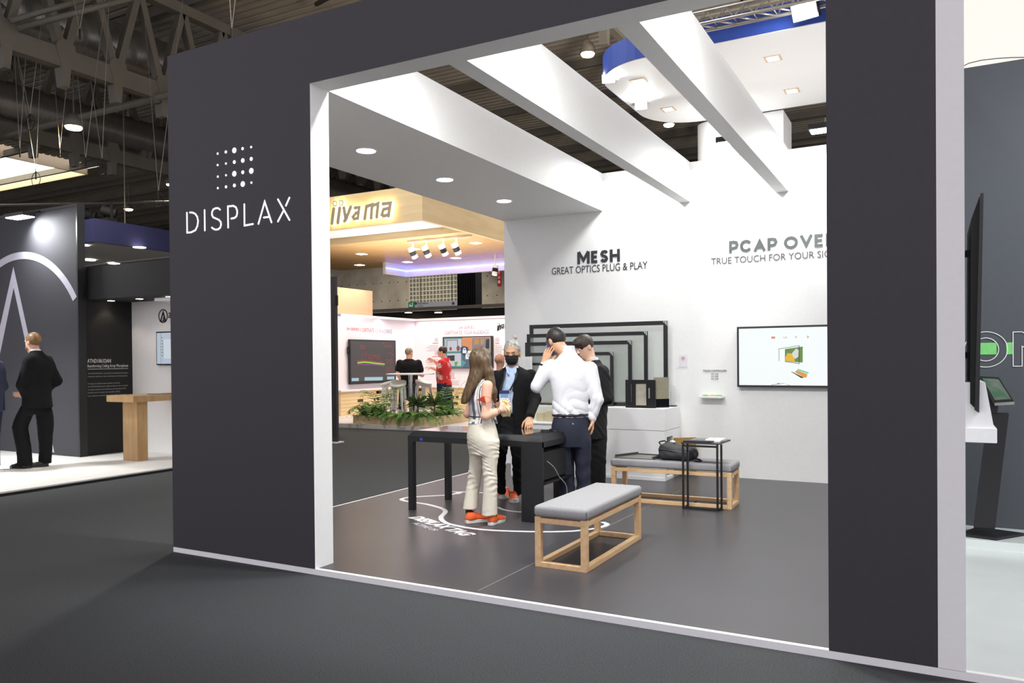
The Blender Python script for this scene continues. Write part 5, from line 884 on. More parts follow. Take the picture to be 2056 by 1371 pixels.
E1, E2 = nrm([RX[0], RX[1], 0]), nrm([DX[0], DX[1], 0])
class Person:
    def __init__(s, base, label, group=None):
        s.b = A_(base, float); s.d = float((s.b-EYEP)@DX); s.t = thing('person', V3(s.b), label, 'person', group, YAW); s.skin = []
    def J(s, px, py, dv=0): v = ray(px, py); w_ = EYEP+v*(s.d+dv)-s.b; return A_([w_@E1, w_@E2, w_[2]])
    def G(s, px, py): w_ = az(px, py, s.b[2])-s.b; return A_([w_@E1, w_@E2, 0.])
    def W(s, p): return s.b+E1*p[0]+E2*p[1]+A_([0, 0, p[2]])
def chain(pts, rs, k=.02): return [('+', cone(pts[i], pts[i+1], rs[i], rs[i+1]), k) for i in range(len(pts)-1)]
def head_ops(c, f, s=1.0, neck=None, nr=.05):
    c = A_(c, float); f = nrm(f); sd = nrm(np.cross(f, (0, 0, 1))); u = np.cross(sd, f)
    def q(a, b, z): return c+(sd*a+f*b+u*z)*s
    o = [('+', ell(q(0, -.012, .032), A_([.073, .092, .088])*s, f), .01), ('+', ell(q(0, .022, -.03), A_([.060, .066, .082])*s, f), .03), ('+', ell(q(0, .060, -.088), A_([.028, .024, .024])*s, f), .03),
         ('+', ell(q(0, .078, .030), A_([.046, .014, .011])*s, f), .015), ('+', cone(q(0, .084, .012), q(0, .104, -.022), .008*s, .012*s), .012), ('+', ell(q(0, .084, -.055), A_([.024, .010, .009])*s, f), .012)]
    for k in (-1, 1): o += [('-', ell(q(k*.031, .092, .010), A_([.017, .014, .010])*s, f), .012), ('+', ell(q(k*.074, -.010, -.008), A_([.010, .021, .032])*s, f), .008), ('+', ell(q(k*.012, .094, -.024), A_([.009, .009, .007])*s, f), .008)]
    if neck is not None: o += [('+', cone(q(0, -.018, -.06), neck, nr*s, nr*1.12), .03)]
    return o, q
def face_bits(P, q, f, s=1.0, brow=(60, 45, 35), closed=False):
    dk = mat('brow_%d_%d_%d' % brow, brow, .8); wh = mat('eye_white', (225, 220, 214), .3); ir = mat('iris_dark', (40, 28, 20), .2)
    for k in (-1, 1):
        if not closed:
            e = blob('eye', [('+', ell(q(k*.031, .083, .010), A_([.013, .009, .008])*s, f), .01)], wh, P.t, .003); blob('pupil', [('+', ell(q(k*.031, .0905, .009), A_([.005, .003, .006])*s, f), .01)], ir, e, .0016)
        else: blob('eye', [('+', ell(q(k*.031, .0835, .004), A_([.014, .006, .003])*s, f), .01)], ir, P.t, .002)
        blob('eyebrow', [('+', cone(q(k*.014, .092, .030), q(k*.046, .082, .034), .0035*s, .0025*s), .01)], dk, P.t, .0025)
def hand_ops(w_, d, n, thumb, curl=.5, s=1.0):
    w_ = A_(w_, float); d = nrm(d); n = nrm(A_(n)-d*np.dot(n, d)); t = np.cross(d, n)*thumb; o = []
    for i in range(4):
        k = 1.5-i; a = w_+t*k*.010*s; b = w_+d*(.088-.006*abs(k-.5))*s+t*k*.0205*s; o += [('+', cone(a, b, .0155*s, .0118*s), .012)]; p = b; ang = 0
        for L, c_, r0, r1 in zip((.44, .31, .25), (.55, .95, .75), (.0098, .0088, .0078), (.0088, .0078, .0068)):
            ang += curl*c_; l = (.070, .079, .073, .058)[i]*L*s; e = p+(d*math.cos(ang)+n*math.sin(ang)+t*k*.05)*l; o += [('+', cone(p, e, r0*s, r1*s), .004)]; p = e
    p = w_+d*.022*s+t*.026*s; m1 = p+nrm(d*.6+t*.65+n*.35)*.042*s; m2 = m1+nrm(d*.85+t*.25+n*.45)*.032*s; m3 = m2+nrm(d*.9+t*.05+n*.5)*.024*s
    return o+[('+', cone(p, m1, .0155*s, .0115*s), .012), ('+', cone(m1, m2, .0112*s, .0098*s), .004), ('+', cone(m2, m3, .0098*s, .0078*s), .004)]
def folds(amp, k1, k2, sd=0.):
    k1, k2 = A_(k1, float), A_(k2, float)
    def f(P): a = P@k1+sd; return amp*(np.sin(a+1.6*np.sin(P@k2+sd*1.3))+.5*np.sin(a*1.73+P@k2*1.4+2.1))
    return f
SKIN = mat('skin_fair', (226, 180, 154), .5, var=.03, scale=20); SKINA = mat('skin_tan', (204, 156, 122), .5, var=.03, scale=20); SKINR = mat('skin_rosy', (222, 164, 138), .5, var=.03, scale=20)
NAVYT = mat('navy_trousers', (22, 27, 45), .8, var=.06, scale=40); BLKT = mat('black_cloth', (18, 18, 20), .85, var=.08, scale=40, spec=.2); SUITG = mat('charcoal_suit', (33, 32, 33), .8, var=.06, scale=60, spec=.2); JEANS = mat('dark_jeans', (28, 33, 54), .85, rgb2=(38, 45, 68), scale=40)
SHOEO = mat('orange_leather', (226, 96, 40), .5, var=.05); RUB = mat('white_rubber', (230, 228, 224), .5); SHOEB = mat('black_leather', (24, 22, 22), .3)
def shoe(P, heel, d, m, solem, L=.25, w_=1.0, low=False):
    heel = A_(heel, float); d = nrm([d[0], d[1], 0]); s = A_([d[1], -d[0], 0]); q = lambda a, b, z: heel+d*a*L/.25+s*b*w_+A_([0, 0, z]); z0 = .027
    o = [('+', ell(q(.045, 0, .040), (.034*w_, .045, .045), d), .01), ('+', cone(q(.045, 0, .045), q(.155, 0, .034), .036*w_, .035*w_), .03), ('+', ell(q(.185, .004, .030), (.042*w_, .060*L/.25, .026), d), .03), ('+', cone(q(.055, 0, .055), q(.05, 0, .085), .036*w_, .034*w_), .02), ('&', half((0, 0, -1), (0, 0, z0)), .004), ('&', half((0, 0, 1), (0, 0, .088 if not low else .075)), .004)]
    sh = blob('shoe', o, m, P.t, .005); prof = [(0, .018), (.012, .030), (.05, .035), (.10, .036), (.155, .043), (.2, .043), (.235, .030), (.25, .012)]
    pl = [q(a, b, 0) for a, b in prof]+[q(a, -b, 0) for a, b in prof[::-1]]; obj('sole', MB().prism(pl, (0, 0, z0+.004)), solem, sh, .004)
    if solem is RUB:
        obj('toe_cap', MB().tube([q(.232, -.026, z0+.006), q(.244, 0, z0+.01), q(.232, .026, z0+.006)], .010, 8), solem, sh, smooth=True); lc = MB()
        for k in range(4): lc.tube([q(.10+k*.02, -.02, .082-k*.008), q(.105+k*.02, 0, .090-k*.008), q(.10+k*.02, .02, .082-k*.008)], .0035, 5)
        obj('laces', lc, m, sh, smooth=True)
    return sh
def hairmat(n, a, b): return mat(n, a, .45, rgb2=b, scale=40, stretch=(1.6, 1.6, .12), detail=6, bump=.3)
# ---------------------------------------------------------------- the woman
P = Person(az(978, 1050, K), 'woman with long brown hair in striped sleeveless blouse and cream flared trousers'); a = math.radians(25); F_ = A_([math.cos(a), math.sin(a), 0]); hf = nrm([math.cos(.9), math.sin(.9), -.12])
hc = (-.036, 0, 1.392); ho, q = head_ops(hc, hf, .95, (-.03, 0, 1.24), .045); RS, RE, RW = (.018, -.135, 1.19), (-.002, -.165, .935), (.132, -.135, .985); LS, LE, LW = (-.085, .136, 1.18), (-.165, .17, .93), (.06, .07, .99)
bd = ho+[('+', loft([(.62, -.03, 0, .14, .10), (.9, -.04, 0, .11, .085), (1.1, -.04, 0, .13, .085), (1.2, -.03, 0, .13, .07), (1.25, -.025, 0, .06, .05)], a), .03)]
bd += chain([RS, RE], [.046, .036], .03)+chain([RE, A_(RE)*.45+A_(RW)*.55, RW], [.036, .034, .024], .015)+chain([LS, LE], [.044, .036], .03)+chain([LE, LW], [.036, .024], .015)
rd = nrm(A_([.196, -.10, 1.035])-A_(RW)); bd += hand_ops(RW, rd, (-.1, .9, .1), 1, .75, .92)+hand_ops(LW, nrm(A_([.16, -.01, 1.02])-A_(LW)), (.3, -.9, .2), -1, .7, .92)
bd += chain([(.03, -.08, .7), (.035, -.08, .4), (.045, -.07, .10), (.05, -.065, .045)], [.06, .045, .034, .032])+chain([(-.09, .08, .7), (-.10, .08, .4), (-.145, .075, .13), (-.15, .07, .045)], [.06, .045, .034, .032])
blob('body', bd, SKIN, P.t, .006); face_bits(P, q, hf, .95)
BL = stripes('striped_blouse', [(0, (236, 232, 228)), (.30, (60, 62, 78)), (.345, (236, 232, 228)), (.42, (60, 62, 78)), (.45, (236, 232, 228)), (.62, (92, 94, 112)), (.86, (236, 232, 228)), (.93, (60, 62, 78)), (.96, (236, 232, 228))], 1, .145)
bo = [('+', loft([(.865, -.045, 0, .138, .108), (.90, -.042, 0, .130, .10), (.935, -.04, 0, .126, .098), (1.03, -.042, 0, .138, .106), (1.12, -.038, 0, .150, .106), (1.19, -.03, 0, .142, .086), (1.235, -.026, 0, .098, .066), (1.255, -.024, 0, .066, .056)], a), .02)]
for S_, E_ in ((RS, RE), (LS, LE)): bo += [('-', cone(A_(S_)+A_([0, 0, .012]), E_, .049, .044), .015)]
bl = blob('blouse', bo, BL, P.t, .006, folds(.0022, (20, 12, 26), (9, 9, 30))); rt = Matrix.Rotation(-a, 4, 'Z')
for o_ in (bl,):     # stripes run along the cloth: local axis turned to the torso
    o_.data.transform(rt); o_.rotation_euler = (0, 0, a)
wb = MB(); wb.tube([(-.042+.124*math.sin(a)*math.cos(k*.2618)+.098*math.cos(a)*math.sin(k*.2618)*1.02, -.124*math.cos(a)*math.cos(k*.2618)+.098*math.sin(a)*math.sin(k*.2618)*1.02, .925) for k in range(25)], .005, 6); obj('waist_cord', wb, mat('navy_cord', (48, 50, 66), .7), P.t, smooth=True)
blob('blouse_knot', [('+', ell((.055, -.005, 1.0), (.05, .03, .035), F_), .02), ('+', cone((.06, -.03, 1.0), (.075, -.05, .90), .02, .014), .02), ('+', cone((.05, -.01, 1.0), (.085, -.01, .87), .018, .012), .02)], BL, P.t, .006, folds(.004, (60, 20, 70), (30, 40, 20)))
CREAM = mat('cream_trousers', (226, 219, 202), .8, var=.02, scale=30)
tr = [('+', loft([(.60, -.03, 0, .15, .105), (.66, -.03, 0, .168, .118), (.74, -.032, 0, .172, .128), (.82, -.036, 0, .150, .118), (.88, -.04, 0, .130, .106), (.905, -.042, 0, .126, .100)], a), .02),
      ('+', loft([(.085, .024, -.075, .062, .068), (.25, .030, -.08, .056, .062), (.40, .034, -.085, .054, .060), (.47, .030, -.085, .056, .061), (.61, .035, -.08, .072, .074), (.72, .028, -.075, .085, .085)], 0.2), .03),
      ('+', loft([(.112, -.148, .075, .062, .066), (.25, -.130, .08, .056, .060), (.40, -.104, .082, .054, .060), (.54, -.088, .08, .062, .064), (.68, -.082, .075, .08, .08)], 0.2), .03)]
def gf(Pn):
    z = Pn[:, 2]; w1 = (np.exp(-((z-.43)/.12)**2)*.0032+np.exp(-((z-.62)/.06)**2)*.0028+.0006)*(.6+.6*np.sin(31*Pn[:, 0]+17*z)); return w1*(np.sin(z*170+24*Pn[:, 0]+3*np.sin(34*Pn[:, 0]+z*23))+.6*np.sin(z*118-31*Pn[:, 0]+2*np.sin(26*z)))
blob('trousers', tr, CREAM, P.t, .006, gf)
HB = hairmat('brown_hair', (100, 76, 48), (68, 50, 32))
hr = [('+', ell(q(0, -.022, .026), (.087, .100, .104), hf), .01), ('-', ell(q(0, .115, -.035), (.075, .085, .10), hf), .03), ('+', loft([(1.035, -.188, -.055, .05, .016), (1.05, -.182, -.055, .058, .022), (1.12, -.158, -.05, .078, .032), (1.20, -.118, -.045, .088, .042), (1.27, -.078, -.03, .092, .065), (1.33, -.052, -.02, .088, .080), (1.42, -.045, -.01, .082, .085)], a), .03)]
hr += chain([(-.005, -.075, 1.40), (.022, -.085, 1.31), (.045, -.10, 1.22), (.066, -.11, 1.13), (.082, -.10, 1.05)], [.045, .040, .034, .028, .012], .03)
blob('hair', hr, HB, P.t, .006, lambda Pn: .0018*np.sin(Pn[:, 0]*260+Pn[:, 1]*210+14*Pn[:, 2])+.0022*np.sin(Pn[:, 0]*110-Pn[:, 1]*90+9*np.sin(3*Pn[:, 2])))
for hp, pp in (((932.5, 1051), (979, 1046)), ((982, 1056), (1021, 1041))):
    h_, t_ = P.G(*hp), P.G(*pp); d = nrm(t_-h_); shoe(P, h_+d*.01, d, SHOEO, RUB, .245, .92)
for ps in ((.05, -.065), (-.15, .07)): blob('sock', [('+', cone((ps[0], ps[1], .06), (ps[0]-.003, ps[1], .10), .038, .036), .01)], BLACKM, P.t, .005)
OM = mat('orange_mask', (236, 96, 66), .7)
m1, m2, m3, m4 = P.J(956, 803, -.19), P.J(970, 795, -.235), P.J(976, 809, -.22), P.J(977, 800, -.225); msk = MB(); msk.add([m1, m2, m3, m1+A_([.02, .035, 0]), m2+A_([.012, .03, 0]), m3+A_([0, .03, 0])], [(0, 1, 2), (5, 4, 3), (0, 3, 4, 1), (1, 4, 5, 2), (2, 5, 3, 0)])
mk = obj('arm_mask', msk, OM, P.t, .003, label='orange face mask worn on the upper arm'); obj('ear_loop', MB().tube(crm([m2, m2+A_([.05, .0, -.01]), m2+A_([.075, .05, -.012]), ]), .002, 5).tube(crm([m3, m3+A_([.04, 0, .01]), m3+A_([.06, .05, .012])]), .002, 5), OM, mk, smooth=True)
for k, r in ((.80, .030), (.90, .029)):
    c = A_(RE)*(1-k)+A_(RW)*k; ax_ = nrm(A_(RW)-A_(RE)); u1 = nrm(np.cross(ax_, (0, 0, 1))); u2 = np.cross(ax_, u1); obj('bracelet', MB().tube([c+(u1*math.cos(t_*.2618)+u2*math.sin(t_*.2618))*r for t_ in range(25)], .0028, 6), mat('rose_metal', (206, 150, 120), .3, metal=.7), P.t, smooth=True)
NP = thing('napkin', V3(P.W((.175, -.10, .985))), 'crumpled beige napkin with a yellow corner held by the woman', 'napkin', rotz=YAW); pn = folds(.007, (95, 60, 80), (50, 70, 40))
blob('cloth', [('+', ell((-.005, 0, .0), (.042, .036, .045)), .01), ('+', ell((.0, .01, -.04), (.038, .022, .022)), .02)], mat('beige_cloth', (226, 204, 164), .85), NP, .005, pn); blob('yellow_corner', [('+', ell((-.008, -.01, .062), (.026, .02, .018)), .01)], mat('yellow_paper', (236, 208, 96), .8), NP, .004, folds(.004, (150, 90, 120), (70, 90, 60)))
# ---------------------------------------------------------------- the man with the grey bun
P = Person(az(1030, 1003, K), 'man with grey hair bun, black face mask, black jacket, blue shirt and orange sneakers'); F_ = nrm([-.12, -.99, 0]); ya = math.atan2(F_[1], F_[0]); hf = nrm([-.16, -.97, -.20]); hc = (.003, -.015, 1.468)
ho, q = head_ops(hc, hf, 1.04, (.01, .01, 1.29), .052); SL, EL = (.192, .0, 1.245), (.228, -.06, 1.01); WL_ = P.J(1064, 838, -.33); HP = P.J(1057, 856, -.385); SR, ER, WR = (-.160, 0, 1.235), (-.21, .0, .98), (-.20, -.10, .77)
bd = ho+[('+', loft([(.6, 0, 0, .15, .10), (.9, 0, 0, .15, .095), (1.15, .01, 0, .17, .10), (1.25, .012, 0, .14, .08), (1.31, .01, 0, .06, .055)], ya), .03)]+chain([SL, EL, WL_], [.05, .04, .028])+chain([SR, ER, WR], [.05, .04, .028])
hd_ = nrm(HP-WL_+A_([0, -.02, -.01])); bd += hand_ops(WL_+hd_*.01, nrm(A_([-.10, -.72, -.68])), (-.05, .55, -.6), -1, .55, .98)+hand_ops(WR, (0.1, -.1, -1), (1, 0, 0), 1, .5)
bd += chain([(.045, 0, .65), (.045, .01, .38), (.048, .03, .06)], [.05, .038, .03])+chain([(-.11, .02, .65), (-.118, .03, .38), (-.115, .05, .06)], [.05, .038, .03])
blob('body', bd, SKINA, P.t, .0055); face_bits(P, q, hf, 1.04, (70, 66, 62), True)
GH = hairmat('grey_hair', (188, 184, 176), (120, 118, 114)); hr = [('+', ell(q(0, -.02, .040), (.085, .098, .098), hf), .01), ('-', ell(q(0, .10, -.02), (.078, .085, .088), hf), .02), ('-', half((0, 0, 1), (0, 0, 1.42)), .01), ('+', ell((.032, .02, 1.628), (.026, .026, .024)), .006)]
blob('hair', hr, GH, P.t, .0055, lambda Pn: .0016*np.sin(Pn[:, 0]*300+20*Pn[:, 2])+.0014*np.sin(Pn[:, 2]*170+Pn[:, 0]*80))
mo = [('+', ell(q(0, .026, -.030), (.068, .078, .09), hf), .01), ('+', ell(q(0, .075, -.045), (.035, .045, .055), hf), .04), ('&', half(-np.cross(nrm(np.cross(hf, (0, 0, 1))), hf)*-1, q(0, .05, -.002)), .006), ('&', half(-hf, q(0, .022, 0)), .006), ('&', half((0, 0, -1), q(0, .05, -.118)), .02)]
mk = blob('face_mask', mo, mat('mask_black', (16, 16, 17), .85), P.t, .0045, lambda Pn: .0016*np.sin(Pn[:, 2]*230), label='black pleated face mask')
obj('ear_loop', MB().tube(crm([q(.062, .04, -.02), q(.078, .0, .0), q(.080, -.02, .02)]), .002, 5).tube(crm([q(-.062, .04, -.02), q(-.078, 0, 0), q(-.080, -.02, .02)]), .002, 5), BLACKM, mk, smooth=True)
jk = [('+', loft([(.62, .0, 0, .205, .135), (.75, .0, 0, .198, .132), (.88, .002, 0, .190, .128), (1.03, .008, 0, .198, .132), (1.16, .013, 0, .212, .132), (1.25, .016, .0, .200, .112), (1.30, .014, .005, .135, .088), (1.335, .012, .01, .078, .07)], ya), .02)]
jk += chain([SL, EL, WL_+A_([0, .015, .012])], [.066, .057, .043], .03)+chain([SR, ER, WR], [.066, .056, .043], .03)
def vopen(Pn):
    z = Pn[:, 2]; uc = np.interp(z, [.6, .86, 1.0, 1.3], [-.03, -.055, -.06, -.012]); ww = np.interp(z, [.6, .86, 1.05, 1.22, 1.34], [.10, .058, .060, .066, .062]); return np.maximum(np.abs(Pn[:, 0]-uc)-ww, Pn[:, 1]+.02)
jk += [('-', (vopen, None, None), .012)]
for s_ in (-1, 1): jk += [('+', cone((-.012+s_*.070, -.078, 1.31), (-.052+s_*.062, -.128, 1.10), .014, .010), .012), ('+', cone((-.012+s_*.070, -.078, 1.31), (.012+s_*.055, .05, 1.335), .014, .014), .012)]
blob('jacket', jk, BLKT, P.t, .006, folds(.0012, (9, 8, 20), (14, 12, 16)))
blob('shirt', [('+', loft([(.86, -.01, 0, .155, .108), (1.0, -.005, 0, .165, .112), (1.15, .008, 0, .18, .112), (1.24, .01, 0, .15, .092), (1.29, .008, .0, .085, .075), (1.34, .006, .0, .066, .064)], ya), .02), ('+', cone((.055, -.055, 1.33), (.03, -.105, 1.27), .014, .010), .012), ('+', cone((-.05, -.055, 1.325), (-.035, -.105, 1.265), .014, .010), .012), ('-', cone((.0, -.06, 1.38), (-.005, -.115, 1.29), .045, .012), .01)], mat('blue_shirt', (186, 204, 232), .75, var=.02), P.t, .006, folds(.0012, (30, 10, 22), (12, 9, 30)))
for z in (1.22, 1.12, 1.02): obj('shirt_button', MB().cyl(P.J(1022, 0, 0)*0+A_([-.035, -.112, z]), A_([-.035, -.117, z]), .0055, 10), RUB, P.t)
blob('trousers', [('+', loft([(.60, -.03, .01, .15, .10), (.70, -.02, .0, .165, .115), (.80, -.012, 0, .158, .112), (.872, -.01, 0, .152, .105)], ya), .02), ('+', loft([(.05, .048, .03, .044, .052), (.2, .045, .02, .045, .055), (.38, .045, 0, .052, .06), (.55, .045, 0, .07, .075), (.68, .05, 0, .085, .09)], ya), .03), ('+', loft([(.05, -.115, .05, .044, .052), (.2, -.117, .04, .045, .055), (.38, -.12, .03, .052, .06), (.55, -.11, .02, .07, .075), (.68, -.09, .01, .085, .09)], ya), .03)], BLKT, P.t, .007, folds(.003, (10, 10, 60), (30, 10, 20)))
obj('belt', MB().tube([(-.01+.158*math.cos(k*.2618), .112*math.sin(k*.2618), .872) for k in range(25)], .014, 6), SHOEB, P.t, smooth=True); obj('belt_buckle', MB().box(-.06, -.02, -.128, -.12, .858, .886), CHROME, P.t)
for tp, d in (((1033, 1010), (.06, -1)), ((1009, 1002), (-.12, -1))): t_ = P.G(*tp); d = nrm([d[0], d[1], 0]); shoe(P, t_-d*.255, d, SHOEO, RUB, .265, 1.12)
ln = mat('lanyard_black', (24, 26, 34), .6); ld = MB()
for s_, x0, x1 in ((-1, -.070, -.118), (1, .050, -.022)): ld.tube(crm([(x0*.8, .02, 1.33), (x0, -.085, 1.295), (x0*.9+x1*.1, -.126, 1.24), ((x0+x1)/2, -.137, 1.17), (x1, -.138, 1.105)], 4), .0085, 6)
obj('lanyard', ld, ln, P.t, smooth=True); bx = obj('badge', MB().box(-.125, -.028, -.138, -.132, .985, 1.105), mat('badge_white', (230, 234, 240), .4), P.t); obj('badge_header', MB().box(-.125, -.028, -.1395, -.138, 1.07, 1.105), mat('badge_navy', (46, 46, 96), .4), bx); obj('badge_photo', MB().box(-.118, -.035, -.1395, -.138, 1.032, 1.068), mat('badge_blue', (120, 158, 206), .4), bx)
# ---------------------------------------------------------------- the man on the phone
P = Person(az(1150, 1025, K), 'man in white shirt and navy trousers holding a phone to his ear'); F_ = nrm([-.25, .97, 0]); ya = math.atan2(F_[1], F_[0]); hf = nrm([-.55, .68, -.48]); hc = (-.140, .075, 1.572)
ho, q = head_ops(hc, hf, 1.07, (-.035, .0, 1.44), .055); SL, EL, WL_ = (-.195, .0, 1.335), P.J(1078, 776, .0), P.J(1093, 729, .0); SR, ER, WR = (.172, 0, 1.315), (.232, -.02, 1.035), (.190, .0, .845)
bd = ho+[('+', loft([(.6, -.01, 0, .15, .11), (.9, -.01, 0, .13, .095), (1.15, -.01, 0, .165, .10), (1.32, -.015, 0, .16, .08), (1.42, -.025, 0, .08, .06), (1.47, -.03, 0, .055, .055)], ya), .03)]+chain([SL, EL, WL_], [.05, .042, .03])+chain([SR, ER, WR], [.05, .04, .028])
hw_ = nrm(P.J(1102, 702, -.01)-WL_); bd += hand_ops(WL_, hw_, (.45, .85, -.1), -1, .22, 1.0)+hand_ops(WR, (0, .05, -1), (-1, .1, 0), -1, .45, 1.0)
bd += chain([(.09, 0, .65), (.095, 0, .38), (.105, 0, .06)], [.075, .055, .04])+chain([(-.09, 0, .65), (-.075, 0, .38), (-.06, 0, .06)], [.075, .055, .04])
blob('body', bd, SKINA, P.t, .0055); face_bits(P, q, hf, 1.07, (30, 24, 20))
DH = hairmat('black_hair', (40, 34, 30), (24, 21, 20)); hr = [('+', ell(q(0, -.018, .030), (.084, .102, .100), hf), .01), ('-', ell(q(0, .115, -.045), (.078, .07, .095), hf), .015), ('-', half(-nrm(A_([0, 0, 1])*.8+hf*.55), q(0, -.06, -.052)), .012)]
hr = hr[:2]+[('-', half(A_([0, 0, 1.])-.6*hf, A_(hc)+A_([0, 0, -.062])), .012)]; blob('hair', hr, DH, P.t, .0055, lambda Pn: .0018*np.sin(Pn[:, 0]*260+Pn[:, 1]*190)*np.sin(Pn[:, 2]*150))
WS = mat('white_cotton', (222, 222, 227), .8, var=.01); so = [('+', loft([(.875, -.014, 0, .162, .118), (.93, -.012, 0, .172, .125), (1.04, -.012, 0, .170, .120), (1.16, -.010, 0, .188, .122), (1.26, -.012, 0, .200, .118), (1.34, -.016, 0, .180, .10), (1.40, -.022, 0, .128, .082), (1.455, -.028, 0, .080, .070), (1.49, -.030, 0, .066, .064), (1.53, -.034, .0, .064, .062)], ya), .02)]
so += chain([SL, EL], [.072, .054], .045)+chain([EL, WL_-hw_*.02], [.053, .036], .025)+chain([SR, ER], [.068, .056], .04)+chain([ER, A_(WR)+A_([0, 0, .012])], [.055, .038], .025)+[('-', ell((-.055, .03, 1.555), (.055, .055, .04)), .01)]
def wf(Pn):
    x, z = Pn[:, 0], Pn[:, 2]; w1 = np.clip((1.30-z)/.35, .2, 1); return -.008*w1*np.abs(np.sin(20*x+11*z+2.2*np.sin(14*z+6*x)))**.7-.007*w1*np.abs(np.sin(26*z-24*x+2.4*np.sin(17*x+5*z)))**.7+.008*w1
blob('shirt', so, WS, P.t, .0055, wf)
def tf(Pn): z = Pn[:, 2]; return .003*np.sin(z*46+14*Pn[:, 0]+2*np.sin(24*Pn[:, 0]))*np.clip((.7-z)/.3, .2, 1)
blob('trousers', [('+', loft([(.60, -.012, 0, .17, .125), (.70, -.014, 0, .182, .138), (.80, -.014, 0, .178, .135), (.87, -.013, 0, .162, .118), (.905, -.013, 0, .158, .112)], ya), .02), ('+', loft([(.03, .108, .0, .062, .072), (.2, .104, 0, .062, .074), (.40, .096, 0, .070, .08), (.55, .092, 0, .080, .095), (.66, .085, 0, .086, .11), (.82, .07, 0, .06, .08)], ya), .025), ('+', loft([(.03, -.045, .0, .068, .076), (.2, -.052, 0, .072, .08), (.40, -.078, 0, .080, .088), (.55, -.095, 0, .086, .1), (.66, -.098, 0, .085, .115), (.82, -.08, 0, .06, .08)], ya), .025)], NAVYT, P.t, .0065, tf)
obj('belt', MB().tube([(-.013+.163*math.cos(k*.2618)*math.sin(ya)+.117*math.sin(k*.2618)*math.cos(ya), -.163*math.cos(k*.2618)*math.cos(ya)+.117*math.sin(k*.2618)*math.sin(ya), .893) for k in range(25)], .016, 6), mat('brown_belt', (40, 32, 32), .35), P.t, smooth=True)
obj('pocket_button', MB().cyl(P.J(1150, 851, -.132), P.J(1150, 851, -.14), .007, 10), CHROME, P.t); wr_ = WL_-hw_*.02; u1 = nrm(np.cross(hw_, (0, 0, 1))); u2 = np.cross(hw_, u1); obj('wrist_watch', MB().tube([wr_+(u1*math.cos(k*.3927)+u2*math.sin(k*.3927))*.036 for k in range(17)], .010, 6), BLACKM, P.t, smooth=True)
for x, y in ((.105, .0), (-.05, .0)): d = nrm([-.2, .98, 0]); shoe(P, A_([x, y-.06, 0]), d, SHOEB, SHOEB, .28, 1.05)
pc_ = P.J(1107, 697, .022); ph = thing('smartphone', V3(P.W(pc_)), 'dark smartphone held to the ear by the man in the white shirt', 'phone', rotz=YAW); pu, pv = nrm([.30, -.15, -.95]), nrm([-.35, -.93, -.05]); pvv = nrm(pv-pu*np.dot(pv, pu)); mbp = MB(); mbp.bar(-pu*.075, pu*.075, .072, .009, pvv); obj('phone_body', mbp, mat('phone_case', (58, 58, 78), .3), ph, .003)
obj('camera_island', MB().bar(-pu*.066+pvv*.0, -pu*.045+pvv*.0, .03, .013, pvv), BLACK, ph)
# ---------------------------------------------------------------- the man in the dark suit behind
P = Person(az(1195, 985, K), 'man in charcoal suit standing behind the white shirted man, head bowed left'); F_ = nrm([-.92, .15, 0]); ya = math.atan2(F_[1], F_[0]); hf = nrm([-.80, -.34, -.42]); hc = (-.098, 0, 1.535)
ho, q = head_ops(hc, hf, 1.03, (-.03, .0, 1.36), .055); SL, EL, WL_ = (.075, -.15, 1.27), (.115, -.17, 1.0), (-.10, -.17, .96); SR, ER, WR = (.045, .17, 1.27), (.06, .2, 1.0), (-.12, .12, .97)
bd = ho+[('+', loft([(.6, .02, 0, .15, .10), (.9, .03, 0, .14, .1), (1.2, .035, 0, .16, .1), (1.3, .02, 0, .12, .08), (1.39, -.01, 0, .06, .055)], ya), .03)]+chain([SL, EL, WL_], [.05, .04, .028])+chain([SR, ER, WR], [.05, .04, .028])+hand_ops(WL_, (-1, 0, .05), (0, .9, -.3), 1, .6)+hand_ops(WR, (-1, -.1, 0), (0, -.9, -.3), -1, .6)
bd += chain([(.02, -.09, .6), (.02, -.09, .06)], [.07, .04])+chain([(.02, .09, .6), (.02, .09, .06)], [.07, .04]); blob('body', bd, SKIN, P.t, .006); face_bits(P, q, hf, 1.03, (60, 46, 36))
hr = [('+', ell(q(0, -.008, .034), (.083, .104, .100), hf), .01), ('+', ell(q(0, .06, .075), (.062, .05, .045), hf), .03), ('-', ell(q(0, .120, -.04), (.082, .062, .080), hf), .012), ('-', half(A_([0, 0, 1.])-.5*hf, A_(hc)+A_([0, 0, -.055])), .012)]
for k in (-1, 1): hr += [('-', ell(q(k*.08, .03, -.035), (.04, .05, .045), hf), .02)]
blob('hair', hr, hairmat('dark_brown_hair', (66, 52, 40), (42, 34, 28)), P.t, .006, lambda Pn: .0022*np.sin(Pn[:, 0]*190+Pn[:, 1]*260+Pn[:, 2]*90))
jo = [('+', loft([(.565, .005, 0, .215, .125), (.75, .01, 0, .205, .122), (.92, .022, 0, .195, .118), (1.10, .035, 0, .20, .125), (1.22, .035, 0, .205, .118), (1.30, .022, 0, .17, .098), (1.36, .005, 0, .10, .075), (1.395, -.005, 0, .072, .068)], ya), .02)]+chain([SL, EL, WL_], [.068, .062, .045], .04)+chain([SR, ER, WR], [.068, .06, .045], .04)
blob('jacket', jo, SUITG, P.t, .0065, folds(.0035, (40, 10, 26), (14, 16, 22))); blob('shirt_collar', [('+', loft([(1.37, -.005, 0, .064, .060), (1.425, -.018, 0, .060, .058)], ya), .01)], WS, P.t, .005)
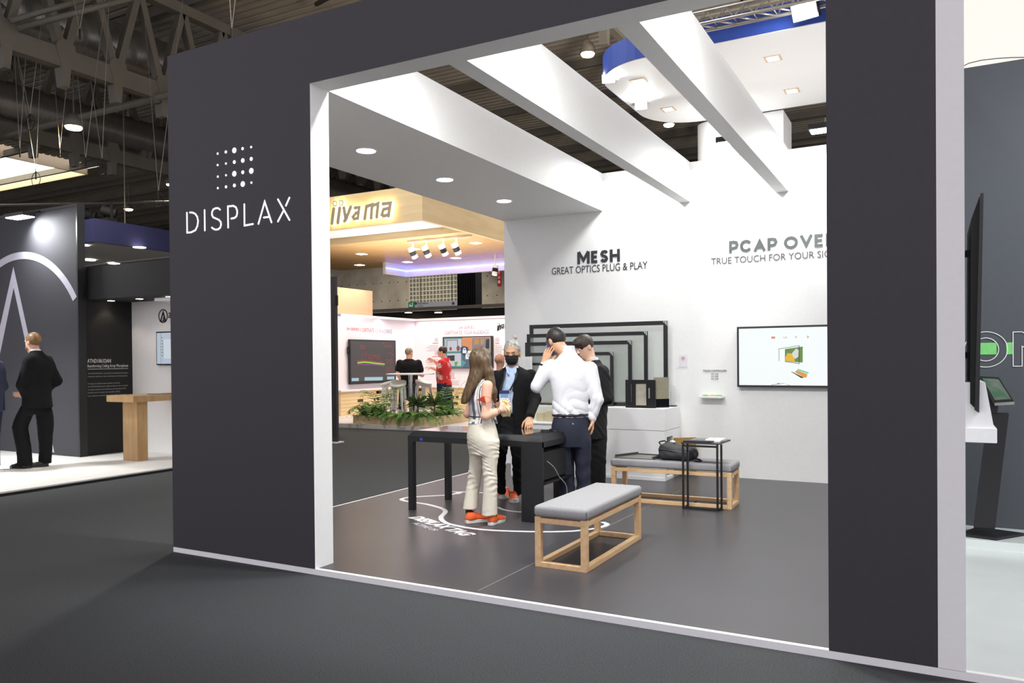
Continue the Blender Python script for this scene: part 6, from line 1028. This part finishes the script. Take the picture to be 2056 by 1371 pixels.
blob('trousers', [('+', loft([(.03, .028, .09, .06, .065), (.3, .022, .09, .068, .075), (.62, .015, .07, .09, .10)], ya), .02), ('+', loft([(.03, .028, -.09, .06, .07), (.3, .022, -.09, .068, .085), (.62, .015, -.07, .09, .11)], ya), .02), ('+', loft([(.5, .012, 0, .15, .10), (.8, .015, 0, .16, .11)], ya), .03)], SUITG, P.t, .007, folds(.002, (20, 10, 30), (10, 10, 20)))
for y in (-.09, .09): shoe(P, (.085, y, 0), (-1, .1), SHOEB, SHOEB, .28, 1.05)
# ---------------------------------------------------------------- man in black suit on the left stage
P = Person(az(70, 938, .046), 'bearded man in black suit standing in profile on the pale stage'); F_ = nrm([-.95, .28, 0]); ya = math.atan2(F_[1], F_[0]); hf = nrm([-.96, .25, .02]); hc = (-.005, .0, 1.690); VX = .009
ho, q = head_ops(hc, hf, 1.06, (.03, .0, 1.50), .055); SL, EL, WL_ = (.055, -.17, 1.44), (-.035, -.19, 1.12), P.J(44, 790, -.15); SR, ER, WR = (.085, .17, 1.44), (.20, .19, 1.16), (.08, .12, 1.04)
bd = ho+[('+', loft([(.86, .04, 0, .11, .08), (1.1, .05, 0, .13, .09), (1.38, .06, 0, .16, .09), (1.5, .045, 0, .1, .07), (1.54, .03, 0, .06, .055)], ya), .03)]+chain([SL, EL, WL_], [.05, .04, .03])+chain([SR, ER, WR], [.05, .04, .03])+hand_ops(WL_, nrm(P.J(28, 793, -.15)-WL_), (.1, .8, .5), 1, .55, 1.0)+hand_ops(WR, (-.6, -.5, -.3), (0, .3, -1), -1, .5)
bd += chain([(-.02, -.09, .8), (-.13, -.09, .48), (-.07, -.09, .05)], [.055, .05, .04])+chain([(.06, .09, .8), (.09, .09, .45), (.10, .09, .05)], [.055, .05, .04]); blob('body', bd, SKIN, P.t, VX); face_bits(P, q, hf, 1.06, (110, 78, 50))
GB = hairmat('ginger_hair', (146, 112, 70), (104, 78, 48)); hr = [('+', ell(q(0, -.018, .034), (.086, .102, .100), hf), .01), ('-', ell(q(0, .112, -.03), (.085, .072, .10), hf), .015), ('-', half(A_([0, 0, 1.])-.6*A_(hf), A_(hc)+A_([0, 0, -.05])), .012)]
blob('hair', hr, GB, P.t, .008); blob('beard', [('+', ell(q(0, .045, -.075), (.056, .052, .045), hf), .01), ('-', ell(q(0, .07, -.03), (.07, .06, .028), hf), .01)], GB, P.t, .007)
jo = [('+', loft([(.80, .045, 0, .20, .165), (.95, .045, 0, .19, .15), (1.12, .05, 0, .185, .135), (1.30, .06, 0, .205, .14), (1.42, .062, 0, .205, .125), (1.50, .052, 0, .15, .095), (1.545, .045, 0, .09, .08), (1.575, .04, 0, .074, .072)], ya), .02)]+chain([SL, EL, WL_-A_([-.03, 0, 0])], [.075, .065, .048], .04)+chain([SR, ER, WR], [.072, .064, .048], .04)
blob('jacket', jo, BLKT, P.t, VX, folds(.0018, (12, 9, 26), (14, 12, 20))); blob('shirt_collar', [('+', loft([(1.53, .035, 0, .068, .066), (1.595, .025, 0, .064, .062)], ya), .01)], WS, P.t, .006)
def lg(l, v): return [(float(P.J(p0, y)[2]), float(P.J((p0+p1)/2, y)[0]), v, max(.06, (p1-p0)/2/147.8*.95), (p1-p0)/2/147.8) for y, p0, p1 in l]
blob('trousers', [('+', loft(lg([(932, 45, 72), (900, 43, 70), (875, 38, 66), (858, 35, 64), (835, 42, 72), (812, 54, 78)], -.09), ya), .02), ('+', loft(lg([(932, 70, 94), (900, 72, 96), (875, 70, 97), (850, 68, 99), (825, 66, 96), (812, 68, 92)], .09), ya), .03), ('+', loft([(.72, .03, 0, .16, .11), (.88, .04, 0, .16, .12)], ya), .03)], BLKT, P.t, VX, folds(.0012, (10, 10, 40), (20, 10, 20)))
shoe(P, A_([-.0, -.09, 0]), (-1, .12), SHOEB, SHOEB, .30, 1.05); shoe(P, A_([.135, .09, 0]), (-.8, -.5), SHOEB, SHOEB, .29, 1.05)
# ---------------------------------------------------------------- man cut by the left edge of the frame
P = Person(az(-22, 946, .046), 'person in navy jacket and jeans cut off by the left picture edge'); hf = (-1, .1, 0); ya = math.pi*.97; ho, q = head_ops((0, 0, 1.64), hf, 1.05, (.02, 0, 1.46), .055)
bd = ho+[('+', loft([(.84, .02, 0, .1, .08), (1.3, .02, 0, .15, .08), (1.48, .02, 0, .07, .06)], ya), .03)]+chain([(.02, -.18, 1.4), (.06, -.2, 1.1), (-.1, -.18, .95)], [.05, .04, .03])+chain([(.02, .18, 1.4), (.06, .2, 1.1), (-.1, .18, .95)], [.05, .04, .03])+hand_ops((-.1, -.18, .95), (-1, 0, -.3), (0, .5, -.8), 1, .6)+hand_ops((-.1, .18, .95), (-1, 0, -.3), (0, -.5, -.8), -1, .6)+chain([(0, -.09, .8), (.08, -.09, .06)], [.08, .04])+chain([(0, .09, .8), (0, .09, .06)], [.08, .04])
blob('body', bd, SKIN, P.t, .01); blob('hair', [('+', ell(q(0, -.02, .034), (.086, .102, .100), hf), .01), ('-', ell(q(0, .11, -.03), (.085, .075, .1), hf), .015), ('-', half((0, 0, 1), (0, 0, 1.58)), .02)], MATS['dark_brown_hair'], P.t, .01)
blob('jacket', [('+', loft([(.78, .02, 0, .2, .15), (1.1, .03, 0, .19, .135), (1.36, .03, 0, .2, .13), (1.45, .02, 0, .13, .09), (1.5, .02, 0, .075, .07)], ya), .02)]+chain([(.02, -.18, 1.38), (.06, -.2, 1.1), (-.08, -.18, .96)], [.07, .06, .045], .04)+chain([(.02, .18, 1.38), (.06, .2, 1.1), (-.08, .18, .96)], [.07, .06, .045], .04), mat('navy_jacket', (40, 46, 72), .8), P.t, .01)
blob('jeans', [('+', loft([(.05, .085, -.09, .07, .08), (.4, .06, -.09, .075, .08), (.85, .02, -.06, .12, .12)], ya), .02), ('+', loft([(.05, .0, .09, .07, .08), (.4, .0, .09, .075, .08), (.85, .02, .06, .12, .12)], ya), .03)], JEANS, P.t, .01)
for x, y in ((.155, -.09), (.07, .09)): shoe(P, A_([x, y, 0]), (-1, 0), mat('brown_suede', (92, 78, 62), .8), SHOEB, .29, 1.05)
# ---------------------------------------------------------------- two men at the wooden stand
def polo_base(px, yw, y=800): p = ay(px, y, yw); return (p[0], yw, .09)
P = Person(polo_base(822, 15.0), 'man in black polo shirt and jeans seen from behind at the bar table'); F_ = nrm([.1, 1, 0]); ya = math.atan2(F_[1], F_[0]); hf = nrm([.55, .8, 0]); hc = P.J(822, 709); VX = .011; ho, q = head_ops(hc, hf, 1.05, P.J(821, 728), .058)
SL, EL, WL_ = P.J(803, 729), P.J(799, 752, -.05), P.J(808, 768, -.02); SR, ER, WR = P.J(840, 729), P.J(848, 753, .05), P.J(842, 752, .30); zb = P.J(822, 769)[2]; zs = P.J(822, 722)[2]; zh = P.J(822, 790)[2]
bd = ho+[('+', loft([(zh-.1, 0, 0, .12, .08), (zb, 0, 0, .13, .08), (zs-.12, 0, 0, .16, .08), (zs, 0, 0, .06, .05)], ya), .03)]+chain([SL, EL, WL_], [.058, .046, .034])+chain([SR, ER, WR], [.058, .046, .034])+hand_ops(WL_, (.5, .2, -.8), (.8, .2, .3), 1, .5)+hand_ops(WR, (-.2, 1, 0), (0, 0, -1), 1, .5)+chain([(-.13, 0, .75), (-.17, 0, .06)], [.09, .05])+chain([(.12, 0, .75), (.16, 0, .06)], [.09, .05])
blob('body', bd, SKINR, P.t, .009); blob('hair', [('+', ell(q(0, -.02, .036), (.085, .100, .096), hf), .01), ('-', ell(q(0, .105, -.03), (.085, .08, .11), hf), .015), ('-', half(A_([0, 0, 1.])-.6*A_(hf), A_(hc)+A_([0, 0, -.05])), .012)], hairmat('sandy_grey_hair', (150, 132, 106), (104, 92, 76)), P.t, .009)
blob('polo_shirt', [('+', loft([(zb-.06, 0, 0, .21, .15), (zb+.1, 0, 0, .205, .15), (zb+.28, 0, 0, .215, .145), (zs-.09, 0, 0, .23, .13), (zs-.03, 0, 0, .16, .1), (zs+.02, 0, 0, .085, .08)], ya), .02)]+chain([SL, A_(SL)*.45+A_(EL)*.55], [.085, .08], .05)+chain([SR, A_(SR)*.45+A_(ER)*.55], [.085, .08], .05), BLKT, P.t, VX, folds(.0015, (10, 10, 24), (12, 8, 14)))
blob('jeans', [('+', loft([(zh-.12, 0, 0, .2, .14), (zh, 0, 0, .215, .15), (zb-.02, 0, 0, .205, .145)], ya), .03), ('+', loft([(.03, -.20, 0, .075, .085), (.45, -.17, 0, .085, .095), (.85, -.11, 0, .11, .13)], ya), .03), ('+', loft([(.03, .15, 0, .075, .085), (.45, .14, 0, .085, .095), (.85, .10, 0, .11, .13)], ya), .03)], JEANS, P.t, VX)
obj('belt', MB().tube([(.21*math.cos(k*.2618), .15*math.sin(k*.2618), zb-.04) for k in range(25)], .02, 6), SHOEB, P.t)
for x in (-.2, .15): shoe(P, A_([x, -.08, 0]), (.05, 1), SHOEB, SHOEB, .29, 1.1)
RP = bpy.data.materials.new('red_flower_print'); RP.use_nodes = True; nt = RP.node_tree; b_ = nt.nodes['Principled BSDF']; b_.inputs['Roughness'].default_value = .8; tc = nt.nodes.new('ShaderNodeTexCoord'); vo = nt.nodes.new('ShaderNodeTexVoronoi'); vo.inputs['Scale'].default_value = 6.5; vo2 = nt.nodes.new('ShaderNodeTexVoronoi'); vo2.inputs['Scale'].default_value = 30
nt.links.new(tc.outputs['Object'], vo.inputs['Vector']); nt.links.new(tc.outputs['Object'], vo2.inputs['Vector']); ad = nt.nodes.new('ShaderNodeMath'); ad.operation = 'MULTIPLY_ADD'; ad.inputs[1].default_value = .35; nt.links.new(vo2.outputs['Distance'], ad.inputs[0]); nt.links.new(vo.outputs['Distance'], ad.inputs[2])
cr = nt.nodes.new('ShaderNodeValToRGB'); cr.color_ramp.interpolation = 'CONSTANT'; e = cr.color_ramp.elements; e[0].position = 0; e[0].color = lin((240, 226, 222))+(1,); e[1].position = .22; e[1].color = lin((206, 40, 44))+(1,)
for p_, c_ in ((.30, (240, 226, 222)), (.45, (206, 40, 44)), (.52, (240, 214, 212)), (.57, (206, 40, 44))): k = e.new(p_); k.color = lin(c_)+(1,)
nt.links.new(ad.outputs[0], cr.inputs[0]); nt.links.new(cr.outputs[0], b_.inputs['Base Color'])
P = Person(polo_base(891, 14.7), 'man in red flower print shirt gesturing with both hands beside the colourful screen'); F_ = nrm([-.9, .35, 0]); ya = math.atan2(F_[1], F_[0]); hf = nrm([-1, .15, 0]); hc = P.J(887.5, 706.5); ho, q = head_ops(hc, hf, 1.05, P.J(893, 725), .058)
SL, EL, WL_ = P.J(886, 729, -.17), P.J(882, 744, -.2), P.J(866, 738, -.15); SR, ER, WR = P.J(895, 728, .16), P.J(881, 733, .18), P.J(871, 724, .1); zb = P.J(891, 771)[2]; zs = P.J(891, 720)[2]; zh = P.J(891, 780)[2]; uc = lambda px, y: float(P.J(px, y)[0])
bd = ho+[('+', loft([(zh-.1, uc(891, 780), 0, .10, .08), (zs-.12, uc(892, 730), 0, .14, .08), (zs, uc(894, 720), 0, .05, .05)], ya), .03)]+chain([SL, EL, WL_], [.058, .046, .032])+chain([SR, ER, WR], [.055, .046, .032])+hand_ops(WL_, (-.9, 0, .15), (.1, .6, -.8), 1, .5)+hand_ops(WR, (-.8, 0, .35), (.1, -.7, -.5), -1, .3)+chain([(0, -.1, .75), (.03, -.1, .06)], [.09, .05])+chain([(.03, .1, .75), (.1, .1, .06)], [.09, .05])
blob('body', bd, SKINR, P.t, .009); face_bits(P, q, hf, 1.05, (50, 40, 32)); blob('hair', [('+', ell(q(0, -.018, .036), (.085, .102, .098), hf), .01), ('-', ell(q(0, .112, -.04), (.085, .075, .098), hf), .015), ('-', half(A_([0, 0, 1.])-.6*A_(hf), A_(hc)+A_([0, 0, -.045])), .012)], MATS['dark_brown_hair'], P.t, .009)
blob('shirt', [('+', loft([(zb-.02, uc(893, 771), 0, .19, .165), (zb+.12, uc(891, 760), 0, .185, .165), (zb+.32, uc(890.5, 745), 0, .195, .165), (zs-.12, uc(892, 731), 0, .205, .14), (zs-.03, uc(894, 722), 0, .14, .1), (zs+.02, uc(895, 719), 0, .09, .085)], ya), .02)]+chain([SL, A_(SL)*.2+A_(EL)*.8], [.088, .078], .05)+chain([SR, A_(SR)*.3+A_(ER)*.7], [.085, .078], .05), RP, P.t, VX)
blob('jeans', [('+', loft([(zh-.16, uc(891, 785), 0, .18, .15), (zb, uc(891, 772), 0, .18, .15)], ya), .03), ('+', loft([(.03, .06, -.10, .08, .09), (.45, .0, -.10, .09, .1), (.85, -.01, -.07, .11, .14)], ya), .03), ('+', loft([(.03, .16, .10, .08, .09), (.45, .1, .10, .09, .1), (.85, .04, .07, .11, .14)], ya), .03)], JEANS, P.t, VX)
for x, y in ((.14, -.1), (.24, .1)): shoe(P, A_([x, y, 0]), (-1, .2), SHOEB, SHOEB, .29, 1.1)
P = Person((float(ay(1003, 790, 12.0)[0]), 12.0, 0), 'bald man in grey shirt partly hidden behind the man with the grey bun'); hf = nrm([.65, .75, 0]); ya = math.atan2(.75, .65); hc = P.J(1004, 724); zc_ = hc[2]; ho, q = head_ops(hc, hf, 1.04, hc+A_([-.01, -.01, -.2]), .05)
bd = ho+[('+', loft([(.7, 0, 0, .15, .11), (zc_-.35, 0, 0, .17, .11), (zc_-.2, 0, 0, .08, .07)], ya), .03)]+chain([(.1, -.14, zc_-.3), (.13, -.16, zc_-.6), (.18, -.05, zc_-.75)], [.055, .045, .033])+chain([(-.1, .14, zc_-.3), (-.13, .16, zc_-.6), (0, .2, zc_-.75)], [.055, .045, .033])+hand_ops((.18, -.05, zc_-.75), (.6, .6, -.2), (0, 0, -1), 1, .5)+hand_ops((0, .2, zc_-.75), (.6, .6, -.2), (0, 0, -1), -1, .5)+chain([(.06, -.08, .7), (.06, -.08, .06)], [.09, .05])+chain([(-.06, .08, .7), (-.06, .08, .06)], [.09, .05])
blob('body', bd, SKINR, P.t, .007); blob('hair', [('+', ell(q(0, -.02, .02), (.080, .094, .085), hf), .01), ('-', half(-A_([0, 0, 1.]), q(0, -.05, .06)), .05), ('-', ell(q(0, .11, 0), (.09, .09, .12), hf), .02), ('-', half(A_([0, 0, 1.])-.8*A_(hf), A_(hc)+A_([0, 0, -.075])), .02)], hairmat('cropped_hair', (200, 150, 124), (180, 134, 108)), P.t, .007); blob('shirt', [('+', loft([(.82, 0, 0, .19, .14), (zc_-.36, 0, 0, .2, .13), (zc_-.24, 0, 0, .15, .1), (zc_-.18, 0, 0, .08, .08)], ya), .02)]+chain([(.1, -.14, zc_-.3), (.12, -.155, zc_-.5)], [.08, .075], .05)+chain([(-.1, .14, zc_-.3), (-.12, .155, zc_-.5)], [.08, .075], .05), mat('grey_shirt', (150, 150, 156), .8), P.t, .012)
blob('trousers', [('+', loft([(.03, .06, -.08, .08, .09), (.85, .05, -.06, .12, .13)], ya), .02), ('+', loft([(.03, -.06, .08, .08, .09), (.85, -.05, .06, .12, .13)], ya), .03)], BLKT, P.t, .012)
for x, y in ((.02, -.13), (-.1, .03)): shoe(P, A_([x, y, 0]), (.65, .75), SHOEB, SHOEB, .29, 1.1)
# ---------------------------------------------------------------- backpack on the rear bench
bp = thing('backpack', (-2.2, 7.47, .4565), 'soft black backpack lying on the rear bench beside the metal bezel', 'backpack', rotz=math.radians(2)); BPM = mat('backpack_nylon', (38, 38, 41), .7, var=.1, scale=60, bump=.2)
bb = [('+', cone((-.10, .05, .085), (-.10, -.05, .085), .075, .075), .02), ('+', cone((-.06, .06, .075), (.13, .06, .06), .075, .060), .05), ('+', cone((-.06, -.06, .070), (.13, -.06, .055), .068, .055), .05), ('+', cone((-.12, -.10, .05), (.12, -.11, .045), .045, .042), .012), ('&', half((0, 0, -1), (0, 0, .002)), .02)]
blob('bag_body', bb, BPM, bp, .006, folds(.003, (24, 30, 40), (16, 20, 12))); obj('zip_seam', MB().tube([(.16*math.cos(t_), -.128-.012*abs(math.sin(t_)), .092-.018*math.cos(t_)) for t_ in np.linspace(.15, 3.0, 16)], .004, 5), BLACK, bp, smooth=True); obj('strap', MB().tube(crm([(.14, -.06, .03), (.22, -.08, .02), (.25, -.10, .008), (.20, -.13, .008)]), .009, 6), BPM, bp, smooth=True); obj('strap', MB().tube(crm([(-.18, -.05, .03), (-.23, -.08, .012), (-.20, -.13, .008)]), .009, 6), BPM, bp, smooth=True)
obj('grab_handle', MB().tube(crm([(-.16, 0, .13), (-.185, 0, .16), (-.13, 0, .175), (-.10, 0, .155)]), .007, 6), BPM, bp, smooth=True)
tag(blob('crumpled_tissue', [('+', ell((0, 0, 0), (.028, .02, .014)), .01)], RUB, None, .004, folds(.003, (160, 90, 120), (80, 90, 60))), 'small white tissue tucked on top of the backpack', 'tissue').location = (-2.262, 7.50, .622)
